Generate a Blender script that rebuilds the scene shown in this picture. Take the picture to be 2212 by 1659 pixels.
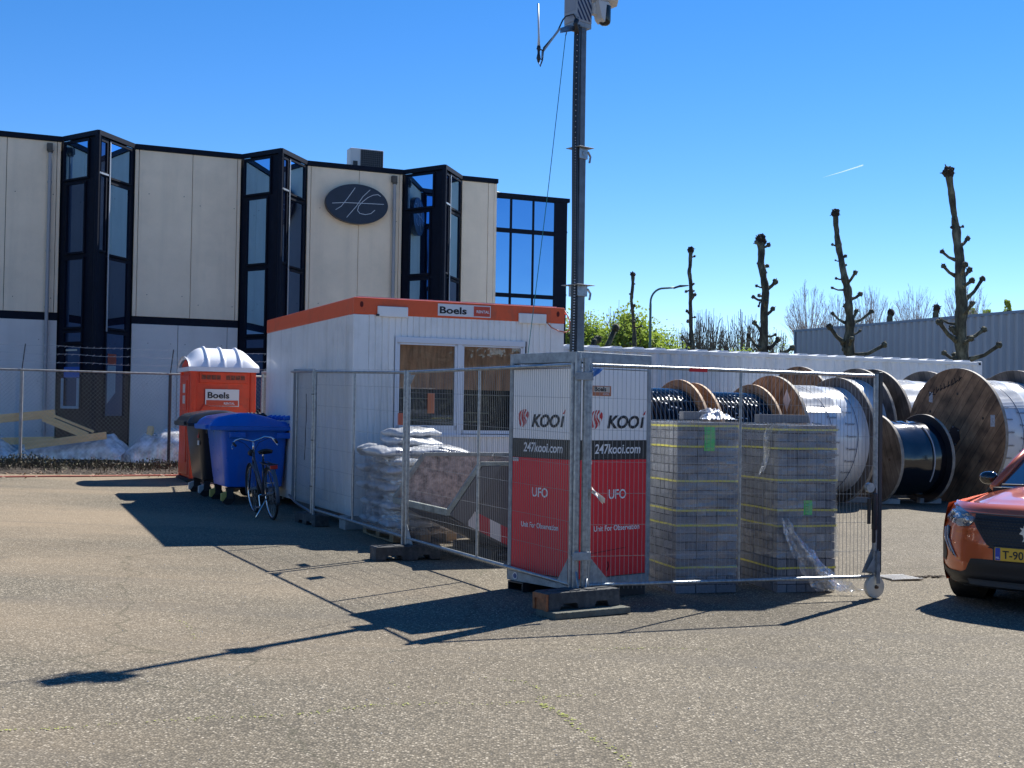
import bpy, math, random
from mathutils import Vector, Matrix, noise
R_=math.radians
scene=bpy.context.scene
for o in list(bpy.data.objects): bpy.data.objects.remove(o)
# ---------------------------------------------------------------- camera
F_PX=2700.0; IMG_W=2212.0
cam_d=bpy.data.cameras.new('camera'); cam=bpy.data.objects.new('camera',cam_d); scene.collection.objects.link(cam)
cam_d.sensor_width=36.0; cam_d.lens=36.0*F_PX/IMG_W; cam_d.clip_end=8000; cam_d.clip_start=0.1
PITCH=math.atan(59.9/F_PX); ROLL=math.atan(0.0157)
_R0=Vector((1,0,0)); _U0=Vector((0,-math.sin(PITCH),math.cos(PITCH))); _F=Vector((0,math.cos(PITCH),math.sin(PITCH)))
_U=_U0*math.cos(ROLL)-_R0*math.sin(ROLL); _R=_R0*math.cos(ROLL)+_U0*math.sin(ROLL)
cam.matrix_world=Matrix(((_R.x,_U.x,-_F.x,0),(_R.y,_U.y,-_F.y,0),(_R.z,_U.z,-_F.z,1.65),(0,0,0,1)))
scene.camera=cam
# ---------------------------------------------------------------- sky and sun
SUN=Vector((0.585,0.76,1.0)).normalized()
world=bpy.data.worlds.new('World'); scene.world=world; world.use_nodes=True
wn=world.node_tree.nodes; wl=world.node_tree.links; wn.clear()
wo=wn.new('ShaderNodeOutputWorld'); wb=wn.new('ShaderNodeBackground'); sky=wn.new('ShaderNodeTexSky')
sky.sky_type='NISHITA'; sky.sun_disc=False
sky.sun_elevation=math.asin(SUN.z); sky.sun_rotation=math.atan2(SUN.x,SUN.y)
sky.air_density=1.0; sky.dust_density=0.0; sky.ozone_density=1.5; sky.altitude=2500
wb.inputs['Strength'].default_value=0.087
hs=wn.new('ShaderNodeHueSaturation'); hs.inputs['Saturation'].default_value=1.36; hs.inputs['Value'].default_value=1.0
wl.new(sky.outputs[0],hs.inputs['Color']); tn=wn.new('ShaderNodeMix'); tn.data_type='RGBA'; tn.blend_type='MULTIPLY'; tn.inputs['Factor'].default_value=1.0; tn.inputs['B'].default_value=(0.92,0.90,1.0,1)
wl.new(hs.outputs[0],tn.inputs['A']); wl.new(tn.outputs['Result'],wb.inputs['Color']); wl.new(wb.outputs[0],wo.inputs['Surface'])
sl=bpy.data.lights.new('sun','SUN'); sl.energy=4.6; sl.angle=R_(0.53); sl.color=(1.0,0.965,0.90)
so=bpy.data.objects.new('sun',sl); scene.collection.objects.link(so)
so.rotation_mode='QUATERNION'; so.rotation_quaternion=SUN.to_track_quat('Z','Y'); so.location=(20,20,30)
scene.render.engine='CYCLES'
scene.view_settings.view_transform='Standard'; scene.view_settings.look='None'; scene.view_settings.gamma=1
scene.view_settings.exposure=1.0
scene.cycles.max_bounces=8; scene.cycles.transparent_max_bounces=24
# ---------------------------------------------------------------- frames
U3=Vector((0.9152,0.4031,0)).normalized(); V3=Vector((-U3.y,U3.x,0)); ROTU=math.atan2(U3.y,U3.x)
def clamp(a,b,c): return max(b,min(c,a))
def gz(x,y): return -0.02*clamp(x,-14,14)+0.014*(clamp(y,0,30)-10.5)
C=scene.collection
rnd=random.Random(7)
# ---------------------------------------------------------------- materials
MATS={}
def mat(name,col,rough=0.6,metal=0.0,var=0.0,vscale=6.0,bump=0.0,bscale=60.0,coat=0.0,spec=0.5,dirt=None,dscale=2.0,damt=0.5,rvar=0.0,coords='Object'):
    if name in MATS: return MATS[name]
    m=bpy.data.materials.new(name); m.use_nodes=True; nt=m.node_tree; N=nt.nodes; L=nt.links
    b=N['Principled BSDF']; b.inputs['Roughness'].default_value=rough; b.inputs['Metallic'].default_value=metal
    b.inputs['Coat Weight'].default_value=coat; b.inputs['Coat Roughness'].default_value=0.05
    b.inputs['Specular IOR Level'].default_value=spec
    c=tuple(col)+(1,); b.inputs['Base Color'].default_value=c
    tc=N.new('ShaderNodeTexCoord'); out=None
    if var>0:
        nz=N.new('ShaderNodeTexNoise'); nz.inputs['Scale'].default_value=vscale; nz.inputs['Detail'].default_value=6; nz.inputs['Roughness'].default_value=0.65
        L.new(tc.outputs[coords],nz.inputs['Vector'])
        mx=N.new('ShaderNodeMix'); mx.data_type='RGBA'
        mx.inputs['A'].default_value=tuple(x*(1-var) for x in col)+(1,); mx.inputs['B'].default_value=tuple(min(1,x*(1+var)) for x in col)+(1,)
        vr=N.new('ShaderNodeMapRange'); vr.inputs['From Min'].default_value=0.32; vr.inputs['From Max'].default_value=0.68; L.new(nz.outputs['Fac'],vr.inputs['Value']); L.new(vr.outputs['Result'],mx.inputs['Factor']); out=mx.outputs['Result']
    if dirt is not None:
        nz=N.new('ShaderNodeTexNoise'); nz.inputs['Scale'].default_value=dscale; nz.inputs['Detail'].default_value=8; nz.inputs['Roughness'].default_value=0.7
        L.new(tc.outputs[coords],nz.inputs['Vector'])
        rp=N.new('ShaderNodeMapRange'); rp.inputs['From Min'].default_value=0.5; rp.inputs['From Max'].default_value=0.72; rp.inputs['To Max'].default_value=damt
        L.new(nz.outputs['Fac'],rp.inputs['Value'])
        mx=N.new('ShaderNodeMix'); mx.data_type='RGBA'; mx.inputs['A'].default_value=c; mx.inputs['B'].default_value=tuple(dirt)+(1,)
        if out: L.new(out,mx.inputs['A'])
        L.new(rp.outputs['Result'],mx.inputs['Factor']); out=mx.outputs['Result']
    if out: L.new(out,b.inputs['Base Color'])
    if rvar>0:
        nz=N.new('ShaderNodeTexNoise'); nz.inputs['Scale'].default_value=vscale*1.7; nz.inputs['Detail'].default_value=5
        L.new(tc.outputs[coords],nz.inputs['Vector'])
        rp=N.new('ShaderNodeMapRange'); rp.inputs['To Min'].default_value=max(0,rough-rvar); rp.inputs['To Max'].default_value=rough+rvar
        L.new(nz.outputs['Fac'],rp.inputs['Value']); L.new(rp.outputs['Result'],b.inputs['Roughness'])
    if bump>0:
        nz=N.new('ShaderNodeTexNoise'); nz.inputs['Scale'].default_value=bscale; nz.inputs['Detail'].default_value=6
        L.new(tc.outputs[coords],nz.inputs['Vector'])
        bp=N.new('ShaderNodeBump'); bp.inputs['Strength'].default_value=bump; bp.inputs['Distance'].default_value=0.02
        L.new(nz.outputs['Fac'],bp.inputs['Height']); L.new(bp.outputs['Normal'],b.inputs['Normal'])
    MATS[name]=m; return m
def streaks(m,col,amt=0.35,scale=(5,5,0.22),lo=0.5,hi=0.72,coords='Object'):
    N=m.node_tree.nodes; L=m.node_tree.links; b=N['Principled BSDF']; inp=b.inputs['Base Color']
    tc=N.new('ShaderNodeTexCoord'); mp=N.new('ShaderNodeMapping'); mp.inputs['Scale'].default_value=scale; L.new(tc.outputs[coords],mp.inputs['Vector'])
    nz=N.new('ShaderNodeTexNoise'); nz.inputs['Scale'].default_value=1.0; nz.inputs['Detail'].default_value=7; nz.inputs['Roughness'].default_value=.62; L.new(mp.outputs[0],nz.inputs['Vector'])
    r=N.new('ShaderNodeMapRange'); r.inputs['From Min'].default_value=lo; r.inputs['From Max'].default_value=hi; r.inputs['To Max'].default_value=amt; L.new(nz.outputs['Fac'],r.inputs['Value'])
    mx=N.new('ShaderNodeMix'); mx.data_type='RGBA'; mx.inputs['B'].default_value=tuple(col)+(1,); L.new(r.outputs['Result'],mx.inputs['Factor'])
    if inp.links: L.new(inp.links[0].from_socket,mx.inputs['A'])
    else: mx.inputs['A'].default_value=inp.default_value
    L.new(mx.outputs['Result'],inp); return m
def newmat(name):
    m=bpy.data.materials.new(name); m.use_nodes=True; MATS[name]=m
    return m,m.node_tree.nodes,m.node_tree.links,m.node_tree.nodes['Principled BSDF']
def film(name,clear=0.7,rough=0.12,tint=(0.8,0.83,0.86),dif=0.3,bump=0.5,bscale=7.0,stretch=(1,1,1)):
    m,N,L,b=newmat(name); N.remove(b); out=N['Material Output']
    tr=N.new('ShaderNodeBsdfTransparent'); gl=N.new('ShaderNodeBsdfGlossy'); df=N.new('ShaderNodeBsdfDiffuse')
    gl.inputs['Roughness'].default_value=rough; gl.inputs['Color'].default_value=(1,0.98,0.95,1); df.inputs['Color'].default_value=tint+(1,); tr.inputs['Color'].default_value=(0.93,0.95,0.97,1)
    tc=N.new('ShaderNodeTexCoord'); mp=N.new('ShaderNodeMapping'); mp.inputs['Scale'].default_value=stretch; L.new(tc.outputs['Object'],mp.inputs['Vector'])
    nz=N.new('ShaderNodeTexNoise'); nz.inputs['Scale'].default_value=bscale; nz.inputs['Detail'].default_value=5; L.new(mp.outputs[0],nz.inputs['Vector'])
    bp=N.new('ShaderNodeBump'); bp.inputs['Strength'].default_value=bump; bp.inputs['Distance'].default_value=0.04; L.new(nz.outputs['Fac'],bp.inputs['Height'])
    L.new(bp.outputs['Normal'],gl.inputs['Normal'])
    a=N.new('ShaderNodeMixShader'); a.inputs[0].default_value=dif; L.new(gl.outputs[0],a.inputs[1]); L.new(df.outputs[0],a.inputs[2])
    n2=N.new('ShaderNodeTexNoise'); n2.inputs['Scale'].default_value=bscale*0.6; n2.inputs['Detail'].default_value=6; L.new(mp.outputs[0],n2.inputs['Vector'])
    mr=N.new('ShaderNodeMapRange'); mr.inputs['From Min'].default_value=0.35; mr.inputs['From Max'].default_value=0.7; mr.inputs['To Min'].default_value=(1-clear)*0.35; mr.inputs['To Max'].default_value=min(1,(1-clear)*1.8)
    L.new(n2.outputs['Fac'],mr.inputs['Value'])
    x=N.new('ShaderNodeMixShader'); L.new(mr.outputs['Result'],x.inputs[0]); L.new(tr.outputs[0],x.inputs[1]); L.new(a.outputs[0],x.inputs[2]); L.new(x.outputs[0],out.inputs['Surface'])
    return m
def glassmat(name,refl=0.3,tint=(0.6,0.75,1.0),base=(0.01,0.015,0.025),see=0.0,rough=0.01,wav=0.0):
    m,N,L,b=newmat(name); N.remove(b); out=N['Material Output']
    gl=N.new('ShaderNodeBsdfGlossy'); gl.inputs['Roughness'].default_value=rough; gl.inputs['Color'].default_value=tint+(1,)
    df=N.new('ShaderNodeBsdfDiffuse'); df.inputs['Color'].default_value=base+(1,); tr=N.new('ShaderNodeBsdfTransparent'); tr.inputs['Color'].default_value=(0.95,0.94,0.91,1)
    a=N.new('ShaderNodeMixShader'); a.inputs[0].default_value=see; L.new(df.outputs[0],a.inputs[1]); L.new(tr.outputs[0],a.inputs[2])
    fr=N.new('ShaderNodeLayerWeight'); fr.inputs['Blend'].default_value=0.25
    mr=N.new('ShaderNodeMapRange'); mr.inputs['To Min'].default_value=refl; mr.inputs['To Max'].default_value=1.0; L.new(fr.outputs['Fresnel'],mr.inputs['Value'])
    if wav:
        tc=N.new('ShaderNodeTexCoord'); nz=N.new('ShaderNodeTexNoise'); nz.inputs['Scale'].default_value=0.9; nz.inputs['Detail'].default_value=1; L.new(tc.outputs['Object'],nz.inputs['Vector'])
        bp=N.new('ShaderNodeBump'); bp.inputs['Strength'].default_value=wav; bp.inputs['Distance'].default_value=0.02; L.new(nz.outputs['Fac'],bp.inputs['Height']); L.new(bp.outputs[0],gl.inputs['Normal'])
    x=N.new('ShaderNodeMixShader'); L.new(mr.outputs['Result'],x.inputs[0]); L.new(a.outputs[0],x.inputs[1]); L.new(gl.outputs[0],x.inputs[2]); L.new(x.outputs[0],out.inputs['Surface'])
    return m
def woodmat(name,c1,c2,scale=(1,8,8),board=None,rot=0.0,rough=0.75):
    m,N,L,b=newmat(name); b.inputs['Roughness'].default_value=rough
    tc=N.new('ShaderNodeTexCoord'); mp=N.new('ShaderNodeMapping'); mp.inputs['Rotation'].default_value=(rot,0,0); L.new(tc.outputs['Object'],mp.inputs['Vector'])
    m2=N.new('ShaderNodeMapping'); m2.inputs['Scale'].default_value=scale; L.new(mp.outputs[0],m2.inputs['Vector'])
    nz=N.new('ShaderNodeTexNoise'); nz.inputs['Scale'].default_value=2.2; nz.inputs['Detail'].default_value=9; nz.inputs['Distortion'].default_value=0.6; L.new(m2.outputs[0],nz.inputs['Vector'])
    mr=N.new('ShaderNodeMapRange'); mr.inputs['From Min'].default_value=0.3; mr.inputs['From Max'].default_value=0.7; L.new(nz.outputs['Fac'],mr.inputs['Value'])
    mx=N.new('ShaderNodeMix'); mx.data_type='RGBA'; mx.inputs['A'].default_value=c1+(1,); mx.inputs['B'].default_value=c2+(1,); L.new(mr.outputs['Result'],mx.inputs['Factor']); col=mx.outputs['Result']
    if board:
        sx=N.new('ShaderNodeSeparateXYZ'); L.new(mp.outputs[0],sx.inputs[0])
        d=N.new('ShaderNodeMath'); d.operation='DIVIDE'; d.inputs[1].default_value=board; L.new(sx.outputs['Y'],d.inputs[0])
        f=N.new('ShaderNodeMath'); f.operation='FLOOR'; L.new(d.outputs[0],f.inputs[0])
        w=N.new('ShaderNodeTexWhiteNoise'); w.noise_dimensions='1D'; L.new(f.outputs[0],w.inputs['W'])
        fr=N.new('ShaderNodeMath'); fr.operation='FRACT'; L.new(d.outputs[0],fr.inputs[0])
        g=N.new('ShaderNodeMath'); g.operation='GREATER_THAN'; g.inputs[1].default_value=0.05; L.new(fr.outputs[0],g.inputs[0])
        ww=N.new('ShaderNodeMapRange'); ww.inputs['To Min'].default_value=0.8; ww.inputs['To Max'].default_value=1.12; L.new(w.outputs['Value'],ww.inputs['Value'])
        mu=N.new('ShaderNodeMath'); mu.operation='MULTIPLY'; L.new(ww.outputs['Result'],mu.inputs[0])
        g2=N.new('ShaderNodeMapRange'); g2.inputs['To Min'].default_value=0.25; L.new(g.outputs[0],g2.inputs['Value']); L.new(g2.outputs['Result'],mu.inputs[1])
        n3=N.new('ShaderNodeTexNoise'); n3.inputs['Scale'].default_value=2.6; n3.inputs['Detail'].default_value=5; L.new(tc.outputs['Object'],n3.inputs['Vector'])
        r3=N.new('ShaderNodeMapRange'); r3.inputs['From Min'].default_value=0.35; r3.inputs['From Max'].default_value=0.65; r3.inputs['To Min'].default_value=0.38; r3.inputs['To Max'].default_value=1.1; L.new(n3.outputs['Fac'],r3.inputs['Value'])
        mu2=N.new('ShaderNodeMath'); mu2.operation='MULTIPLY'; L.new(mu.outputs[0],mu2.inputs[0]); L.new(r3.outputs['Result'],mu2.inputs[1])
        vm=N.new('ShaderNodeVectorMath'); vm.operation='SCALE'; L.new(col,vm.inputs[0]); L.new(mu2.outputs[0],vm.inputs['Scale']); col=vm.outputs[0]
    L.new(col,b.inputs['Base Color'])
    bp=N.new('ShaderNodeBump'); bp.inputs['Strength'].default_value=0.3; bp.inputs['Distance'].default_value=0.01; L.new(nz.outputs['Fac'],bp.inputs['Height']); L.new(bp.outputs[0],b.inputs['Normal'])
    return m
# ---------------------------------------------------------------- mesh builder
class MB:
    def __init__(s): s.v=[]; s.f=[]; s.m=[]; s.c=0
    def face(s,idx,mi=0): s.f.append(tuple(idx)); s.m.append(mi)
    def quad(s,a,b,c,d,mi=0):
        n=len(s.v); s.v+= [tuple(a),tuple(b),tuple(c),tuple(d)]; s.face((n,n+1,n+2,n+3),mi)
    def poly(s,pts,mi=0):
        n=len(s.v); s.v+=[tuple(p) for p in pts]; s.face(range(n,n+len(pts)),mi)
    def box(s,x0,x1,y0,y1,z0,z1,mi=0,M=None):
        n=len(s.v); P=[(x0,y0,z0),(x1,y0,z0),(x1,y1,z0),(x0,y1,z0),(x0,y0,z1),(x1,y0,z1),(x1,y1,z1),(x0,y1,z1)]
        if M is not None: P=[tuple(M@Vector(p)) for p in P]
        s.v+=P
        for q in ((0,3,2,1),(4,5,6,7),(0,1,5,4),(1,2,6,5),(2,3,7,6),(3,0,4,7)): s.face([n+i for i in q],mi)
        return s
    def prism(s,pts,off,mi=0):  # polygon extruded by vector off
        n=len(s.v); k=len(pts); off=Vector(off)
        s.v+=[tuple(p) for p in pts]+[tuple(Vector(p)+off) for p in pts]
        s.face(range(n+k-1,n-1,-1),mi); s.face(range(n+k,n+2*k),mi)
        for i in range(k): j=(i+1)%k; s.face((n+i,n+j,n+k+j,n+k+i),mi)
        return s
    def tube(s,pts,r,n=8,mi=0,caps=True,closed=False,sq=None):
        pts=[Vector(p) for p in pts]; K=len(pts); rr=r if isinstance(r,(list,tuple)) else [r]*K
        base=len(s.v); up=None
        for i,p in enumerate(pts):
            if closed: d=pts[(i+1)%K]-pts[i-1]
            else: d=pts[min(i+1,K-1)]-pts[max(i-1,0)]
            if d.length<1e-9: d=Vector((0,0,1))
            d.normalize()
            if up is None:
                up=Vector((0,0,1)) if abs(d.z)<0.9 else Vector((0,1,0))
            a=d.cross(up)
            if a.length<1e-6: up=Vector((1,0,0)); a=d.cross(up)
            a.normalize(); b=a.cross(d).normalized(); up=b
            for k in range(n):
                t=2*math.pi*(k+0.5)/n
                s.v.append(tuple(p+(a*math.cos(t)+b*math.sin(t))*rr[i]))
        for i in range(K if closed else K-1):
            j=(i+1)%K
            for k in range(n):
                l=(k+1)%n; s.face((base+i*n+k,base+i*n+l,base+j*n+l,base+j*n+k),mi)
        if caps and not closed:
            s.face([base+k for k in range(n)][::-1],mi); s.face([base+(K-1)*n+k for k in range(n)],mi)
        return s
    def bar(s,p,q,r,mi=0,n=4,caps=False): return s.tube([p,q],r,n,mi,caps)
    def beam(s,p,q,w,h,mi=0,up=(0,0,1)):
        p=Vector(p);q=Vector(q);d=(q-p);L=d.length;d.normalize();a=d.cross(Vector(up)).normalized();b=a.cross(d)
        M=Matrix(((d.x,a.x,b.x,p.x),(d.y,a.y,b.y,p.y),(d.z,a.z,b.z,p.z),(0,0,0,1)))
        return s.box(0,L,-w/2,w/2,-h/2,h/2,mi,M)
    def lathe(s,prof,n=48,axis='x',o=(0,0,0),mi=0,caps=True,a0=0,a1=2*math.pi):
        base=len(s.v); K=len(prof); full=abs(a1-a0-2*math.pi)<1e-6; nn=n if full else n+1
        for (h,r) in prof:
            for k in range(nn):
                t=a0+(a1-a0)*k/n; c,sn=r*math.cos(t),r*math.sin(t)
                if axis=='x': P=(o[0]+h,o[1]+c,o[2]+sn)
                elif axis=='y': P=(o[0]+sn,o[1]+h,o[2]+c)
                else: P=(o[0]+c,o[1]+sn,o[2]+h)
                s.v.append(P)
        for i in range(K-1):
            for k in range(n if full else n):
                l=(k+1)%nn; s.face((base+i*nn+k,base+i*nn+l,base+(i+1)*nn+l,base+(i+1)*nn+k),mi)
        if caps and full:
            s.face([base+k for k in range(nn)][::-1],mi); s.face([base+(K-1)*nn+k for k in range(nn)],mi)
        return s
    def grid(s,fn,nu,nv,mi=0,closeu=False):
        base=len(s.v)
        for i in range(nu+1):
            for j in range(nv+1): s.v.append(tuple(fn(i/nu,j/nv)))
        for i in range(nu):
            for j in range(nv):
                a=base+i*(nv+1)+j; s.face((a,a+nv+1,a+nv+2,a+1),mi)
        return s
    def blob(s,c,r,seed=0,amp=0.25,n=8,mi=0,fs=2.0,sq=(1,1,1)):
        base=len(s.v); c=Vector(c)
        for i in range(n+1):
            th=math.pi*i/n
            for k in range(2*n):
                ph=math.pi*k/n; d=Vector((math.sin(th)*math.cos(ph),math.sin(th)*math.sin(ph),math.cos(th)))
                rr=r*(1+amp*noise.noise(d*fs+Vector((seed*3.1,seed*1.7,seed))))
                s.v.append((c.x+d.x*rr*sq[0],c.y+d.y*rr*sq[1],c.z+d.z*rr*sq[2]))
        for i in range(n):
            for k in range(2*n):
                l=(k+1)%(2*n); s.face((base+i*2*n+k,base+(i+1)*2*n+k,base+(i+1)*2*n+l,base+i*2*n+l),mi)
        return s
    def build(s,name,mats,parent=None,smooth=False,bevel=0.0,loc=None,rotz=0.0,auto=None,fix=True,isl=False):
        if isl:
            par=list(range(len(s.v)))
            def fd(i):
                while par[i]!=i: par[i]=par[par[i]]; i=par[i]
                return i
            for f_ in s.f:
                for q_ in f_[1:]: par[fd(q_)]=fd(f_[0])
            gr={}
            for f_,m_ in zip(s.f,s.m): gr.setdefault(fd(f_[0]),[]).append((f_,m_))
            out=[]
            for fs in gr.values():
                t=MB(); mp={}
                for f_,m_ in fs:
                    for q_ in f_:
                        if q_ not in mp: mp[q_]=len(t.v); t.v.append(s.v[q_])
                    t.face([mp[q_] for q_ in f_],m_)
                out.append(t.build(name,mats,parent,smooth,bevel,loc,rotz,auto,fix))
            return out[0]
        me=bpy.data.meshes.new(name); me.from_pydata(s.v,[],s.f); 
        if not isinstance(mats,(list,tuple)): mats=[mats]
        for m in mats: me.materials.append(m)
        me.polygons.foreach_set('material_index',s.m)
        if smooth: me.polygons.foreach_set('use_smooth',[True]*len(s.f))
        me.validate(); me.update()
        if fix:
            import bmesh
            bm=bmesh.new(); bm.from_mesh(me); bmesh.ops.remove_doubles(bm,verts=bm.verts,dist=1e-5); bmesh.ops.recalc_face_normals(bm,faces=bm.faces); bm.to_mesh(me); bm.free()
        if auto: me.set_sharp_from_angle(angle=R_(auto))
        o=bpy.data.objects.new(name,me); C.objects.link(o)
        if parent: o.parent=parent
        if loc is not None: o.location=loc
        o.rotation_euler=(0,0,rotz)
        if bevel: 
            b=o.modifiers.new('bevel','BEVEL'); b.width=bevel; b.segments=2; b.limit_method='ANGLE'; b.angle_limit=R_(40)
        return o
def tag(o,label,cat,group=None,kind=None):
    if label: o['label']=label
    if cat: o['category']=cat
    if group: o['group']=group
    if kind: o['kind']=kind
    return o
def thing(name,label,cat,loc=(0,0,0),rotz=0.0,group=None):
    o=bpy.data.objects.new(name,None); C.objects.link(o); o.location=loc; o.rotation_euler=(0,0,rotz); o.empty_display_size=0.2
    return tag(o,label,cat,group)
def copy_tree(o,parent=None):
    c=o.copy(); C.objects.link(c); c.parent=parent
    for ch in o.children: copy_tree(ch,c)
    return c
def text(s,size,parent,m,P,d,up=(0,0,1),name='lettering',bold=0.0,shear=0.0,sx=1.0,align='LEFT',depth=0.0,bend=None,valign='BOTTOM_BASELINE',space=1.0):
    """flat lettering: P origin, d reading direction, up vector, all in the parent's space"""
    cu=bpy.data.curves.new('t','FONT'); cu.body=s; cu.size=size; cu.offset=bold*size; cu.shear=shear; cu.align_x=align; cu.align_y=valign; cu.resolution_u=3; cu.space_character=space
    to=bpy.data.objects.new('t',cu); C.objects.link(to)
    dg=bpy.context.evaluated_depsgraph_get(); dg.update()
    me=bpy.data.meshes.new_from_object(to.evaluated_get(dg)); bpy.data.objects.remove(to); bpy.data.curves.remove(cu)
    d=Vector(d).normalized(); u=Vector(up).normalized(); n=d.cross(u); P=Vector(P)
    for vv in me.vertices:
        x,y=vv.co.x*sx,vv.co.y
        vv.co = bend(x,y) if bend else P+d*x+u*y+n*0.0
    me.materials.clear(); me.materials.append(m); me.update()
    o=bpy.data.objects.new(name,me); C.objects.link(o); o.parent=parent
    return o
# ---------------------------------------------------------------- shared materials
galv=mat('galvanised_steel',(0.33,0.355,0.37),0.42,0.75,var=0.3,vscale=25,rvar=0.1)
galvd=mat('galvanised_steel_matt',(0.30,0.33,0.345),0.55,0.35,var=0.3,vscale=12)
wirem=mat('fence_wire_steel',(0.27,0.28,0.285),0.5,0.35)
rubber=mat('black_rubber',(0.02,0.02,0.02),0.8,var=0.3)
blackp=mat('black_plastic',(0.02,0.02,0.023),0.35)
darkst=mat('dark_painted_steel',(0.03,0.032,0.036),0.45)
white=mat('white_paint',(0.78,0.79,0.80),0.35,var=0.05,vscale=3,dirt=(0.5,0.5,0.46),dscale=1.6,damt=0.25)
whitepl=mat('white_plastic',(0.82,0.82,0.82),0.3)
navy=mat('navy_frame',(0.005,0.009,0.020),0.6,var=0.2,spec=0.15)
orange=mat('orange_red_paint',(0.82,0.11,0.022),0.4,var=0.12,vscale=3,dirt=(0.35,0.05,0.02),dscale=3,damt=0.3)
streaks(orange,(.30,.10,.05),.5,(3,3,1.2),.56,.7)
txtblack=mat('black_print',(0.008,0.009,0.012),0.5)
txtwhite=mat('white_print',(0.8,0.8,0.8),0.5)
redprint=mat('red_print',(0.55,0.02,0.025),0.4)
glass=glassmat('blue_coated_glass',0.75,(0.34,0.64,1.0),(0.006,0.010,0.02),wav=0.15)
glassd=glassmat('dark_coated_glass',0.22,(0.30,0.5,0.9),(0.008,0.010,0.018),wav=0.2)
concrete=mat('concrete',(0.33,0.32,0.30),0.9,var=0.25,vscale=9,bump=0.4,bscale=60)
softwood=woodmat('pale_softwood',(0.85,0.58,0.28),(0.70,0.43,0.18),(1.2,9,9))
palletwood=woodmat('pallet_wood',(0.36,0.24,0.13),(0.20,0.13,0.07),(9,1.2,9))
TREES=[[66,[[6.3,8.95,0.101],[6.3,8.51,0.082],[6.26,8.0,0.094],[6.24,7.68,0.082],[6.29,7.24,0.088],[6.36,6.68,0.088],[6.42,6.05,0.094],[6.44,5.41,0.113],[6.47,4.85,0.113]],[[6.32,8.51,6.4,8.51,0.038],[6.26,8.0,6.16,7.97,0.044],[6.41,6.61,6.57,6.74,0.05],[6.43,6.2,6.76,6.27,0.057],[6.43,5.22,6.21,5.35,0.05]]],[56,[[7.94,8.99,0.107],[7.92,8.69,0.085],[7.9,8.26,0.08],[7.87,7.99,0.096],[7.93,7.62,0.08],[7.96,7.19,0.096],[7.94,6.65,0.08],[7.98,6.12,0.091],[8.0,5.58,0.091],[8.04,5.1,0.102],[8.08,4.35,0.107]],[[7.92,8.72,8.12,8.77,0.048],[7.99,7.3,7.75,7.17,0.053],[7.96,7.4,8.07,7.51,0.048],[7.99,7.16,8.1,7.2,0.037],[7.95,6.14,7.81,6.3,0.059],[7.97,4.72,7.63,5.15,0.064],[8.01,6.01,8.15,6.02,0.043],[8.07,5.21,8.16,5.26,0.032]]],[52,[[10.3,8.93,0.169],[10.33,8.53,0.139],[10.29,7.98,0.149],[10.37,7.64,0.149],[10.45,7.14,0.149],[10.49,6.74,0.159],[10.46,6.24,0.159],[10.46,5.7,0.159],[10.47,5.2,0.169],[10.48,4.7,0.179],[10.51,4.05,0.198]],[[10.36,8.68,10.63,8.78,0.079],[10.31,8.73,10.08,8.85,0.069],[10.34,7.83,10.59,7.91,0.069],[10.29,7.96,10.17,7.99,0.04],[10.37,7.64,10.52,7.61,0.04],[10.57,6.94,10.89,7.22,0.099],[10.43,6.99,10.15,7.07,0.05],[10.38,6.44,10.01,6.59,0.069],[10.59,5.9,10.86,6.12,0.084],[10.45,5.15,10.09,5.52,0.084],[10.35,4.4,9.88,4.99,0.084],[10.6,4.95,10.94,5.03,0.055],[10.65,4.45,11.07,4.83,0.104],[10.28,6.39,10.23,6.21,0.045],[11.15,4.26,11.62,4.49,0.099]]],[45,[[11.61,8.97,0.104],[11.63,8.59,0.094],[11.67,8.26,0.094],[11.72,7.88,0.123],[11.78,7.5,0.104],[11.85,7.03,0.113],[11.92,6.65,0.123],[12.02,6.27,0.151],[12.07,5.8,0.132],[12.12,5.33,0.151],[12.15,4.86,0.17],[12.13,4.38,0.189],[12.16,3.87,0.217]],[[11.72,7.83,11.48,7.86,0.042],[11.82,7.36,11.97,7.46,0.052],[11.75,7.27,11.61,7.3,0.028],[11.92,7.03,11.97,7.13,0.042],[11.92,6.63,11.6,6.63,0.042],[11.92,6.23,11.52,6.31,0.042],[12.16,5.9,12.52,6.09,0.075],[12.17,5.05,12.4,5.48,0.066],[12.17,5.02,12.95,5.48,0.071],[11.98,5.04,11.58,5.39,0.061],[11.94,4.33,11.39,4.89,0.094],[12.25,4.62,12.54,4.77,0.047],[12.23,3.87,13.36,4.26,0.09],[11.99,4.0,11.87,4.29,0.057]]],[37,[[12.88,8.93,0.116],[12.95,8.58,0.093],[13.01,8.27,0.101],[13.07,7.84,0.085],[13.11,7.53,0.101],[13.15,7.3,0.124],[13.17,6.83,0.124],[13.22,6.44,0.14],[13.22,5.86,0.155],[13.24,5.27,0.163],[13.27,4.81,0.171],[13.27,4.22,0.178],[13.33,3.76,0.186],[13.36,3.25,0.202]],[[13.21,7.34,13.32,7.36,0.035],[13.13,7.3,12.98,7.33,0.035],[13.25,6.79,13.52,7.03,0.066],[13.1,6.36,12.73,6.61,0.058],[13.1,5.89,12.71,6.16,0.062],[13.32,5.86,13.53,6.07,0.074],[13.42,5.2,13.96,5.83,0.07],[13.15,4.45,12.74,4.6,0.05],[13.16,3.95,12.53,4.48,0.085],[13.43,4.03,13.99,4.31,0.074],[13.16,3.4,12.81,3.59,0.066],[13.55,3.41,14.28,3.83,0.078],[13.09,7.45,13.0,7.57,0.031],[13.12,4.18,13.0,4.32,0.078]]]]
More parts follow.
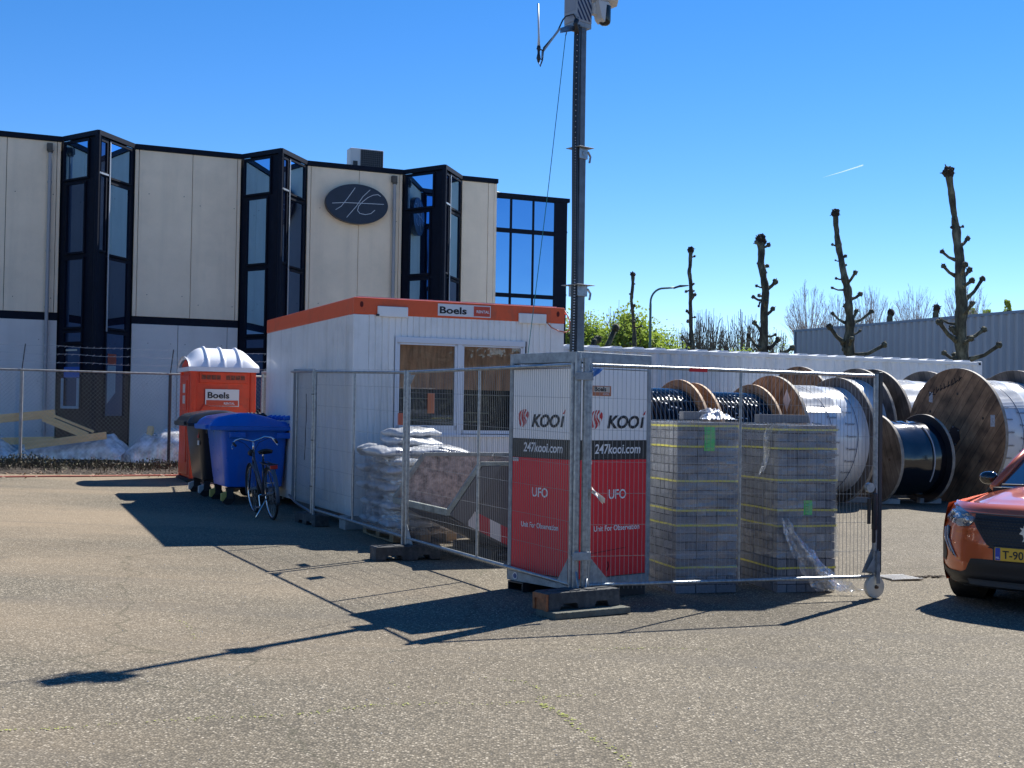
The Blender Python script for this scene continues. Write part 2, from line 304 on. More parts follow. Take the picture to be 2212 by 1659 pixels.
TIM=[[[-11.934,27.3,1.239],[-10.042,27.5,1.452]],[[-10.274,27.45,1.356],[-9.271,27.35,0.977]],[[-10.559,27.2,0.74],[-8.837,27.3,0.994]],[[-8.121,28.2,1.168],[-8.113,28.0,0.851]],[[-11.96,27.9,0.793],[-10.233,28.0,0.855]]]
MOUND=[[-11.027,27.6,0.592],[-10.714,27.6,0.708],[-10.344,27.6,0.751],[-9.603,27.6,0.837],[-8.901,27.6,0.997],[-8.712,27.6,0.851],[-8.54,27.6,0.631]]
MOUND2=[[-8.607,28.0,0.636],[-8.423,28.0,0.846],[-8.211,28.0,1.038],[-7.956,28.0,1.004],[-7.752,28.0,1.158],[-7.487,28.0,1.124],[-7.202,28.0,1.016],[-7.102,28.0,0.754]]
MOSS=[[[-2.635,6.301],[-2.554,6.342],[-2.199,6.493],[-1.824,6.64],[-1.428,6.78],[-1.019,6.954],[-0.769,7.118],[-0.503,7.231],[-0.132,7.262],[0.187,7.369]],[[0.186,7.33],[0.309,7.09],[0.402,6.797],[0.487,6.527],[0.571,6.335],[0.576,6.118]],[[0.187,7.369],[0.23,7.573],[0.137,7.853],[-0.146,7.897]],[[0.228,7.492],[0.542,7.579],[0.951,7.738],[1.295,7.875],[1.491,7.975]],[[-2.467,9.452],[-2.28,9.102],[-2.197,8.818]],[[-0.738,7.718],[-0.523,7.5],[-0.448,7.239]],[[-0.572,9.115],[-0.346,8.754]],[[0.472,8.897],[0.991,9.045],[1.493,9.098]],[[-3.143,7.778],[-2.876,7.868]]]
# ================================================================ ground
def asphalt():
    m,N,L,b=newmat('weathered_asphalt'); b.inputs['Roughness'].default_value=0.88; b.inputs['Specular IOR Level'].default_value=0.12
    tc=N.new('ShaderNodeTexCoord'); co=tc.outputs['Object']
    def noi(s,d=6,r=0.6):
        n=N.new('ShaderNodeTexNoise'); n.inputs['Scale'].default_value=s; n.inputs['Detail'].default_value=d; n.inputs['Roughness'].default_value=r; L.new(co,n.inputs['Vector']); return n.outputs['Fac']
    def mr(x,a,bb,c=0,d=1):
        r=N.new('ShaderNodeMapRange'); r.inputs['From Min'].default_value=a; r.inputs['From Max'].default_value=bb; r.inputs['To Min'].default_value=c; r.inputs['To Max'].default_value=d; L.new(x,r.inputs['Value']); return r.outputs['Result']
    def mix(f,a,bb,mode='MIX'):
        x=N.new('ShaderNodeMix'); x.data_type='RGBA'; x.blend_type=mode
        if isinstance(f,(int,float)): x.inputs['Factor'].default_value=f
        else: L.new(f,x.inputs['Factor'])
        for k,q in (('A',a),('B',bb)):
            if isinstance(q,tuple): x.inputs[k].default_value=q+(1,)
            else: L.new(q,x.inputs[k])
        return x.outputs['Result']
    v=N.new('ShaderNodeTexVoronoi'); v.inputs['Scale'].default_value=74; v.feature='F1'; L.new(co,v.inputs['Vector'])
    sep=N.new('ShaderNodeSeparateColor'); L.new(v.outputs['Color'],sep.inputs[0])
    cr=N.new('ShaderNodeValToRGB'); L.new(sep.outputs[0],cr.inputs[0])
    e=cr.color_ramp.elements; e[0].position=0; e[0].color=(0.085,0.076,0.064,1); e[1].position=1; e[1].color=(0.66,0.585,0.46,1)
    for p,c in ((0.35,(0.145,0.124,0.090,1)),(0.62,(0.225,0.190,0.138,1)),(0.82,(0.315,0.27,0.20,1)),(0.93,(0.44,0.385,0.30,1))):
        q=e.new(p); q.color=c
    v2=N.new('ShaderNodeTexVoronoi'); v2.inputs['Scale'].default_value=190; L.new(co,v2.inputs['Vector'])
    s2=N.new('ShaderNodeSeparateColor'); L.new(v2.outputs['Color'],s2.inputs[0])
    c2=mix(mr(s2.outputs[0],0,1),(0.13,0.112,0.082),(0.33,0.285,0.215))
    col=mix(0.30,cr.outputs[0],c2)
    gap=mr(v.outputs['Distance'],0.3,0.75)   # binder between the stones
    col=mix(gap,col,(0.090,0.080,0.062))
    # large, soft tonal patches and brownish dust
    sep2=N.new('ShaderNodeSeparateXYZ'); L.new(co,sep2.inputs[0])
    big=mr(noi(0.35,5,0.6),0.3,0.7,0.86,1.12)
    vm=N.new('ShaderNodeVectorMath'); vm.operation='SCALE'; L.new(col,vm.inputs[0]); L.new(big,vm.inputs['Scale']); col=vm.outputs[0]
    mp=N.new('ShaderNodeMapping'); mp.inputs['Scale'].default_value=(0.16,0.42,1); L.new(co,mp.inputs['Vector'])
    n3=N.new('ShaderNodeTexNoise'); n3.inputs['Scale'].default_value=1; n3.inputs['Detail'].default_value=7; L.new(mp.outputs[0],n3.inputs['Vector'])
    left=mr(sep2.outputs['X'],1.5,-5.0)
    dm=N.new('ShaderNodeMath'); dm.operation='MULTIPLY'; L.new(mr(n3.outputs['Fac'],0.42,0.62,0,0.42),dm.inputs[0]); L.new(left,dm.inputs[1])
    col=mix(dm.outputs[0],col,(0.37,0.28,0.185))
    stn=mr(noi(1.7,8,0.7),0.62,0.74,0,0.65); col=mix(stn,col,(0.075,0.068,0.058))
    col=mix(mr(noi(0.55,9,0.72),0.60,0.66,0,0.30),col,(0.10,0.09,0.075))
    mp2=N.new('ShaderNodeMapping'); mp2.inputs['Rotation'].default_value=(0,0,0.42); mp2.inputs['Scale'].default_value=(0.12,1.6,1); L.new(co,mp2.inputs['Vector'])
    n4=N.new('ShaderNodeTexNoise'); n4.inputs['Scale'].default_value=1; n4.inputs['Detail'].default_value=5; L.new(mp2.outputs[0],n4.inputs['Vector'])
    col=mix(mr(n4.outputs['Fac'],0.58,0.70,0,0.35),col,(0.12,0.108,0.09))
    v5=N.new('ShaderNodeTexVoronoi'); v5.feature='DISTANCE_TO_EDGE'; v5.inputs['Scale'].default_value=0.19; v5.inputs['Randomness'].default_value=1
    wv=N.new('ShaderNodeTexNoise'); wv.inputs['Scale'].default_value=1.3; wv.inputs['Detail'].default_value=6; L.new(co,wv.inputs['Vector'])
    wa=N.new('ShaderNodeMix'); wa.data_type='RGBA'; wa.blend_type='LINEAR_LIGHT'; wa.inputs['Factor'].default_value=0.35; L.new(co,wa.inputs['A']); L.new(wv.outputs['Color'],wa.inputs['B']); L.new(wa.outputs['Result'],v5.inputs['Vector'])
    col=mix(mr(v5.outputs['Distance'],0.0,0.0035,0.45,0),col,(0.055,0.055,0.035))
    L.new(col,b.inputs['Base Color'])
    bp=N.new('ShaderNodeBump'); bp.inputs['Strength'].default_value=0.5; bp.inputs['Distance'].default_value=0.006; L.new(v.outputs['Distance'],bp.inputs['Height']); bp.invert=True
    L.new(bp.outputs[0],b.inputs['Normal'])
    return m
g=MB()
xs=[-1500,-600,-250,-120,-60,-40,-30,-22,-14]+list(range(-12,13,2))+[14,22,30,45,60,120,250,600,1500]
ys=[-400,-120,-40,-10,0,2,4,6,8,10,12,14,16,18,20,22,24,26,28,30,36,45,60,90,150,300,700,1500]
for x in xs:
    for y in ys: g.v.append((x,y,gz(x,y)))
ny=len(ys)
for i in range(len(xs)-1):
    for j in range(ny-1):
        a=i*ny+j; g.face((a,a+ny,a+ny+1,a+1))
o=g.build('ground',asphalt(),smooth=True); tag(o,'weathered grey brown asphalt yard with pale chippings','ground',kind='structure')
# local grid origin for the kerb line
def KP(t,w,dz=0.0,base=Vector((-9.322,22.96,0))):
    p=base+U3*t+V3*w; return Vector((p.x,p.y,gz(p.x,p.y)+dz))
# planting bed strip between asphalt and yard of the office
soil=mat('dark_soil',(0.045,0.032,0.022),0.95,var=0.6,vscale=9,bump=1.0,bscale=30)
b=MB()
def soilf(a,c):
    t=-4+13.5*a; w=0.0+2.7*c; n=noise.noise(Vector((t*1.3,w*1.3,3)))
    edge=0.02*noise.noise(Vector((t*5,0,0)))
    h=0.09*math.sin(math.pi*min(1,c*1.15))+0.05*n if 0<c<1 else 0.0
    return KP(t,w+(edge if c==0 else 0),0.006+max(0,h))
b.grid(soilf,120,18); o=b.build('planting_bed',soil,smooth=True); tag(o,'narrow bed of dark soil along the chain link fence','ground',kind='structure')
# yard paving by the office
b=MB()
for i in range(1): b.quad(KP(-6,2.7,0.004),KP(15.5,2.7,0.004),KP(15.5,7.5,0.004),KP(-6,7.5,0.004))
pav=mat('grey_paving',(0.22,0.215,0.20),0.9,var=0.25,vscale=4,bump=0.2)
o=b.build('path',pav); tag(o,'grey paving in front of the office building','paving',kind='structure')
# cut back shrubs and leaf litter (nobody could count)
twigm=mat('dead_shrub_twigs',(0.085,0.075,0.045),0.9,var=0.5,vscale=5)
olive=mat('olive_shrub_leaves',(0.075,0.080,0.035),0.8,var=0.5,vscale=5)
litter=mat('fallen_leaves',(0.24,0.17,0.12),0.9,var=0.6,vscale=8)
b=MB(); r=random.Random(3)
for k in range(3600):
    t=r.uniform(-4,9.3); w=r.gauss(0.95,0.33); w=clamp(w,0.15,1.9)
    hgt=r.uniform(0.08,0.30)*(0.75+0.5*noise.noise(Vector((t*1.1,5,0)))); p=KP(t,w,0.03); d=Vector((r.uniform(-.5,.5),r.uniform(-.5,.5),1)).normalized()
    b.bar(p,p+d*hgt,0.006,0,3)
for k in range(9000):
    t=r.uniform(-4,9.3); w=clamp(r.gauss(0.95,0.33),0.1,2.0); hh=(0.08+0.26*r.random())*(0.8+0.6*noise.noise(Vector((t*1.1,5,0))))
    p=KP(t,w,hh*(1-0.5*abs(w-0.95))); s_=r.uniform(.012,.03); a=Vector((r.uniform(-1,1),r.uniform(-1,1),r.uniform(-1,1))).normalized(); c=a.cross(Vector((r.random(),r.random(),r.random()))).normalized()
    b.poly([p-a*s_,p+c*s_*.6,p+a*s_,p-c*s_*.6],1 if noise.noise(Vector((t*1.5,w*2,9)))+r.uniform(-.3,.3)>0.0 else 0)
o=b.build('ground_cover',[twigm,olive],fix=False); tag(o,'low cut back shrubs along the foot of the chain link fence','ground cover',kind='stuff')
b=MB()
for k in range(1500):
    t=r.uniform(-4,9.5); w=r.uniform(-0.25,0.75) if r.random()<.93 else r.uniform(-1.2,0); p=KP(t,w,0.02+max(0,w)*0.06); s_=r.uniform(.015,.045); an=r.uniform(0,6.3)
    a=Vector((math.cos(an),math.sin(an),r.uniform(-.5,.5))); c=Vector((-math.sin(an),math.cos(an),r.uniform(-.6,.6)))
    b.poly([p-a*s_,p+c*s_*.55,p+a*s_,p-c*s_*.55])
o=b.build('leaf_litter',litter,fix=False); tag(o,'dry fallen leaves scattered along the edge of the asphalt','leaves',kind='stuff')
# moss in the cracks
mossm=mat('yellow_green_moss',(0.27,0.30,0.05),0.9,var=0.5,vscale=20)
b=MB()
for li,l in enumerate(MOSS):
    for i in range(len(l)-1):
        p=Vector((l[i][0],l[i][1],0)); q=Vector((l[i+1][0],l[i+1][1],0)); L_=(q-p).length; n=int(L_*(120 if li<2 else 70)); nn=(q-p).normalized(); side=Vector((-nn.y,nn.x,0))
        for k in range(n):
            f=r.random(); c=p+(q-p)*f; dn=noise.noise(c*1.6)+.22*(li<2)
            if dn<r.uniform(-.25,.5): continue
            c=c+side*(r.gauss(0,0.017)+0.04*noise.noise(c*2.3)); s_=r.uniform(.003,.0095)*(1.1 if li==1 else .9); z=gz(c.x,c.y)+0.004
            a0=r.uniform(0,6.3); pts=[(c.x+s_*r.uniform(.6,1.3)*math.cos(a0+j*1.26),c.y+s_*r.uniform(.6,1.3)*math.sin(a0+j*1.26),z+r.uniform(0,.003)) for j in range(5)]; b.poly(pts)
o=b.build('moss',mossm,fix=False); tag(o,'yellow green moss growing in the cracks of the asphalt','moss',kind='stuff')
# white grit scattered over the asphalt
gritm=mat('pale_grit',(0.5,0.47,0.43),0.9,var=0.3,vscale=30)
b=MB()
for k in range(700):
    y=4.5+9*r.random()**1.6; x=r.uniform(-.48,.48)*y; s_=r.uniform(.002,.006); b.blob((x,y,gz(x,y)+s_*.3),s_,k,0.4,2)
o=b.build('grit',gritm,fix=False); tag(o,'loose pale grit lying on the asphalt','grit',kind='stuff')
# drain grate
t=thing('drain_grate','round edged metal drain grate set into the asphalt between gate wheel and car','drain',(4.10,13.22,gz(4.10,13.22)),0.35); t.scale=(.72,.72,1)
b=MB(); b.box(-.26,.26,-.22,.22,.002,.010); b.build('frame',mat('drain_dark',(.03,.03,.03),.8),t)
b=MB()
for i in range(9): b.box(-.24+i*.055,-.215+i*.055,-.20,.20,.011,.020)
b.box(-.27,.27,-.235,-.205,.004,.019); b.box(-.27,.27,.205,.235,.004,.019)
b.build('grate_bars',mat('drain_steel',(.36,.35,.33),.45,.6,var=.2),t)
b=MB()
for k in range(70):
    a=r.uniform(.27,.85); s_=r.uniform(.01,.035); b.blob((a,.03+r.gauss(0,.035),0.006),s_,k,.5,3,0,2,(1,.7,.25))
o=b.build('broken_edge',soil,t)
# red hose on the asphalt
b=MB(); pts=[]
for i in range(41):
    f=i/40; p=Vector((-12.5,20.0,0)).lerp(Vector((-6.0,24.15,0)),f); p+=V3*(0.05*math.sin(f*9)+.03*math.sin(f*23)); pts.append((p.x,p.y,gz(p.x,p.y)+0.014))
b.tube(pts,0.016,6); o=b.build('hose',mat('faded_red_hose',(0.42,0.12,0.08),0.5),smooth=True); tag(o,'thin faded red hose lying along the edge of the asphalt','hose')
# ================================================================ office building
panelm=mat('cream_wall_panel',(0.90,0.76,0.57),0.75,var=0.06,vscale=1.2,bump=0.12,bscale=90,dirt=(0.55,0.50,0.38),dscale=0.7,damt=0.3)
panelshade=mat('shaded_wall_panel',(0.70,0.68,0.64),0.75,var=0.06,vscale=1.2,bump=0.12,bscale=90)  # lower storey panels, coloured cooler and greyer to stand for shade
streaks(panelm,(.55,.49,.37),.26,(2.6,2.6,.16)); streaks(panelshade,(.50,.49,.44),.25,(2.6,2.6,.2))
pipem=mat('grey_downpipe',(0.36,0.37,0.38),0.5)
bld=thing('office_building','two storey office with cream panels and three pointed dark glass bays','building',(-10.952,30,0),ROTU)
BAYS=[-4.33,0.0,4.33,8.66]; BW=1.72; END=11.34
def panel(x0,x1,z0,z1,m,seams=()):
    b=MB(); e=[x0]+sorted(seams)+[x1]
    for i in range(len(e)-1): b.box(e[i]+.006,e[i+1]-.006,0,.10,z0,z1)
    return b.build('wall_panel',m,bld,bevel=.006)
b=MB(); b.box(-11.5,END-.004,.10,12,-0.5,7.97); b.build('wall_core',navy,bld)
b=MB(); b.box(-11.4,END-.1,.2,11.9,7.971,8.03); b.build('roof',mat('roof_felt',(.12,.12,.12),.9),bld)
spans=[(-8.66+BW,-4.33),(-4.33+BW,0.0),(BW,4.33),(4.33+BW,8.66),(8.66+BW,END)]
for i,(a,c) in enumerate(spans):
    w=c-a
    if w>1.5:
        panel(a,c,3.86,7.975,panelm,(a+.10,a+1.40,c-.09)); panel(a,c,-0.3,3.67,panelshade,(a+1.12,a+2.34))
        b=MB(); 
        for zz in (6.9,4.4): 
            for xx in (.35,1.2,1.6,2.45): b.lathe([(-.006,.012),(-.001,.012)],6,'y',(a+xx,0,zz-.2*(xx>1.3)))
        for zz in (3.2,2.2,1.0):
            for xx in (.4,.95,1.3,2.2): b.lathe([(-.006,.011),(-.001,.011)],6,'y',(a+xx,0,zz))
        b.build('panel_fixings',mat('fixing_brown',(.12,.09,.06),.7),bld)
        b=MB(); b.box(a,c,.02,.10,3.67,3.86); b.build('dark_band',navy,bld)
        b=MB(); b.box(a-.0,c+.0,-.05,.30,7.985,8.105); b.build('parapet_cap',navy,bld)
    else:
        panel(a,c,3.86,7.975,panelm,(c-.18,)); panel(a,c,-0.3,3.67,panelshade)
        b=MB(); b.box(a,c,.02,.10,3.67,3.86); b.build('dark_band',navy,bld)
        b=MB(); b.box(a,c+.05,-.05,.30,7.985,8.105); b.build('parapet_cap',navy,bld)
b=MB(); b.box(END,END+.08,.0,1.9,-.3,7.97); b.build('wall_panel',panelm,bld,bevel=.006)
b=MB(); b.box(END,END+.10,-.05,2.0,7.985,8.105); b.build('parapet_cap',navy,bld)
b=MB(); b.box(END+.08,END+.35,1.0,1.45,6.05,6.95); b.box(END+.08,END+.35,1.0,1.45,5.0,5.85); b.build('dark_wall_box',navy,bld,isl=True)  # two dark boxes projecting from the end wall
def bayface(O,d,L,panes,first):
    d=Vector((d[0],d[1],0)).normalized(); inn=Vector((-d.y,d.x,0))  # inward
    M=Matrix(((d.x,inn.x,0,O[0]),(d.y,inn.y,0,O[1]),(0,0,1,0),(0,0,0,1)))
    b=MB(); b.box(.0,L,.04,.09,-.3,7.98,0,M)
    b.box(0,L,-.03,.04,7.985,8.10,0,M)
    for (x0,x1,z0,z1,*_) in panes:
        w=.045
        b.box(x0-w,x1+w,-.012,.04,z0-w,z0,0,M); b.box(x0-w,x1+w,-.012,.04,z1,z1+w,0,M); b.box(x0-w,x0,-.012,.04,z0,z1,0,M); b.box(x1,x1+w,-.012,.04,z0,z1,0,M)
    fr=b.build('bay_frame',navy,bld)
    for (x0,x1,z0,z1,*g) in panes:
        b=MB(); b.box(x0,x1,.018,.03,z0,z1,0,M); b.build('pane',g[0] if g else glass,fr)
    return fr,M
alu=mat('aluminium_strip',(.5,.55,.6),.35,.5)
for i,t0 in enumerate(BAYS):
    ax,ay=t0+.736,-1.275
    bright = i>=2
    PL=[(.15,1.06,7.05,7.90,glass),(.28,.96,5.28,6.90,glass if i!=1 else glassd),(.28,.96,3.50,5.10,glass if i>=2 else glassd),(.28,.96,3.15,3.36,glassd),(.30,.95,1.62,3.02,glassd)]
    PR=[(.04,.36,7.15,7.86,glassd),(.04,.34,5.3,7.05,glassd),(.52,1.42,7.08,7.90,glass),(.52,1.38,5.25,6.92,glassd if i==2 else glass),(.52,1.36,3.50,5.12,glassd),(.52,1.34,1.4,3.36,glassd)]
    f1,M1=bayface((t0,0),(ax-t0,ay),math.hypot(.736,1.275),PL,True)
    f2,M2=bayface((ax,ay),(t0+BW-ax,-ay),math.hypot(BW-.736,1.275),PR,False)
    b=MB(); b.box(.02,.42,-.03,-.012,7.085,7.125,0,M2); b.box(.46,.50,-.03,-.013,3.4,7.9,0,M2); b.build('sill',alu,f2)
    b=MB(); b.prism([(t0,0,8.03),(ax,ay,8.03),(t0+BW,0,8.03)],(0,0,.06)); b.prism([(t0,0,-.3),(ax,ay,-.3),(t0+BW,0,-.3)],(0,0,.02)); b.build('bay_roof',navy,bld)
    b=MB(); b.tube([(ax,ay+.02,-.3),(ax,ay+.02,8.0)],.05,8); b.build('corner_post',navy,bld)
    if i==1:
        b=MB(); b.box(.30,.92,.010,.017,2.30,2.55,0,M1); b.build('poster',mat('blue_poster',(.03,.12,.45),.5),f1)
        b=MB(); b.box(.36,.80,.010,.017,2.93,2.97,0,M1); b.build('light_tube',mat('pale_blind',(.5,.52,.45),.5),f1)
        b=MB()
        b.box(.28,.34,-.05,-.014,1.62,2.28,0,M1); b.box(.90,.96,-.05,-.014,1.62,2.28,0,M1); b.box(.28,.96,-.05,-.014,1.56,1.62,0,M1); b.build('open_sash',mat('blue_grey_frame',(.22,.36,.48),.4),f1)
        b=MB(); b.box(.62,.98,.010,.017,2.62,2.88,0,M2); b.build('poster',mat('red_brown_poster',(.30,.06,.03),.5),f2)
        b=MB()
        for k in range(9): b.box(.62+k*.04,.645+k*.04,.010,.017,1.70+.03*k,2.60,0,M2)
        b.build('blind',mat('grey_blue_blind',(.25,.38,.45),.5),f2)
for px in (-.25,8.41):
    b=MB(); b.tube([(px,-.09,-.3),(px,-.09,7.70)],.045,10)
    for z in (6.95,5.3,3.95,3.3,2.0,1.0): b.lathe([(0,.052),(.05,.052)],10,'z',(px,-.09,z)); b.box(px-.015,px+.015,-.08,0,z,z+.03)
    dp=b.build('downpipe',pipem,bld,smooth=True,auto=40)
    b=MB(); b.box(px-.08,px+.05,-.16,-.01,7.74,7.90); b.lathe([(0,.06),(.06,.075)],10,'z',(px,-.09,7.68)); b.build('rainwater_hopper',mat('rusty_hopper',(.10,.095,.085),.8,var=.3),dp)
# annex with glass curtain wall
b=MB(); b.box(END+.08,14.53,1.95,8.5,-.5,7.98); b.build('annex_core',navy,bld)
b=MB(); b.box(END+.10,14.60,1.85,8.6,7.985,8.10)
for x in (11.72,12.405+.14,12.405+.81,12.405+1.485,12.405+1.73): pass
cols=[11.34+.1,12.16-.55,12.16-.02,12.69,13.42]; 
b.build('parapet_cap',navy,bld)
cw=MB()
px=[(11.50,12.10),(12.155,12.667),(12.719,13.397),(13.442,14.116)]
rows=[(7.07,7.94),(5.15,6.94),(3.55,5.03),(1.9,3.45),(0.4,1.8)]
for (a,c) in [(11.44,11.50),(12.10,12.155),(12.667,12.719),(13.397,13.442),(14.116,14.53)]: cw.box(a,c,1.88,1.95,-.3,7.985)
for (a,c) in px:
    for (z0,z1) in [(7.94,7.985),(6.94,7.07),(5.03,5.15),(3.45,3.55),(1.8,1.9),(-.3,.4)]: cw.box(a,c,1.885,1.95,z0,z1)
fr=cw.build('curtain_wall_frame',navy,bld)
for (a,c) in px:
    for (z0,z1) in rows:
        b=MB(); b.box(a,c,1.915,1.93,z0,z1); b.build('pane',glass,fr)
b=MB(); b.prism([(11.6,2.6,8.1),(13.1,2.6,8.1),(12.9,3.4,8.42),(11.6,3.4,8.42)],(0,1.5,0)); b.build('roof_light',mat('pale_roof_sheet',(.55,.56,.56),.5),bld)
b=MB()
for z in (5.2,7.1): b.lathe([(0,.03),(.06,.03)],8,'x',(14.53,2.0,z))
b.build('wall_lamp',blackp,bld)
# oval wall sign (top-level: could be lifted off)
sg=thing('wall_sign','dark oval sign with silver script letters on the cream office wall','sign',tuple(Vector((-10.952,30,0))+U3*7.351+V3*(-.0)+Vector((0,0,7.05))),ROTU)
b=MB(); pts=[(.85*math.cos(a*math.pi/32),-.20,.525*math.sin(a*math.pi/32)) for a in range(64)]; b.prism(pts,(0,.14,0)); b.build('oval_board',mat('sign_dark_blue',(.012,.016,.035),.35,var=.2),sg,bevel=.008)
b=MB()
for x in (-.4,.4):
    for z in (-.2,.2): b.tube([(x,-.07,z),(x,.0,z)],.02,6)
b.build('bracket',darkst,sg)
b=MB(); S_=1.0/266.0
def sp(x,y): return ((x-541)*S_,-.207,-(y-575)*S_)
def stroke(pp,w=2.7):
    P=[sp(*q) for q in pp]
    for i in range(len(P)-1): b.beam(P[i],P[i+1],w*S_*1.3,.008,0,(0,1,0))
stroke([(523,462),(470,540),(425,600),(385,627)]); stroke([(632,468),(580,520),(535,590),(465,675)])
stroke([(360,583),(450,572),(560,568),(735,562)])
stroke([(710,508),(690,497),(655,503),(615,525),(580,555),(550,590),(543,620),(560,640),(600,645),(640,635),(670,608)])
b.build('script_letters',mat('silver_letters',(.6,.6,.62),.3,.3),sg)
# air conditioner on the roof
ac=thing('air_conditioner','white outdoor air conditioning unit with black fan grille on the office roof','air conditioner',tuple(Vector((-10.952,30,0))+U3*7.50+V3*1.05),ROTU)
b=MB(); b.box(0,.95,0,.36,8.1,8.80); b.build('housing',mat('ac_white',(.62,.63,.62),.5),ac,bevel=.02)
b=MB(); b.box(.29,.93,-.012,-.002,8.13,8.77); g_=b.build('fan_opening',blackp,ac)
b=MB()
for i in range(12): b.box(.30+i*.055,.306+i*.055,-.03,-.022,8.14,8.76)
for i in range(11): b.box(.29,.93,-.022,-.014,8.16+i*.057,8.165+i*.057)
b.build('grille',mat('grille_grey',(.12,.12,.13),.5),ac)
b=MB(); b.box(.08,.2,-.03,0,8.3,8.44); b.build('handle',blackp,ac)
b=MB(); b.box(.05,.15,.02,.34,8.03,8.1); b.box(.8,.9,.02,.34,8.03,8.1); b.build('feet',blackp,ac)

# ================================================================ site cabin
C1=Vector((-2.029,15.9,0)); CW=2.985; CL=4.93; ZB=.29; ZR=2.868; ZT=3.082
cab=thing('site_cabin','white ribbed site cabin with orange red roof frame and wide window','cabin',tuple(C1),ROTU)
wcab=mat('cabin_white',(0.87,0.84,0.79),0.28,var=0.04,vscale=2,coat=.3,dirt=(.55,.53,.47),dscale=1.3,damt=.45)
streaks(wcab,(.50,.46,.38),.45,(5,5,.35),.52,.75)
PER=.0815
def ribs(b,x0,x1,z0,z1,fn):
    n=int((x1-x0)/PER+.5); p=(x1-x0)/n; prof=[]
    for i in range(n):
        a=x0+i*p; prof+=[(a,0),(a+.06*p,0),(a+.16*p,.012),(a+.84*p,.012),(a+.94*p,0)]
    prof.append((x1,0))
    for i in range(len(prof)-1):
        (a,d0),(c,d1)=prof[i],prof[i+1]
        b.quad(fn(a,d0,z0),fn(c,d1,z0),fn(c,d1,z1),fn(a,d0,z1))
ff=lambda x,d,z:(x,.012-d,z)
b=MB(); 
ribs(b,.20,.555,ZB+.12,ZR,ff); ribs(b,.555,2.43,2.60,ZR,ff); ribs(b,2.43,CW-.20,ZB+.12,ZR,ff); ribs(b,.555,2.43,ZB+.12,1.32,ff)
b.build('front_wall',wcab,cab)
b=MB(); ribs(b,.20,CL-.2,ZB+.12,ZR,lambda y,d,z:(.022-d*1.8,y,z)); b.build('side_wall',wcab,cab)
b=MB(); ribs(b,.20,CL-.2,ZB+.12,ZR,lambda y,d,z:(CW-.012+d,y,z)); b.build('side_wall',wcab,cab)
b=MB(); ribs(b,.20,CW-.2,ZB+.12,ZR,lambda x,d,z:(x,CL-.012+d,z)); b.build('rear_wall',wcab,cab)
b=MB()
for (x,y) in ((0,0),(CW-.2,0),(0,CL-.2),(CW-.2,CL-.2)): b.box(x,x+.2,y,y+.2,ZB,ZR-.002)
b.box(.2,CW-.2,.004,.12,ZB,ZB+.12); b.box(.2,CW-.2,CL-.12,CL-.004,ZB,ZB+.12); b.box(.004,.12,.2,CL-.2,ZB,ZB+.12); b.box(CW-.12,CW-.004,.2,CL-.2,ZB,ZB+.12)
b.build('steel_frame',wcab,cab,bevel=.008)
b=MB(); b.box(-.006,CW+.006,-.006,CL+.006,ZR,ZT); rf=b.build('roof_frame',orange,cab,bevel=.012)
b=MB(); b.box(.08,CW-.08,.08,CL-.08,ZT,ZT+.02); b.build('roof_sheet',mat('roof_sheet',(.4,.4,.4),.5),cab)
b=MB()
for x in (.10,CW-.10):
    pts=[(x+.022*math.cos(a*math.pi/8),-.010,ZR+.125+.038*math.sin(a*math.pi/8)) for a in range(16)]; b.prism(pts,(0,.003,0))
b.build('lifting_hole',mat('hole_dark_red',(.12,.01,.005),.8),cab,isl=True)
b=MB(); b.box(.307,.717,-.04,-.008,2.845,2.98); b.box(2.289,2.698,-.04,-.008,2.845,2.98); b.build('socket_cover',wcab,cab,bevel=.008,isl=True)
b=MB(); b.box(.29,.325,-.05,-.008,2.85,2.875); b.box(2.70,2.715,-.05,-.01,2.86,2.875); b.build('socket_plug',blackp,cab,isl=True)
# name board on the roof frame
b=MB(); b.box(1.135,1.884,-.016,-.007,2.895,3.052); nb=b.build('name_board',mat('sign_white',(.75,.75,.75),.4),cab)
b=MB(); b.box(1.640,1.872,-.019,-.017,2.908,3.039); b.build('red_field',mat('sign_orange',(.62,.07,.03),.4),nb)
text('Boels',.125,nb,txtblack,(1.150,-.019,2.928),(1,0,0),bold=.028,sx=1.42)
text('RENTAL',.052,nb,txtwhite,(1.675,-.022,2.952),(1,0,0),bold=.02,sx=.98)
# window
wf=MB(); X0,X1,Z0,Z1=.56,2.40,1.34,2.60
wf.box(X0,X1,-.02,.06,Z1-.075,Z1)      # shutter box face
wf.box(X0,X0+.03,-.012,.06,Z0,Z1-.075); wf.box(X1-.03,X1,-.012,.06,Z0,Z1-.075); wf.box(X0,X1,-.03,.06,Z0-.035,Z0)
wf.box(1.425,1.49,-.012,.06,Z0,Z1-.075)
fr=wf.build('window_frame',mat('window_white',(.72,.74,.77),.35),cab,bevel=.004)
b=MB()
def sash(x0,x1,z0,z1,w=.045):
    b.box(x0,x1,-.004,.05,z1-w*.4,z1); b.box(x0,x1,-.004,.05,z0,z0+w); b.box(x0,x0+w*.6,-.004,.05,z0,z1); b.box(x1-w*.6,x1,-.004,.05,z0,z1)
sash(.592,1.423,Z0+.06,2.522,.055); sash(1.492,2.368,Z0+.01,2.522)
b.box(.592,1.423,-.004,.05,Z0,Z0+.058)
b.build('sash',MATS['window_white'],fr)
cg=glassmat('cabin_window_glass',0.035,(.8,.9,1),(.01,.01,.01),see=.97)
b=MB(); b.box(.62,1.395,.016,.022,1.45,2.50); b.build('pane',cg,fr)
b=MB(); b.box(1.52,2.34,.016,.022,1.39,2.50); b.build('pane',cg,fr)
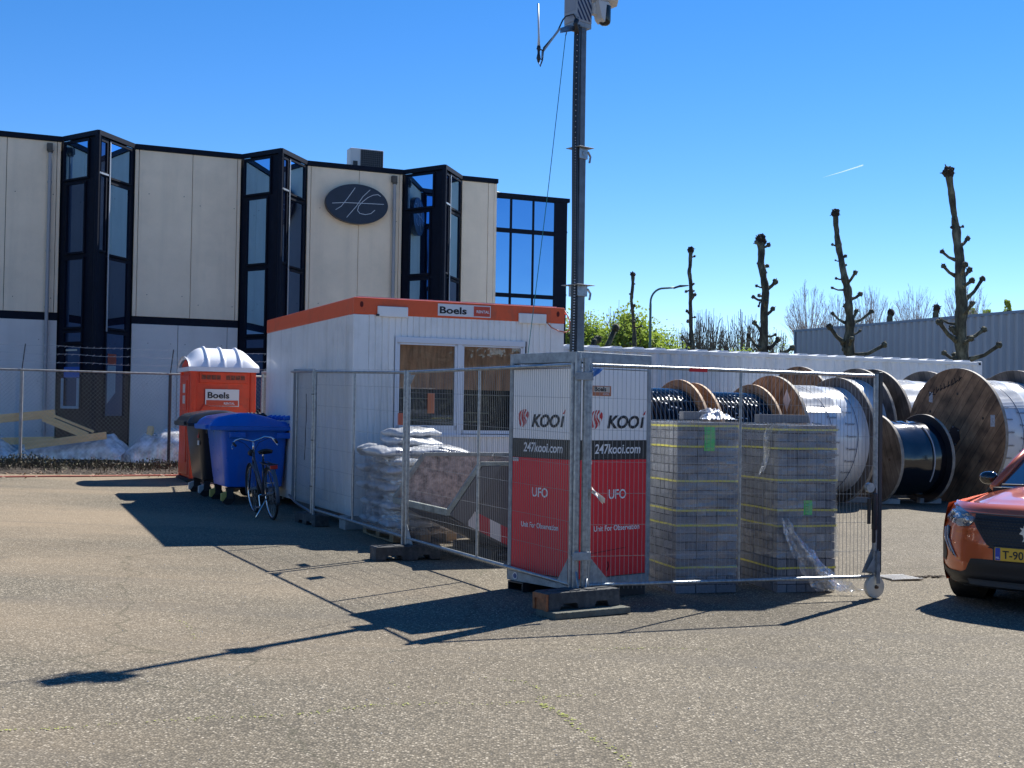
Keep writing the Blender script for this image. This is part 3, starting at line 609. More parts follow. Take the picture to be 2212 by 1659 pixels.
ply=woodmat('plywood_sheet',(.92,.52,.30),(.38,.21,.12),(7,1,.9))
b=MB(); b.box(.60,2.37,.045,.06,1.93,2.53); b.build('plywood_sheet',ply,cab)
b=MB(); b.box(.1,CW-.1,.3,.32,ZB,2.9); b.box(.1,.12,.14,.3,ZB,2.9); b.build('room_dark_backing',mat('cabin_room_dark',(.05,.052,.05),.9,var=.4),cab)  # dark sheet close behind the panes, painted as the unlit room
b=MB()
for z,x0,x1 in ((1.52,.66,1.3),(1.62,1.56,1.98),(1.50,1.56,1.98),(1.80,.7,1.38),(1.86,1.55,2.3)): b.box(x0,x1,.22,.24,z,z+.012)
b.build('shelf_edge',mat('shelf_pale',(.3,.33,.25),.6),cab)
b=MB(); b.tube([(2.70,-.05,2.868),(2.76,-.07,2.80),(2.86,-.08,2.76),(2.98,-.07,2.745),(3.05,-.03,2.79),(3.07,.0,2.90),(3.05,.06,3.0),(3.02,.12,3.03)],.008,6)
b.tube([(2.99,.02,3.06),(3.05,.0,2.95),(3.075,-.01,2.85),(3.03,-.04,2.76),(2.95,-.06,2.74)],.008,6)
b.build('cable',mat('orange_cable',(.60,.16,.08),.5),cab,smooth=True)
# concrete supports under the cabin
for i,(x,y,l) in enumerate(((.12,.12,'under the near front corner of the white cabin'),(CW-.15,.12,'under the right front corner of the white cabin, behind the skip'),(.12,CL-.15,'under the rear left corner of the white cabin, behind the bins'),(CW-.15,CL-.15,'under the rear right corner of the white cabin'))):
    w=C1+U3*x+V3*y; g0=gz(w.x,w.y)
    b=MB(); b.box(-.19,.19,-.14,.14,0,ZB-g0-.003); 
    b.build('support_block',concrete,None,bevel=.01,loc=(w.x,w.y,g0),rotz=ROTU); o=bpy.context.scene.collection.objects[-1]
    tag(o,'grey concrete support block '+l,'block','support blocks under the cabin')
# ================================================================ toilet
TO=Vector((-5.806,22.574,0)); tz=gz(TO.x,TO.y)
tl=thing('portable_toilet','orange red portable toilet with white domed roof beside the bins','toilet',(TO.x,TO.y,tz),ROTU)
ored=mat('toilet_red_plastic',(0.78,0.065,0.018),0.42,var=0.1,vscale=3,dirt=(.30,.05,.03),dscale=4,damt=.3)
streaks(ored,(.35,.12,.07),.45,(5,5,1.1),.55,.72)
TW,TD,TH=1.19,1.2,2.04
b=MB(); b.box(.04,TW-.04,.04,TD-.04,.06,TH); bd=b.build('body',ored,tl,bevel=.02)
b=MB()
for (x,y) in ((0,0),(TW-.11,0),(0,TD-.11),(TW-.11,TD-.11)): b.box(x,x+.11,y,y+.11,.05,TH)
b.build('corner_post',ored,tl,bevel=.03)
b=MB()
b.box(.16,1.03,.012,.05,1.80,2.0); b.box(.16,1.03,.018,.05,.16,.30)
b.prism([(.14,.0,1.25),(.26,.0,1.42),(.93,.0,1.42),(1.05,.0,1.25),(1.05,.0,.35),(.93,.0,.2),(.26,.0,.2),(.14,.0,.35)],(0,.045,0))
b.build('front_panel',ored,tl,bevel=.012)
b=MB()  # raised relief on the left side wall
b.box(-.012,.045,.16,TD-.16,.12,1.95)
sw=b.build('side_panel',ored,tl,bevel=.02)
b=MB(); b.box(-.03,-.010,.28,TD-.28,.35,1.2); b.box(-.03,-.010,.28,TD-.28,1.3,1.85); b.build('side_relief',ored,tl,bevel=.03)
b=MB()
def arch(y,x): # vault height over depth
    f=(y)/TD; return .50*math.sin(math.pi*clamp(f,0,1))**.55
pts=[(0.0,TD*i/16,TH+ (0.02 if i in(0,16) else .46*math.sin(math.pi*i/16)**.6)) for i in range(17)]
# hipped, vaulted roof
ov=.045
def roof(a,c):
    y=-ov+(TD+2*ov)*a; x=-ov+(TW+2*ov)*c
    e=min(1,(min(c,1-c))/.24); hx=.30+.70*math.sin(e*math.pi/2) if e<1 else 1
    ridge=0
    for k in (.27,.5,.73): ridge=max(ridge,math.exp(-((c-k)/.022)**4))
    s=math.sin(math.pi*clamp(a,0.0,1))**.6 if 0<a<1 else 0
    h=.37*s*(hx if c<.5 else hx*.98)+(.035*ridge*min(1,s*3))
    if c<.02: h=.20*s
    if c>.98: h=.12*s
    return (x,y,TH+.05+h)
b.grid(roof,24,100)
b.box(-ov,TW+ov,-ov,TD+ov,TH-.03,TH+.048)
b.build('roof',mat('toilet_white_plastic',(.78,.79,.82),.35),tl,smooth=True,auto=35)
b=MB(); b.prism([(0.0,.10,TH+.03),(0,TD/2-.32,TH+.12),(0,TD/2,TH+.2),(0,TD/2+.32,TH+.12),(0,TD-.1,TH+.03)],(.03,0,0)); b.build('gable_panel',ored,tl)
b=MB(); 
for i in range(9):
    if i==4: continue
    b.box(.20+i*.088,.275+i*.088,.004,.010,1.865,1.945)
b.build('vent_grille',mat('vent_dark',(.22,.07,.04),.8,var=.6,vscale=20),tl,isl=True)
b=MB(); b.box(.268,.878,.000,.011,1.375,1.69); sgn=b.build('sign_plate',MATS['sign_white'],tl)
b=MB(); b.box(.285,.861,-.003,-.001,1.392,1.49); b.build('red_field',MATS['sign_orange'],sgn)
text('Boels',.155,sgn,txtblack,(.300,-.003,1.528),(1,0,0),bold=.028,sx=1.18)
text('RENTAL',.055,sgn,txtwhite,(.60,-.006,1.415),(1,0,0),bold=.02,sx=1.0)
b=MB()
for z0,z1 in ((1.62,1.78),(1.42,1.57),(1.02,1.16)): b.box(-.036,-.031,.38,.62,z0,z1)
b.build('sticker',mat('faded_white_sticker',(.6,.58,.56),.5,var=.3,vscale=30),tl,isl=True)
b=MB(); b.box(-.03,.15,-.08,TD+.05,0,.07); b.box(TW-.15,TW+.03,-.08,TD+.05,0,.07); b.box(.2,TW-.2,.0,TD,.0,.06); b.build('base_skid',rubber,tl,bevel=.01)

# ================================================================ wheeled bins
def bin_(loc,label,mlid,mbody,brake):
    t=thing('wheeled_container',label,'container',loc,ROTU,'large wheeled waste containers')
    W,D=1.00,1.20; zb,zt=.27,1.16
    def rr(w0,w1,d0,d1,z,r=.08,n=5):
        P=[]
        for (cx,cy,a0) in ((w1-r,d0+r,-90),(w1-r,d1-r,0),(w0+r,d1-r,90),(w0+r,d0+r,180)):
            for i in range(n+1): a=R_(a0+90*i/n); P.append((cx+r*math.cos(a),cy+r*math.sin(a),z))
        return P
    b=MB(); secs=[]
    for z,ins in ((zb-.02,.16),(zb,.10),(.45,.075),(.80,.035),(zt-.06,.0),(zt-.06,-.03),(zt,-.03)):
        secs.append(rr(ins,W-ins*.45,ins*.8,D-ins*.8,z))
    k=len(secs[0]); 
    for s_ in secs: b.v+=s_
    for i in range(len(secs)-1):
        for j in range(k): l=(j+1)%k; b.face((i*k+j,i*k+l,(i+1)*k+l,(i+1)*k+j))
    b.face(range(k)); b.face([(len(secs)-1)*k+j for j in range(k)][::-1])
    b.build('body',mbody,t,smooth=True,auto=35)
    b=MB()
    for x in (.22,.5,.78): b.box(x-.02,x+.02,.015,.05,.34,1.0)
    for y in (.3,.6,.9): b.box(.005,.05,y-.02,y+.02,.5,1.0)
    # lid: front edge low (at x=-0.2), rises and rounds over to the hinge on the right
    b2=MB()
    def lid(a,c):
        x=-.17+ (W+.20)*a; y=-.06+(D+.12)*c
        if a<.12: h=.02+.12*(a/.12)**.6
        else: h=.14+.06*math.sin(math.pi*min(1,(a-.12)/.75))-.07*(max(0,a-.5)/.5)
        e=min(c,1-c)/.10; h*= math.sin(min(1,e)*math.pi/2)**.5; h*=min(1,min(a,1-a)/.03+.0)**.5
        return (x,y,zt+.012+h)
    b2.grid(lid,26,22); b2.box(-.17,W+.03,-.06,D+.06,zt-.045,zt+.010); 
    b2.box(-.21,-.12,.12,D-.12,zt-.03,zt+.03)
    b2.build('lid',mlid,t,smooth=True,auto=40)
    b=MB()
    for y in (.02,.30,.60,.90,1.18): b.tube([(W-.06,y,zt+.13),(W+.02,y,zt+.15),(W+.07,y,zt+.11)],[.03,.04,.035],8)
    b.box(W-.0,W+.09,0,D,zt-.02,zt+.06); b.build('lid_hinge',mlid,t,smooth=True,auto=40)
    b=MB(); b.box(.12,.36,-.045,.03,zt-.16,zt-.07); b.box(W-.18,W+.05,-.055,.03,zt-.17,zt-.08)
    b.box(.12,.36,D-.03,D+.045,zt-.16,zt-.07); b.box(W-.18,W+.05,D-.03,D+.055,zt-.17,zt-.08); b.build('grip',mbody,t,bevel=.012,isl=True)
    for (x,y) in ((.17,.14),(.17,D-.14),(W-.18,.14),(W-.18,D-.14)):
        b=MB(); b.lathe([(-.025,.05),(-.025,.098),(-.015,.10),(.015,.10),(.025,.098),(.025,.05)],20,'y',(x-.02,y,.10)); w=b.build('wheel',rubber,t,smooth=True,auto=40)
        b=MB(); b.box(x-.05,x+.05,y-.045,y-.03,.09,.24); b.box(x-.05,x+.05,y+.03,y+.045,.09,.24); b.box(x-.06,x+.06,y-.05,y+.05,.235,.255); b.build('castor_fork',darkst,w)
        if x<.3:
            b=MB(); b.prism([(x-.13,y-.035,.165),(x-.04,y-.035,.20),(x-.04,y-.035,.13),(x-.10,y-.035,.05),(x-.13,y-.035,.06)],(0,.07,0)); b.build('brake_pedal',brake,w,bevel=.008)
    return t
bluep=mat('blue_plastic',(0.004,0.13,0.56),0.30,var=0.08,vscale=4,rvar=.08)
greyp=mat('dark_grey_plastic',(0.022,0.023,0.026),0.30,var=0.1,vscale=4)
streaks(bluep,(.10,.14,.25),.35,(6,6,1.2),.52,.72)
BL=Vector((-4.29,18.50,0))
def gp(p): return (p.x,p.y,gz(p.x,p.y))
bin_(gp(BL),'blue wheeled waste container behind the parked bicycle, yellow wheel brakes',bluep,bluep,mat('yellow_brake',(.62,.47,.12),.5))
tb=bin_(gp(BL+V3*1.36-U3*.10),'dark grey wheeled waste container between the toilet and the blue container',greyp,greyp,mat('pale_brake',(.5,.5,.47),.5))
b=MB(); b.box(.02,.028,.05,.18,.82,.89); b.box(.015,.02,.05,.2,.93,1.02,1); b.build('sticker',[MATS['faded_white_sticker'],mat('red_sticker',(.35,.03,.03),.5)],tb)

# ================================================================ bicycle (local x = forward, leaning to its left)
bk=thing('bicycle','dark city bicycle parked on its kickstand in front of the blue container','bicycle',(-3.187,16.84,gz(-3.187,16.84)),math.atan2(.93,-.42))
bk.rotation_euler=(R_(-5),0,math.atan2(.93,-.42))
bikem=mat('bicycle_dark_blue_paint',(.016,.022,.045),.3,coat=.4); chrome=mat('chrome',(.75,.76,.78),.15,1.0)
RW=.345; WB=1.09
def wheel(cx,par=bk):
    b=MB(); b.tube([(cx+RW*math.cos(a*math.pi/24),0,RW+.0+RW*.97*math.sin(a*math.pi/24)) for a in range(48)],.019,6,closed=True); w=b.build('wheel',rubber,par,smooth=True)
    b=MB(); b.tube([(cx+(RW-.028)*math.cos(a*math.pi/24),0,RW+(RW-.028)*math.sin(a*math.pi/24)) for a in range(48)],.011,6,closed=True); b.build('rim',chrome,w,smooth=True)
    b=MB()
    for k in range(28):
        a=k*2*math.pi/28; s_=.022*(1 if k%2 else -1); b.bar((cx+.02*math.cos(a+.9),s_,RW+.02*math.sin(a+.9)),(cx+(RW-.03)*math.cos(a),0,RW+(RW-.03)*math.sin(a)),.0014,0,3)
    b.tube([(cx,-.06,RW),(cx,.06,RW)],.022,8); b.build('spokes',galv,w)
wheel(0); wheel(WB)
b=MB()
BB=(.46,0,.30); HT=(.90,0,.86); HB=(.945,0,.68); ST=(.335,0,.80)
b.tube([HT,HB],.021,8); b.tube([(.912,0,.82),(.46,0,.33)],.017,8); b.tube([(.935,0,.72),(.46,0,.29)],.019,8); b.tube([BB,ST],.016,8)
for s in (-1,1):
    b.tube([(.46,.03*s,.29),(0,.06*s,RW)],.010,6); b.tube([(.34,.02*s,.76),(0,.06*s,RW)],.009,6)
    b.tube([HB,(.955,.04*s,.66),(.99,.055*s,.5),(1.06,.055*s,.37),(WB,.055*s,RW)],.012,6)
b.build('frame',bikem,bk,smooth=True)
b=MB(); b.tube([(.895,0,.86),(.875,0,1.02)],.012,8); b.tube([ST,(.315,0,.90)],.013,8); b.build('seat_post',chrome,bk,smooth=True)
b=MB(); q=[(.70,.29,1.0),(.80,.295,1.03),(.86,.26,1.06),(.875,.17,1.08),(.88,.08,1.05),(.88,0,1.03),(.88,-.08,1.05),(.875,-.17,1.08),(.86,-.26,1.06),(.80,-.295,1.03),(.70,-.29,1.0)]
b.tube(q,.011,8); b.build('handlebar',chrome,bk,smooth=True)
b=MB(); 
for s in (-1,1): b.tube([(.68,.29*s,.995),(.80,.295*s,1.03)],.017,8)
b.build('hand_grip',rubber,bk,smooth=True)
b=MB()
for s in (-1,1): b.tube([(.84,.27*s,1.04),(.86,.31*s,.99),(.76,.32*s,.95)],.006,5)
b.build('brake_lever',chrome,bk,smooth=True)
b=MB(); b.tube([(.86,-.22,1.06),(.97,-.1,1.0),(.95,0,.85),(.94,.01,.75)],.004,5); b.tube([(.86,.22,1.06),(.97,.1,1.0),(.95,0,.88)],.004,5); b.build('cable',rubber,bk)
b=MB()
def sad(a,c):
    x=.17+.28*a; w=.085*(1-a)**.8+.022; y=(c-.5)*2*w; return (x,y,.935+.012*math.cos(a*3)-.03*abs(c-.5)**2*4-.01*a)
b.grid(sad,10,10); sd=b.build('saddle',blackp,bk,smooth=True); m_=sd.modifiers.new('s','SOLIDIFY'); m_.thickness=.045; m_.offset=-1
def fender(cx,a0,a1):
    b=MB()
    def f(a,c): t=a0+(a1-a0)*a; r_=RW+.028+.004*math.cos((c-.5)*3); return (cx+r_*math.cos(t),(c-.5)*.055,RW+r_*math.sin(t))
    b.grid(f,20,4); o=b.build('mudguard',mat('grey_mudguard',(.10,.12,.15),.35,.3),bk,smooth=True); m_=o.modifiers.new('s','SOLIDIFY'); m_.thickness=.003
fender(0,R_(45),R_(200)); fender(WB,R_(-15),R_(135))
b=MB()
for s in (-1,1): b.tube([(.33,.05*s,.76),(.1,.06*s,.745),(-.24,.06*s,.745)],.006,5); b.tube([(-.10,.06*s,.745),(0,.06*s,RW)],.005,5)
for x in (.2,.05,-.1,-.24): b.tube([(x,-.06,.745),(x,.06,.745)],.005,5)
b.build('luggage_rack',darkst,bk)
b=MB(); b.box(-.275,-.25,-.05,.05,.69,.74); b.build('rear_light',mat('red_reflector',(.55,.01,.01),.2),bk,bevel=.006)
b=MB(); b.lathe([(-.035,.095),(-.03,.10),(-.03,.0)],24,'y',(.46,0,.30)); b.tube([(.46,-.06,.30),(.46,.06,.30)],.012,6); b.tube([(.46,.06,.30),(.40,.07,.15)],.009,6); b.tube([(.46,-.06,.30),(.52,-.07,.45)],.009,6); b.box(.36,.44,.08,.15,.14,.16); b.box(.48,.56,-.16,-.08,.44,.46); b.build('crankset',chrome,bk)
b=MB(); b.prism([(0,-.045,.42),(.5,-.045,.40),(.58,-.045,.32),(.56,-.045,.22),(.4,-.045,.20),(-.03,-.045,.30),(-.07,-.045,.36)],(0,.02,0)); b.build('chain_case',blackp,bk,bevel=.006)
b=MB(); b.tube([(.03,.05,.30),(.0,.16,.15),(-.03,.26,.01)],.008,6); b.build('kickstand',chrome,bk,smooth=True)
b=MB(); b.lathe([(-.03,.02),(-.02,.045),(.03,.05)],14,'x',(1.02,0,.86)); b.build('headlight',blackp,bk)

# ================================================================ fences
def fence(name,label,P0,P1,z0,z1,zt0,zt1,mid=.5,group=None,spacing=.041,zb=.17,hw=None,postr=.021,bend=None,cat='fence'):
    """local x from P0 to P1; z0/z1 ground at the ends; zt top of the rail"""
    P0=Vector(P0);P1=Vector(P1);d=P1-P0;L=d.length; a=math.atan2(d.y,d.x)
    t=thing(name,label,cat,(P0.x,P0.y,z0),a,group)
    dz=z1-z0
    def Zt(x): return (zt0-z0)*(1-x/L)+(zt1-z0)*x/L
    def Zb(x): return zb+dz*x/L
    yb=(lambda x:0.0) if bend is None else bend
    b=MB()
    for x in (postr,L-postr): b.tube([(x,yb(x),Zb(x)-zb+.03),(x,yb(x),Zt(x)+.02)],postr,10)
    N=24
    b.tube([(postr+(L-2*postr)*i/N,yb(L*i/N),Zt(L*i/N)) for i in range(N+1)],.017,8); b.tube([(postr+(L-2*postr)*i/N,yb(L*i/N),Zb(L*i/N)) for i in range(N+1)],.017,8)
    if mid: b.tube([(L*mid,yb(L*mid)+.0,Zb(L*mid)),(L*mid,yb(L*mid),Zt(L*mid))],.014,8)
    fr=b.build('frame',galv,t,smooth=True,auto=50)
    b=MB(); n=int((L-.06)/spacing)
    for i in range(1,n):
        x=.03+(L-.06)*i/n; b.bar((x,yb(x)-.018,Zb(x)-.035),(x,yb(x)-.018,Zt(x)+.035),.0018,0,4)
    for hz in (hw or (.28,.55,.81,1.08,1.35,1.62)):
        b.tube([(L*i/N,yb(L*i/N)-.0225+.004*math.sin(i*2.1),hz+Zb(L*i/N)+.0-(0 if hw else 0)) for i in range(N+1)],.0018,4,0,False)
    b.build('wire_mesh',wirem,t)
    return t,fr,L
FP=Vector((.54,10.5,0)); P2=Vector((-1.137,13.56,0)); P3=Vector((-2.575,16.3,0)); P4=Vector((-3.614,19.65,0)); P5=Vector((-4.60,23.02,0)); GE=Vector((3.46,11.8,0))
g=lambda p:gz(p.x,p.y)
GRP='temporary steel mesh fence panels'
d12=(P2-FP).normalized(); 
f1,fr1,L1=fence('mesh_fence','mesh fence panel in front of the tilted skip and the sandbag pallet',FP+d12*.03,P2-d12*.03,0,g(P2),2.055,2.06,.51,GRP,spacing=.0375,zb=.205,hw=(.26,.52,.78,1.0,1.27,1.57))
b=MB(); b.box(L1-.60,L1-.45,-.035,-.026,1.62,1.83); pl_=b.build('owner_plate',mat('plate_orange',(.60,.17,.06),.5),f1)
b=MB(); b.box(L1-.585,L1-.465,-.039,-.036,1.72,1.81); b.build('white_field',txtwhite,pl_); text('Boels',.04,pl_,txtblack,(L1-.58,-.042,1.745),(1,0,0),bold=.03,sx=1.0)
b=MB()
b.prism([(L1-.06,.012,1.9),(L1-.06,.012,2.03),(L1-.2,.012,2.03)],(0,-.004,0)); b.prism([(L1-.05,.012,.2),(L1-.05,.012,.42),(L1-.24,.012,.19)],(0,-.004,0)); b.prism([(.05,.012,.2),(.05,.012,.42),(.24,.012,.19)],(0,-.004,0)); b.build('corner_gusset',galvd,f1,isl=True)
d23=(P3-P2).normalized()
f2,fr2,L2=fence('mesh_fence','mesh fence panel in front of the near end of the white cabin, small red tag',P2+d23*.03,P3-d23*.03,g(P2),g(P3),2.06,2.13,.52,GRP,zb=.21)
b=MB(); b.box(.07,.27,-.03,-.022,1.42,1.55); tg=b.build('warning_tag',mat('tag_red',(.60,.10,.04),.5),f2); text('4',.085,tg,txtwhite,(.19,-.034,1.455),(1,0,0),bold=.03,align='CENTER')
d34=(P4-P3).normalized()
f3,fr3,L3=fence('mesh_fence','bent mesh fence panel running back beside the blue container',P3+d34*.03,P4-d34*.03,g(P3),g(P4),2.14,2.22,.45,GRP,zb=.16,bend=lambda x:.06*math.sin(x*1.6)*(x/3.4))
b=MB(); pts=[]
b.tube([(1.02,-.04,1.72),(1.05,-.05,1.55),(1.12,-.06,1.35),(1.10,-.05,1.2),(1.17,-.06,1.02),(1.16,-.05,.8)],.006,5)
for zz_ in (.5,1.1,1.7): b.box(-.03,.05,-.03,.03,zz_,zz_+.012)
b.build('cable_tie_remains',blackp,f3,isl=True)
d45=(P5-P4).normalized()
f4,fr4,L4=fence('mesh_fence','farthest mesh fence panel, half hidden behind the orange red toilet',P4+d45*.03,P5,g(P4),g(P5),2.22,2.30,.5,GRP,zb=.16)
# ---- gate with wheel
dg=(GE-FP).normalized(); GS=FP+dg*.10
t,fr,LG=fence('fence_gate','wheeled mesh gate leaf standing in front of the two paver stacks','gate',(0,0,0),0,0,0,0) if False else fence('fence_gate','wheeled mesh gate leaf standing in front of the two stacks of pavers',GS,GE,-.005,-.05,2.055,2.04,.5,None,.0425,zb=.205,hw=(.245,.51,.775,1.04,1.31,1.58),postr=.026,cat='gate')
b=MB(); b.tube([(0.0,0,.15),(0,0,2.12)],.034,10); b.tube([(-.075,.02,.10),(-.075,.02,2.16)],.030,10); b.build('hinge_post',galv,t,smooth=True,auto=50)
b=MB(); b.prism([(.03,.012,.19),(.03,.012,.47),(.27,.012,.20)],(0,-.005,0)); b.prism([(LG-.04,.012,.19),(LG-.04,.012,.45),(LG-.17,.012,.20)],(0,-.005,0)); b.build('corner_gusset',galvd,t,isl=True)
b=MB()
for z in (1.93,.42): b.box(-.13,.04,-.045,-.036,z,z+.07); b.tube([(-.10,-.045,z+.035),(-.10,.05,z+.035)],.012,6)
b.build('hinge_bracket',galvd,t,bevel=.004,isl=True)
b=MB(); b.tube([(-.10,-.05,.33),(-.09,-.07,.16),(-.05,-.08,.15),(-.02,-.07,.20),(0.0,-.05,.27)],.009,6); b.build('hook',galv,t,smooth=True)
b=MB(); b.box(LG-.012,LG+.03,-.03,.03,.20,2.08); b.build('end_post',darkst,t,bevel=.004)
b=MB(); b.box(LG-.095,LG-.055,-.055,-.03,.48,1.00); b.box(LG-.10,LG-.045,-.06,-.03,.60,.95); b.build('lever',blackp,t,bevel=.012)
b=MB(); b.tube([(LG-.14,-.05,.90),(LG-.14,-.05,.66)],.017,8); b.box(LG-.155,LG-.125,-.06,-.045,.74,.84); b.build('handle_strap',blackp,t)
b=MB(); b.lathe([(-.02,.022),(-.02,.045),(.02,.045),(.02,.022)],18,'y',(LG-.145,-.06,1.0)); b.build('latch_roller',galv,t,smooth=True,auto=40)
b=MB(); b.prism([(LG-.06,-.03,.20),(LG-.01,-.03,.20),(LG-.01,-.03,.42),(LG-.15,-.03,.22)],(0,-.006,0)); b.box(LG-.045,LG-.005,-.055,-.048,.10,.40); b.box(LG-.045,LG-.005,.048,.055,.10,.30); b.box(LG-.045,LG-.005,-.055,.055,.285,.30)
b.build('wheel_bracket',galvd,t)
gzl=-.05+.005
b=MB(); b.lathe([(-.026,.02),(-.026,.085),(-.022,.103),(-.010,.108),(.010,.108),(.022,.103),(.026,.085),(.026,.02)],36,'y',(LG-.03,-.0,.108+gzl+.002)); w=b.build('wheel',mat('cream_wheel_plastic',(.66,.61,.50),.45,var=.08),t,smooth=True,auto=45)
b=MB(); b.lathe([(-.050,.014),(.050,.014)],12,'y',(LG-.03,0,.110+gzl)); b.lathe([(-.032,.018),(-.027,.018)],12,'y',(LG-.03,0,.110+gzl)); b.build('axle',mat('rusty_axle',(.12,.07,.04),.7),w)
b=MB(); b.box(1.0,1.18,-.024,-.012,2.03,2.065); b.build('red_tape',mat('red_tape',(.6,.02,.02),.5),t)
# paper scrap and blue bag scrap caught in the mesh
b=MB(); r=random.Random(5)
def scr(a,c): return (.035+.12*a,-.045-.02*math.sin(a*5+c*3),.985-.10*a+.04*c+.02*math.sin(c*7))
b.grid(scr,6,4); o=b.build('paper_scrap',mat('scrap_white',(.75,.68,.62),.7),None,smooth=True); o.location=t.location; o.rotation_euler=t.rotation_euler; tag(o,'crumpled white paper scrap caught in the gate mesh over the red panel','paper scrap')
b=MB(); b.grid(lambda a,c:(.03+.10*a,-.04-.02*math.sin(a*6+c*4),2.03-.09*c*(1-a)),6,6); o=b.build('plastic_scrap',mat('scrap_blue',(.10,.25,.55),.4),None,smooth=True); o.location=t.location; o.rotation_euler=t.rotation_euler; tag(o,'small blue plastic scrap caught at the top corner of the gate','plastic scrap')
# ---- feet
footm=mat('foot_dark_rubber',(0.045,0.048,0.050),0.75,var=0.3,vscale=20,dirt=(.2,.19,.17),dscale=7,damt=.5)
def foot(label,loc,rot,L=.72,W=.22,H=.145,orange_end=False):
    t=thing('ballast_block',label,'fence foot',loc,rot,'blocks that hold the fence posts')
    h=L/2
    prof=[(-h,0),(-h,H-.01),(-h+.01,H),(h-.01,H),(h,H-.01),(h,0),(h-.11,0),(h-.13,.05),(h-.24,.05),(h-.26,0),(.08,0),(-.08,0) if False else (.07,0),(-.07,0),(-h+.30,0),(-h+.28,.05),(-h+.13,.05),(-h+.11,0)]
    b=MB(); b.prism([(x,-W/2,z) for x,z in prof],(0,W,0)); b.build('block',footm,t,bevel=.006)
    b=MB(); b.box(-h+.06,h-.06,-.03,.03,H,H+.006); b.box(-.14,-.04,-.09,.09,H,H+.008); b.box(.04,.14,-.09,.09,H,H+.008); b.build('top_rib',footm,t)
    if orange_end:
        b=MB(); b.box(-h-.006,-h,-W/2+.01,W/2-.01,0.0,H-.01); b.box(-h-.020,-h-.006,-W/2+.01,-W/2+.04,0,H-.01); b.box(-h-.020,-h-.006,W/2-.04,W/2-.01,0,H-.01); b.box(-h-.020,-h-.006,-W/2+.04,W/2-.04,H-.05,H-.01)
        b.build('end_face',mat('orange_brown_rubber',(.42,.14,.05),.7,var=.35,vscale=14),t)
    return t
SD=math.atan2(.40,.62)
sc=Vector((.60,10.40,0))
b=MB(); b.box(-.38,.38,-.145,.145,0,.052); sl_=b.build('paving_slab',mat('mossy_slab',(.14,.14,.11),.9,var=.3,vscale=9,bump=.4),None,bevel=.004,loc=(sc.x+.02,sc.y-.02,gz(sc.x,sc.y)),rotz=SD); tag(sl_,'mossy concrete slab under the near corner fence foot','slab')
foot('dark fence foot with orange end on a slab at the near fence corner',(sc.x-.03,sc.y+.03,gz(sc.x,sc.y)+.053),SD,orange_end=True)
foot('dark fence foot under the middle corner post, left of the tilted skip',(P2.x+.03,P2.y-.22,gz(P2.x,P2.y)),math.atan2(.3,.69))
foot('small looking fence foot seen end on beside the rear bicycle wheel',(P3.x-.02,P3.y+.12,g(P3)),math.atan2(.84,-.54),L=.66,W=.2)
foot('fence foot in shade behind the blue container',(P4.x,P4.y+.05,g(P4)),.4)
# ---- chain link fence on the left
cl=thing('chain_link_fence','old chain link fence with three barbed strands in front of the office','fence',tuple(Vector((-9.637,24.569,0))),ROTU)
def fz(x): p=Vector((-9.637,24.569,0))+U3*x; return gz(p.x,p.y)+.05
X0,X1=-4.4,7.6
b=MB(); tp=lambda x:fz(x)+1.80-.0*x
b.tube([(X0,0,2.36),(X0+4,0,2.325),(2.85,0,2.315),(X1,0,2.30)],.021,8); tr_=b.build('top_rail',mat('weathered_rail',(.30,.30,.28),.6,.3,var=.35,vscale=14),cl,smooth=True)
for x,top in ((-2.85,2.34),(0,2.34),(2.85,2.32),(5.7,2.31)):
    b=MB(); b.tube([(x,.03,fz(x)-.05),(x,.03,top)],.033,10); b.build('post',mat('grey_fence_post',(.34,.35,.34),.55,.4,var=.3) if x<1 else darkst,cl,smooth=True,auto=50)
    b=MB(); b.tube([(x,.03,top),(x+.05,.0,top+.5)],.012,6); b.build('wire_outrigger',darkst,cl)
b=MB()
for dz in (.16,.32,.48):
    N=60; b.tube([(X0+(X1-X0)*i/N,-.0,2.36-.006*(i/N*12)+dz+.012*math.sin(i*.9+dz*9)) for i in range(N+1)],.004,4,0,False)
    for k in range(90):
        x=X0+(X1-X0)*k/90; z=2.36-.006*(k/90*12)+dz; b.bar((x-.02,0,z-.02),(x+.02,.01,z+.02),.0025,0,3)
b.build('barbed_wire',mat('barbed_wire_grey',(.45,.46,.47),.4,.5),cl)
b=MB(); H=1.86; s_=.085
x=X0-H
while x<X1:
    for sgn in (1,-1):
        xa,xb=(x,x+H) if sgn==1 else (x+H,x)
        # clip to the fence span
        p=Vector((xa,0,0)); q=Vector((xb,0,H)); pts=[]
        for f in (0,1): pass
        t0,t1=0.0,1.0
        for lim,s2 in ((X0,1),(X1,-1)):
            da=(p.x-lim)*s2; db=(q.x-lim)*s2
            if da<0 and db<0: t0=2; break
            if da<0: t0=max(t0,-da/(db-da))
            if db<0: t1=min(t1,da/(da-db))
        if t0<t1:
            a=p.lerp(q,t0); c=p.lerp(q,t1); pass
            b.bar((a.x,-.006*sgn,a.z+.45),(c.x,-.006*sgn,c.z+.45),.0014,0,3)
    x+=s_
b.build('chain_link_mesh',mat('mesh_wire_grey',(.15,.19,.23),.6,.0),cl)
# ================================================================ camera mast unit
KA=math.atan2(.637,.77); KP_=Vector((.569,10.9,0))
ku=thing('camera_mast_unit','tall red and white camera mast unit behind the fence corner','camera mast',(KP_.x,KP_.y,0),KA)
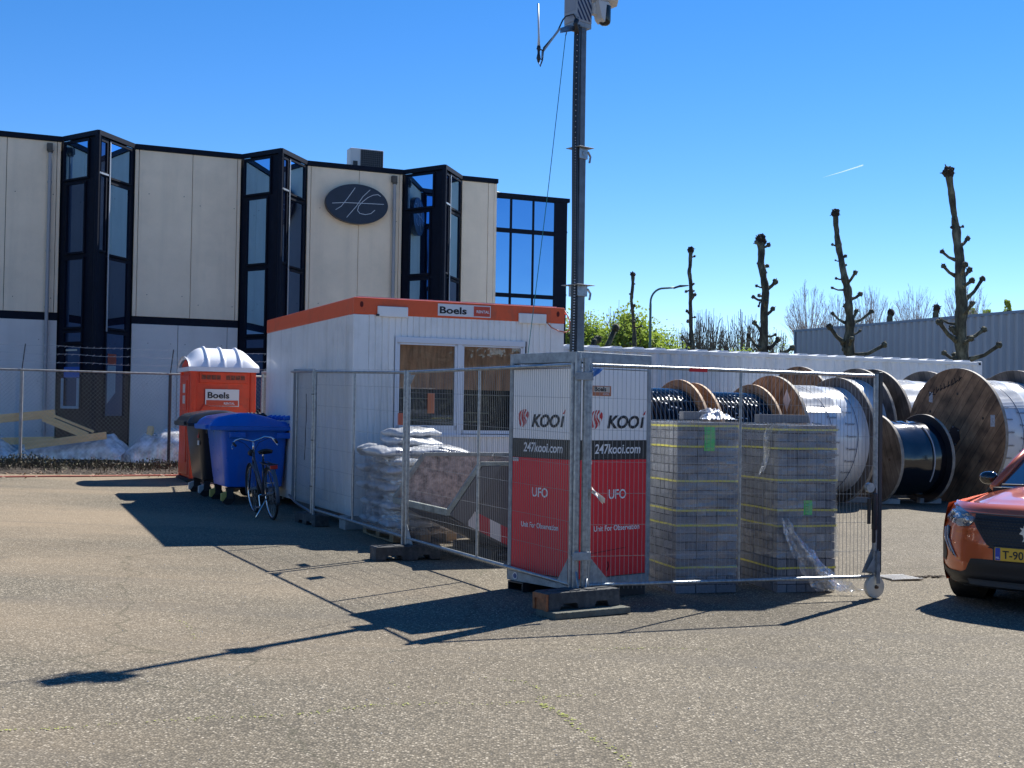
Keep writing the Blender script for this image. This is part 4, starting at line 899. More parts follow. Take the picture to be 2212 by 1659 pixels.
# local x runs along the right face, y along the left face
KW=.925; kz0,kz1=.10,2.185
kwhite=mat('unit_white_panel',(.86,.85,.83),.4,coat=.2); kred=mat('unit_red_panel',(.78,.014,.026),.5,coat=.0,var=.06,vscale=2); kblk=mat('unit_black_panel',(.010,.011,.013),.4)
b=MB()
for (x,y) in ((0,0),(KW-.05,0),(0,KW-.05),(KW-.05,KW-.05)): b.box(x,x+.05,y,y+.05,kz0+.09,kz1-.09)
b.box(0,KW,0,.05,kz1-.09,kz1); b.box(0,KW,KW-.05,KW,kz1-.09,kz1); b.box(0,.05,.05,KW-.05,kz1-.09,kz1); b.box(KW-.05,KW,.05,KW-.05,kz1-.09,kz1)
b.box(0,KW,0,.05,kz0,kz0+.09); b.box(0,KW,KW-.05,KW,kz0,kz0+.09); b.box(0,.05,.05,KW-.05,kz0,kz0+.09); b.box(KW-.05,KW,.05,KW-.05,kz0,kz0+.09)
b.build('steel_frame',galvd,ku,bevel=.004)
b=MB(); b.box(.05,KW-.05,.05,KW-.05,kz1-.03,kz1-.02); b.build('top_sheet',galvd,ku)
def kface(front):
    # front=True: right face (y=0 plane, reading along +x); else left face (x=0 plane, reading from y=KW to 0)
    if front: B=lambda b,a,c,z0,z1,d0,d1:b.box(a,c,d0,d1,z0,z1); tp=lambda a,z,d:(a,d,z); dr=(1,0,0)
    else: B=lambda b,a,c,z0,z1,d0,d1:b.box(d0,d1,KW-c,KW-a,z0,z1); tp=lambda a,z,d:(d,KW-a,z); dr=(0,-1,0)
    b=MB(); B(b,.052,KW-.052,1.41,2.082,.004,.03); p=b.build('upper_panel',kwhite,ku)
    b=MB(); B(b,.052,KW-.052,1.238,1.407,.004,.03); q=b.build('black_panel',kblk,ku)
    b=MB(); B(b,.052,KW-.052,.20,1.235,.004,.03); s=b.build('red_panel',kred,ku)
    b=MB(); B(b,.052,KW-.052,2.04,2.046,.0,.004); b.build('panel_joint',darkst,p)
    if front: xo,w=.365,.49
    else: xo,w=.315,.46
    k=w/.49
    # shell mark: curved red strips
    lx=.165 if front else .135
    b=MB()
    strips=[[(.0,.118),(.034,.146),(.046,.15),(.026,.11),(.022,.075),(.04,.02),(.03,.0),(.012,.03),(0,.07)],
            [(.06,.152),(.078,.158),(.058,.118),(.06,.09),(.088,.045),(.084,.02),(.066,.0),(.055,.0),(.062,.03),(.040,.075),(.042,.11)],
            [(.092,.157),(.112,.150),(.080,.112),(.083,.09),(.112,.06),(.110,.036),(.098,.018),(.100,.045),(.070,.085),(.072,.118)],
            [(.124,.142),(.140,.128),(.142,.100),(.130,.068),(.126,.060),(.128,.078),(.104,.095),(.104,.108)]]
    for st in strips: b.poly([tp(lx+x*1.05*k,1.512+z*1.05,.001) for x,z in st])
    b.build('shell_mark',redprint,p)
    zt=1.520
    kt=text('KOO',.155,p,txtblack,tp(xo,zt,.0005),dr,bold=.035,shear=.22,sx=1.14*k,space=.95)
    b=MB(); x=max(v_.co.x if front else KW-v_.co.y for v_ in kt.data.vertices)+.012
    b.poly([tp(x,zt,.0005),tp(x+.030*k,zt,.0005),tp(x+.052*k,zt+.098,.0005),tp(x+.022*k,zt+.098,.0005)]); b.build('lettering',txtblack,p)
    b=MB(); b.poly([tp(x+.030*k,zt+.118,.0005),tp(x+.058*k,zt+.118,.0005),tp(x+.072*k,zt+.160,.0005),tp(x+.050*k,zt+.140,.0005)]); b.build('letter_accent',redprint,p)
    text('247kooi.com',.118,q,txtwhite,tp(KW/2+(.045 if front else .015),1.292,.001),dr,bold=.018,shear=.12,sx=.92*k,align='CENTER')
    text('UFO',.118,s,txtwhite,tp(.508 if front else .447,.888,.001),dr,bold=.016,sx=.95,align='CENTER')
    text('Unit For Observation',.068,s,txtwhite,tp(.508 if front else .447,.605,.001),dr,bold=.016,sx=.96 if front else .86,align='CENTER')
    b=MB(); B(b,.09,.19,1.198,1.23,.000,.003) if front else B(b,.06,.14,1.198,1.23,.000,.003); tg=b.build('serial_tag',txtwhite,ku)
    b=MB()
    o0=.095 if front else .065
    for kx in range(5): B(b,o0+kx*.017,o0+.009+kx*.017,1.216,1.225,-.0015,-.0005); B(b,o0+.003+kx*.015,o0+.010+kx*.015,1.203,1.210,-.0015,-.0005)
    b.build('tag_print',txtblack,tg)
    if front:
        b=MB(); B(b,.176,.413,1.802,1.892,.001,.003); st=b.build('owner_sticker',mat('sticker_orange_brown',(.50,.17,.08),.5),ku)
        b=MB(); B(b,.195,.395,1.835,1.885,-.0005,.0005); wf_=b.build('white_field',mat('sticker_cream',(.62,.52,.42),.5),st)
        text('Boels',.055,wf_,txtblack,tp(.205,1.845,-.0015),dr,bold=.03,sx=1.2); text('RENTAL',.022,st,txtwhite,tp(.31,1.812,-.001),dr)
        b=MB(); b.tube([tp(.40,.33,-.0),tp(.41,.29,-.001),tp(.39,.25,-.0)],.004,4); b.tube([tp(.1,.405,0),tp(.62,.445,0)],.002,4); b.build('scratch',mat('scratch_dark',(.08,.005,.008),.7),s)
    return p,q,s
kface(True); kface(False)
b=MB(); b.box(.05,KW-.05,KW-.03,KW-.004,.20,2.08); b.box(KW-.03,KW-.004,.05,KW-.05,.20,2.08); b.build('rear_panel',kwhite,ku)
# forklift tubes / feet
def gl(x,y): p=KP_+Vector((.77*x-.637*y,.637*x+.77*y,0)); return gz(p.x,p.y)
b=MB()
for y0 in (.66,):
    g0=gl(0,y0)
    b.box(-.03,KW+.03,y0,y0+.012,g0+.002,kz0-.002); b.box(-.03,KW+.03,y0+.20,y0+.212,g0+.002,kz0-.002); b.box(-.03,KW+.03,y0+.012,y0+.2,g0+.002,g0+.012); b.box(-.03,KW+.03,y0+.012,y0+.2,kz0-.014,kz0-.002)
for y0 in (.08,):
    b.box(.25,KW+.03,y0,y0+.012,gl(0,0)+.0,kz0-.002); b.box(.25,KW+.03,y0+.20,y0+.212,gl(0,0),kz0-.002); b.box(.25,KW+.03,y0+.012,y0+.2,kz0-.014,kz0-.002); b.box(.25,KW+.03,y0+.012,y0+.2,-.01,.003)
b.build('forklift_tube',darkst,ku)
b=MB(); b.lathe([(-.004,.032),(.001,.032)],20,'x',(-.003,.80,.145)); rs=b.build('round_sticker',txtwhite,ku)
b=MB(); b.lathe([(-.003,.024),(.0005,.024)],16,'x',(-.006,.80,.145)); b.lathe([(-.005,.009),(.0,.009)],8,'x',(-.006,.80,.145)); b.build('blue_disc',mat('sticker_blue',(.05,.10,.25),.5),rs)
# mast: world position about (0.62,11.55) -> local
def KL(x,y): d=Vector((x,y,0))-KP_; return (d.x*.77+d.y*.637, -d.x*.637+d.y*.77)
mastm=mat('mast_steel_dark',(.13,.15,.17),.5,.4,var=.25,vscale=10)
mx,my=KL(.600,11.60)
def sqt(b,w,z0,z1,dx=0,dy=0): b.box(mx-w/2+dx,mx+w/2+dx,my-w/2+dy,my+w/2+dy,z0,z1)
b=MB(); sqt(b,.094,.2,2.80); ms=b.build('mast_section',mastm,ku,bevel=.008)
b=MB(); sqt(b,.080,2.80,4.08); b.build('mast_section',mastm,ku,bevel=.006)
b=MB(); sqt(b,.066,4.08,5.30); b.build('mast_section',mastm,ku,bevel=.006)
for z,w in ((2.80,.125),(4.08,.105)):
    b=MB(); b.box(mx-w*.9,mx+w*.9,my-w*.9,my+w*.9,z+.03,z+.036); b.box(mx-w/2,mx+w/2,my-w/2,my+w/2,z-.07,z+.03); b.box(mx-w*.75,mx-w*.5,my-w*.2,my+w*.2,z-.05,z+.01); b.lathe([(-.06,.02),(.06,.02)],10,'y',(mx,my,z-.02)); 
    b.tube([(mx+w*.5,my-w*.5,z),(mx+w*.85,my-w*.45,z-.04),(mx+w*.7,my-w*.5,z-.10)],.012,6); b.build('mast_clamp',galv,ku,bevel=.003)
# energy chain, left of the mast as seen from the front
E1=Vector((-.707,-.2,0)) # toward the left/front corner
def chainp(z):
    l=.050+.010*math.sin(z*1.7)-.012*clamp((z-2.2)/3.0,0,1); tw=.062
    return Vector((mx-.77*l-.637*tw,my+.637*l-.77*tw,z))
b=MB(); cs=[chainp(2.2+3.0*i/100) for i in range(101)]+[chainp(5.2)+Vector((.0,.0,.05))]
b.tube(cs,.031,6); ch=b.build('cable_chain',blackp,ku)
b=MB()
for i in range(118):
    z=2.22+i*.0253; p=chainp(z); n=Vector((-.637,-.77,0)); r_=.0065 if z>2.9 else .010
    if z>4.2 and i%2: continue
    q=p+n*.029; b.blob((q.x,q.y,q.z),r_,i,.1,3,0,2,(1,1,.75))
b.build('chain_pins',mat('pale_pins',(.45,.47,.5),.5),ch)
# head box with stripes; rotated with the unit
hz0=5.285; hb=.19
# box aligned with the camera's azimuth: local frame is fine (corner towards the viewer)
_c=KL(.548,11.50); hx,hy=_c[0]+.09,_c[1]+.09
b=MB(); b.box(hx-.09,hx+.10,hy-.09,hy+.09,hz0,hz0+.27); hbx=b.build('head_box',mat('head_box_grey',(.33,.35,.38),.5),ku,bevel=.006)
b=MB()
for k in range(13):
    z=hz0+.27-.02-k*.078+.26
    a,c=hx-.082,hx+.092; lo=hz0+.02; hi=hz0+.25
    P=[(a,z),(a,z-.038),(c,z-.038-.174*1.55),(c,z-.174*1.55)]
    # clip polygon to the face
    def clip(P,lim,s):
        o=[]
        for i in range(len(P)):
            p,q=P[i],P[(i+1)%len(P)]; ip=(p[1]-lim)*s>=0; iq=(q[1]-lim)*s>=0
            if ip: o.append(p)
            if ip!=iq: f=(lim-p[1])/(q[1]-p[1]); o.append((p[0]+(q[0]-p[0])*f,lim))
        return o
    P=clip(clip(P,lo,1),hi,-1)
    if len(P)>2: b.poly([(x,hy-.0925,zz) for x,zz in P])
b.build('warning_stripes',mat('stripe_navy',(.012,.02,.07),.5),hbx)
b=MB(); b.box(hx-.0925,hx-.091,hy-.075,hy+.075,hz0+.10,hz0+.25); b.build('cover_plate',mat('head_cover',(.26,.28,.32),.5),hbx,bevel=.003)
b=MB(); b.box(hx-.087,hx+.097,hy-.087,hy+.087,hz0-.045,hz0-.002); b.build('base_plate',galvd,ku)
# antenna arm
an=MB(); A0_=KL(.50,11.45); A1_=KL(.392,11.42); A2_=KL(.232,11.40); A3_=KL(.197,11.40)
an.prism([(hx-.09,hy+.02,hz0-.02),(A1_[0],A1_[1],hz0-.10),(A1_[0],A1_[1],hz0-.145),(hx-.06,hy-.06,hz0-.08),(hx-.05,hy-.07,hz0-.03)],(.006,.006,0))
an.tube([(A1_[0],A1_[1],hz0-.10),(A2_[0],A2_[1],4.955),(A2_[0],A2_[1],4.90)],.011,8); arm=an.build('antenna_arm',galv,ku,smooth=True,auto=40)
b=MB(); b.lathe([(0,.010),(.03,.018),(.05,.018),(.08,.012),(.10,.012),(.13,.019),(.15,.016)],10,'z',(A3_[0],A3_[1],4.86)); b.box(A3_[0]-.045,A3_[0]+.03,A3_[1]-.03,A3_[1]-.02,4.88,4.89); b.box(A3_[0]-.045,A3_[0]+.03,A3_[1]-.03,A3_[1]-.02,4.965,4.975); b.build('antenna_clamp',blackp,arm)
b=MB(); b.tube([(A3_[0],A3_[1],5.01),(A3_[0]-.002,A3_[1],5.10),(A3_[0]-.012,A3_[1]+.004,5.40)],[.014,.0095,.008],8); b.build('antenna_rod',mat('antenna_grey',(.55,.58,.6),.4),arm,smooth=True)
b=MB(); b.tube([(hx-.10,hy-.11,hz0-.02),(hx-.115,hy-.07,hz0+.055),(hx-.115,hy+.04,hz0+.06),(A1_[0]+.03,A1_[1],hz0-.02),(A1_[0]-.02,A1_[1]+.02,hz0-.14),(A2_[0],A2_[1]-.015,4.99),(A2_[0]-.0,A2_[1],4.88),(A3_[0]+.01,A3_[1]-.01,4.82),(A3_[0],A3_[1],4.86)],.007,6); b.tube([(hx-.10,hy-.10,hz0+.0),(hx-.115,hy-.10,hz0-.04),tuple(chainp(5.15))],.024,8); b.build('cable',blackp,ku,smooth=True)
# dome camera on the right
cx_,cy_=KL(.80,11.72)
b=MB(); b.prism([(hx+.10,hy-.05,hz0+.25),(cx_+.09,cy_-.12,hz0+.25),(cx_+.13,cy_-.06,hz0+.215),(cx_+.13,cy_+.05,hz0+.21),(cx_+.05,cy_+.13,hz0+.22),(hx+.10,hy+.08,hz0+.26)],(0,0,.016)); cm=b.build('camera_hood',mat('camera_cream',(.62,.60,.56),.4),ku,bevel=.004)
b=MB(); b.lathe([(.07,.058),(.10,.072),(.17,.078),(.23,.070)],20,'z',(cx_,cy_,hz0)); b.box(hx+.10,cx_,cy_-.03,cy_+.03,hz0+.10,hz0+.2); b.prism([(cx_-.09,cy_-.09,hz0+.06),(cx_-.05,cy_-.09,hz0+.03),(cx_-.03,cy_-.09,hz0+.22),(cx_-.12,cy_-.07,hz0+.22)],(.02,.12,0)); b.build('camera_body',MATS['camera_cream'],ku,smooth=True,auto=40)
b=MB(); b.lathe([(.02,.0),(.022,.03),(.035,.05),(.06,.058),(.16,.0585),(.20,.06)],18,'z',(cx_+.0,cy_-.03,hz0-.005)); b.build('camera_dome',mat('dome_black',(.008,.008,.009),.1),ku,smooth=True,auto=60)
# guy rope
b=MB(); rt=KL(.45,11.6); rb=KL(.14,11.5); b.tube([(rt[0],rt[1],5.17),(rt[0]*.55+rb[0]*.45,rt[1]*.55+rb[1]*.45,3.75),(rb[0],rb[1],2.16)],.0035,4); b.build('rope',mat('green_rope',(.03,.22,.20),.6),ku)
b=MB(); b.tube([(rt[0],rt[1],5.22),(rt[0]+.01,rt[1],5.20),(rt[0],rt[1],5.17)],.006,6); b.build('shackle',galv,ku)

# ================================================================ paver stacks
paver=None
def pavermat():
    m,N,L,b=newmat('concrete_paver'); b.inputs['Roughness'].default_value=.85
    gm=N.new('ShaderNodeNewGeometry'); rp=N.new('ShaderNodeMapRange'); rp.inputs['To Min'].default_value=.75; rp.inputs['To Max'].default_value=1.2; L.new(gm.outputs['Random Per Island'],rp.inputs['Value'])
    tc=N.new('ShaderNodeTexCoord'); nz=N.new('ShaderNodeTexNoise'); nz.inputs['Scale'].default_value=60; nz.inputs['Detail'].default_value=6; L.new(tc.outputs['Object'],nz.inputs['Vector'])
    mx_=N.new('ShaderNodeMix'); mx_.data_type='RGBA'; mx_.inputs['A'].default_value=(.135,.138,.148,1); mx_.inputs['B'].default_value=(.30,.305,.325,1); L.new(nz.outputs['Fac'],mx_.inputs['Factor'])
    vm=N.new('ShaderNodeVectorMath'); vm.operation='SCALE'; L.new(mx_.outputs['Result'],vm.inputs[0]); L.new(rp.outputs['Result'],vm.inputs['Scale']); L.new(vm.outputs[0],b.inputs['Base Color'])
    bp=N.new('ShaderNodeBump'); bp.inputs['Strength'].default_value=.5; bp.inputs['Distance'].default_value=.004; L.new(nz.outputs['Fac'],bp.inputs['Height']); L.new(bp.outputs[0],b.inputs['Normal'])
    return m
paver=pavermat()
strapm=mat('yellow_strap',(.70,.62,.10),.5); labgreen=mat('fluorescent_green_label',(.08,.62,.12),.6,var=.1,vscale=12)
wrap=film('stretch_film',clear=.84,rough=.16,tint=(.55,.6,.68),dif=.35,bump=.55,bscale=5,stretch=(1,1,3.5))
PA=math.atan2(.259,.966)
def pstack(loc,label,seed,lab,toprows,torn=False):
    t=thing('paver_stack',label,'paver stack',loc,PA,'strapped stacks of grey pavers')
    W,D,H,n=.615,1.0,1.60,20; lh=H/n; r=random.Random(seed); b=MB(); cell=.205
    b.box(.03,W-.03,.03,D-.03,0,H-.02,1)
    for k in range(n):
        z0=k*lh+.0028; z1=(k+1)*lh-.0028; head=(k//2+seed)%2 if k%4 else 1-(seed%2)
        ox=r.uniform(-.003,.003); oy=r.uniform(-.003,.003); g_=.0032
        wx=cell/2 if head else cell; nx=int(round(W/wx)); 
        for i in range(nx):
            j=r.uniform(-.003,.003); 
            b.box(i*wx+g_+ox,(i+1)*wx-g_+ox,0+j+oy,.095+j,z0,z1); b.box(i*wx+g_+ox,(i+1)*wx-g_+ox,D-.095,D+j,z0,z1)
        wy=.1 if not head else .2; m_=int(round((D-.2)/wy)); wy=(D-.2)/m_
        for i in range(m_):
            for sx in (0,1):
                j=r.uniform(-.003,.003); xx=(0+j+ox,.09) if sx==0 else (W-.09,W+j+ox)
                b.box(xx[0],xx[1],.1+i*wy+g_,.1+(i+1)*wy-g_,z0,z1)
    b.build('pavers',[paver,rubber],t,bevel=.0035)
    for z in (.245,.635 if True else 0,.78,1.05 if not torn else 1.07,1.37,1.555):
        b=MB(); e=.006; zz=z+r.uniform(-.01,.01); P=[]
        N=8
        for (xa,ya,xb_,yb_) in ((-e,-e,W+e,-e),(W+e,-e,W+e,D+e),(W+e,D+e,-e,D+e),(-e,D+e,-e,-e)):
            for q in range(N): P.append((xa+(xb_-xa)*q/N,ya+(yb_-ya)*q/N,zz+.0015*math.sin(q*1.1+z*20+xa*4)))
        K=len(P)
        for q in range(K): a=P[q]; c=P[(q+1)%K]; b.quad((a[0],a[1],a[2]-.009),(c[0],c[1],c[2]-.009),(c[0],c[1],c[2]+.009),(a[0],a[1],a[2]+.009))
        b.build('strap',strapm,t)
    # film: a slightly crumpled sleeve, open at the bottom
    b=MB(); nn=96; per=[]
    for q in range(nn):
        f=q/nn*4; s_=int(f); f-=s_; e=.014
        per.append([(-e+f*(W+2*e),-e),(W+e,-e+f*(D+2*e)),(W+e-f*(W+2*e),D+e),(-e,D+e-f*(D+2*e))][s_])
    zl=.34 if torn else .10
    M=60; base=len(b.v)
    for i in range(M+1):
        for q in range(nn):
            z=zl+(H+.012-zl)*i/M; px_,py_=per[q]; nz_=noise.noise(Vector((q*.16+seed,z*2.3-q*.03,seed)))+.5*noise.noise(Vector((q*.5,z*7,seed+4))); o_=.008*nz_*(1+1.2*(i<6))
            cxx,cyy=px_-W/2,py_-D/2; l=math.hypot(cxx,cyy); zz=z+(.03*noise.noise(Vector((q*.3,seed,1))) if i==0 else 0)
            b.v.append((px_+cxx/l*o_,py_+cyy/l*o_,zz))
    for i in range(M):
        for q in range(nn): l=(q+1)%nn; b.face((base+i*nn+q,base+i*nn+l,base+(i+1)*nn+l,base+(i+1)*nn+q))
    b.face([base+M*nn+q for q in range(nn)])
    b.build('film',wrap,t,smooth=True,auto=60)
    b=MB(); x0,x1,z0,z1=lab; b.grid(lambda a,c:(x0+(x1-x0)*a+.004*math.sin(c*3),-.008-.001*math.sin(a*4+c*2),z0+(z1-z0)*c),4,6); lb=b.build('label_sheet',labgreen,t)
    b=MB()
    for k in range(5): b.bar((x0+.012,-.0105,z1-.03-k*.03*(z1-z0)/.16),(x0+.02+r.uniform(.02,.05),-.0105,z1-.03-k*.03*(z1-z0)/.16),.002,0,3)
    b.build('label_print',mat('label_dark_green',(.01,.15,.03),.7),lb)
    return t
SA=Vector((1.548,11.64,0)); SB=Vector((2.548,11.93,0)); pa=Vector((.966,.259,0)); pb=Vector((-.259,.966,0))
pstack((SA.x,SA.y,gz(SA.x,SA.y)-.004),'film wrapped stack of grey pavers beside the camera mast unit, green label near its top',1,(.265,.375,1.33,1.555),2)
pstack((SB.x,SB.y,gz(SB.x,SB.y)-.004),'stack of grey pavers behind the right half of the gate, torn film at its foot',2,(.27,.36,.74,.88),2,True)
def loose(p,n,axis,label,z):
    for i in range(n):
        q=p+axis*(.2135*i if axis is pa else .107*i)
        b=MB(); b.box(-.1,.1,-.0515,.0515,0,.078); o=b.build('paver',paver,None,bevel=.004,loc=(q.x,q.y,z),rotz=PA+(.02*((i*7)%3-1))); tag(o,label,'paver','loose pavers lying on top of the stacks')
zA=gz(SA.x,SA.y)+1.616; zB=gz(SB.x,SB.y)+1.616
loose(SA+pa*.26+pb*.30,1,pa,'single loose paver on top of the stack next to the mast unit, left one',zA); loose(SA+pa*.47+pb*.34,1,pa,'loose paver half under crumpled film on the stack next to the mast unit',zA)
for i,w in enumerate(('left','second','third','right')):
    loose(SB+pa*(-.05+.155*i if False else -.02+.21*i*.78)+pb*(.22),1,pa,'loose paver on top of the gate side stack, %s of the row'%w,zB) if i<3 else None
# loose film on top of stack A and trailing film at the foot of stack B
crum=film('crumpled_film',clear=.45,rough=.12,tint=(.8,.83,.86),dif=.35,bump=1.0,bscale=16)
b=MB(); b.grid(lambda a,c:(.30+.36*a,.10+.4*c,1.625+.075*math.sin(a*3.1)*math.sin(c*3.1)*(1.2+noise.noise(Vector((a*6,c*6,1))))+.02*noise.noise(Vector((a*15,c*15,2)))),26,20)
o=b.build('crumpled_film',crum,None,smooth=True); o.location=(SA.x,SA.y,gz(SA.x,SA.y)); o.rotation_euler=(0,0,PA); tag(o,'crumpled clear film heap on the stack beside the mast unit','plastic film')
b=MB()
def trail(a,c):
    x=.0+.38*a**1.3+c*(.08+.36*a); z=(1-a)**1.25*.70+.012; y=-.035-.05*a-.16*a*a*(c)-.03*math.sin(c*9+a*4); w=.03*noise.noise(Vector((a*7,c*9,3)))
    return (x+w,y-abs(w)*.6,max(.006+.004*c,z+.04*noise.noise(Vector((a*4,c*12,6)))*(1-a)+.05*a*abs(noise.noise(Vector((a*9,c*7,9))))))
b.grid(trail,40,22); o=b.build('trailing_film',crum,None,smooth=True); o.location=(SB.x,SB.y,gz(SB.x,SB.y)); o.rotation_euler=(0,0,PA); tag(o,'torn clear film trailing from the gate side paver stack onto the asphalt','plastic film')
b=MB(); 
def trail2(a,c): return (-.02-.015*math.sin(a*7)+.0*c, .05+.16*c*(1-a*.4)+.20*a, 1.58-.46*a+.02*math.sin(c*6))
b.grid(trail2,24,10); o=b.build('hanging_film',crum,None,smooth=True); o.location=(SB.x,SB.y,gz(SB.x,SB.y)); o.rotation_euler=(0,0,PA); tag(o,'strip of clear film hanging down the left side of the gate side stack','plastic film')

# ================================================================ skip
sk=thing('tipping_skip','grey tipping skip tilted open, rusty inside, red and white stripes underneath','skip',(-.66,13.2,gz(-.66,13.2)),ROTU)
g0=gz(-.66,13.2); sg_=mat('skip_grey_paint',(.085,.072,.075),.55,var=.18,vscale=5,dirt=(.10,.06,.04),dscale=5,damt=.4); rim=mat('skip_rim_worn_steel',(.24,.26,.235),.55,.2,var=.35,vscale=9)
rust=mat('rusty_dirty_steel',(.34,.28,.24),.85,var=.85,vscale=11,bump=.7,bscale=14,dirt=(.42,.37,.34),dscale=5,damt=.9)
SW=1.36; PF=[(0,.58),(.36,1.09),(1.95,1.085),(1.95,.15),(.80,.16),(.18,.45)]; PF=[(x,z-g0) for x,z in PF]
b=MB(); b.prism([(x,0,z) for x,z in PF],(0,.012,0)); nw=b.build('near_side_wall',sg_,sk)
b=MB(); b.prism([(x,SW,z) for x,z in [(-.12,.62-g0),(.20,1.15-g0)]+PF[2:]],(0,.012,0)); b.build('far_side_wall',rust,sk)
b=MB()
def plate(x0,z0,x1,z1,th=.01): b.prism([(x0,.012,z0),(x1,.012,z1),(x1,.012,z1-th),(x0,.012,z0-th)],(0,SW-.012,0))
plate(PF[0][0],PF[0][1],PF[4][0],PF[4][1]+.02); plate(PF[4][0],PF[4][1]+.02,PF[3][0],PF[3][1]+.02); b.build('floor_plate',rust,sk)
b=MB(); b.prism([(.02,.012,PF[0][1]-.045),(.18,.012,PF[5][1]),(.80,.012,PF[4][1]),(1.95,.012,PF[3][1]),(1.95,.012,PF[3][1]-.012),(.79,.012,PF[4][1]-.014),(.17,.012,PF[5][1]-.014),(.0,.012,PF[0][1]-.05)],(0,SW-.02,0)); b.box(1.93,1.945,.012,SW,PF[3][1],PF[2][1]-.02); b.build('outer_shell',sg_,sk)
b=MB()
for y in (-.03,SW-.02):
    s2=-.14 if y>0 else 0; w2=.05 if y>0 else 0
    b.beam((PF[0][0]+s2,y+.02,PF[0][1]+w2),(PF[1][0]+s2,y+.02,PF[1][1]+w2),.05,.04,0,(0,1,0)); b.beam((PF[1][0]+s2,y+.02,PF[1][1]+w2),(1.95,y+.02,PF[2][1]+w2),.045,.025,0,(0,1,0))
b.beam((.0,-.03,PF[0][1]),(-.12,SW+.03,PF[0][1]+.03),.05,.07); b.build('rim',rim,sk,bevel=.006)
b=MB(); b.prism([(.02,-.03,PF[0][1]-.03),(.38,-.03,PF[1][1]-.03),(.60,-.03,PF[1][1]-.02),(.26,-.03,PF[0][1]-.06),(.19,-.03,PF[5][1])],(0,.028,0)); b.build('reinforcing_flange',mat('skip_grey_flange',(.10,.088,.09),.5,var=.12,vscale=4),nw,bevel=.004)
# red and white stripe band along the sloping lower edge
b=MB(); e0=Vector((.20,-.008,PF[5][1]+.01)); e1=Vector((1.10,-.008,PF[4][1]-.12)); n=7
L0=Vector((.19,-.008,.455-g0)); L1_=Vector((.95,-.008,.09-g0)); up_=Vector((.085,0,.145))
P=[(.19,.45-g0),(.80,.165-g0),(1.25,.165-g0),(1.25,.26-g0),(.78,.36-g0),(.27,.60-g0)]
for k in range(6):
    f0,f1=k/6,(k+1)/6
    lo0=L0.lerp(L1_,f0); lo1=L0.lerp(L1_,f1); sk_=(L1_-L0)*.10
    b.poly([lo0+sk_*.6,lo1+sk_*.6,lo1+up_-sk_*.9+sk_*.3,lo0+up_-sk_*.9+sk_*.3],k%2)
b.build('warning_stripes',[mat('stripe_white',(.62,.56,.55),.5),mat('stripe_red',(.42,.015,.03),.5)],nw)
b=MB(); r=random.Random(11)
def heap(a,c): x=.12+.85*a; y=.03+(SW-.06)*c; zfl=PF[0][1]+(PF[4][1]+.02-PF[0][1])*x/.8; return (x,y,zfl+.02+max(0,.18*math.sin(a*3)*(.55+.45*math.cos(c*2.6))+.05*noise.noise(Vector((a*5,c*6,2)))+.025*noise.noise(Vector((a*15,c*18,2)))))
b.grid(heap,40,50); b.build('rubble_fill',mat('brown_sand_rubble',(.42,.29,.22),.95,var=.45,vscale=14,bump=1,bscale=25),sk,smooth=True)
b=MB()
b.box(.55,2.0,.10,.22,-.02,.10); b.box(.55,2.0,SW-.22,SW-.10,-.02,.10); b.box(.60,.72,.1,SW-.1,.0,.09); b.box(1.85,2.0,.1,SW-.1,0,.14)
b.tube([(.60,.02,.05),(1.2,.02,.12)],.02,6); b.build('forklift_frame',darkst,sk,bevel=.005)
b=MB(); b.tube([(1.02,SW*.9,1.12-g0),(1.05,SW*.92,1.16-g0),(1.09,SW*.94,1.05-g0)],.008,6); b.build('chain_hook',rim,sk)

# ================================================================ pallet with sandbags
PL=Vector((-1.36,14.63,0)); pz=gz(PL.x-.3,PL.y+.5)-.0
pt=thing('pallet','wooden pallet under the wrapped sandbags, left of the skip','pallet',(PL.x,PL.y,pz),ROTU)
b=MB()
for x in (0,.1625,.325,.4875,.65): b.box(x,x+.12,0,1.2,.122,.144)
b.build('deck_boards',palletwood,pt,bevel=.003)
b=MB()
for y in (0,.55,1.1): b.box(0,.8,y,y+.1,.10,.1215)
b.build('stringer_boards',palletwood,pt,bevel=.003)
b=MB()
for x in (0,.33,.66):
    for y in (0,.53,1.06): b.box(x,x+.14,y,y+.14,.022,.0995)
b.build('pallet_block',palletwood,pt,bevel=.004,isl=True)
b=MB()
for x in (0,.33,.66): b.box(x,x+.14,0,1.2,0,.0215)
b.build('bottom_boards',palletwood,pt,bevel=.003)
bagm=film('x_tmp') if False else mat('white_sandbag_plastic',(.52,.53,.54),.28,var=.18,vscale=4,bump=.6,bscale=12,coat=.3)
def bagmesh(seed,L=.58,W=.40,H=.125):
    b=MB(); r=random.Random(seed)
    def f(a,c):
        u_=2*a-1; 
        th=2*math.pi*c; sx=(1-abs(u_)**3.2)**.5 if abs(u_)<1 else 0
        x=u_*L/2; wy=W/2*(.80+.20*sx)*(1+.08*abs(u_)**6); y=math.cos(th); z=math.sin(th)
        y=math.copysign(abs(y)**.75,y)*wy; h=H/2*sx**.8; z=z*h*(.9+.25*noise.noise(Vector((u_*2,y*6,seed))))
        p=Vector((x,y,z)); n_=noise.noise(Vector((x*7,y*9,seed*2.7)))*.022+noise.noise(Vector((x*22,y*30,seed)))*.012*(.35+abs(u_))+abs(noise.noise(Vector((x*13,y*40,seed+5))))*.012
        return (x+.01*noise.noise(Vector((y*20,z*9,seed))),y,z+H/2+n_)
    b.grid(f,26,28); return b
protos=[]
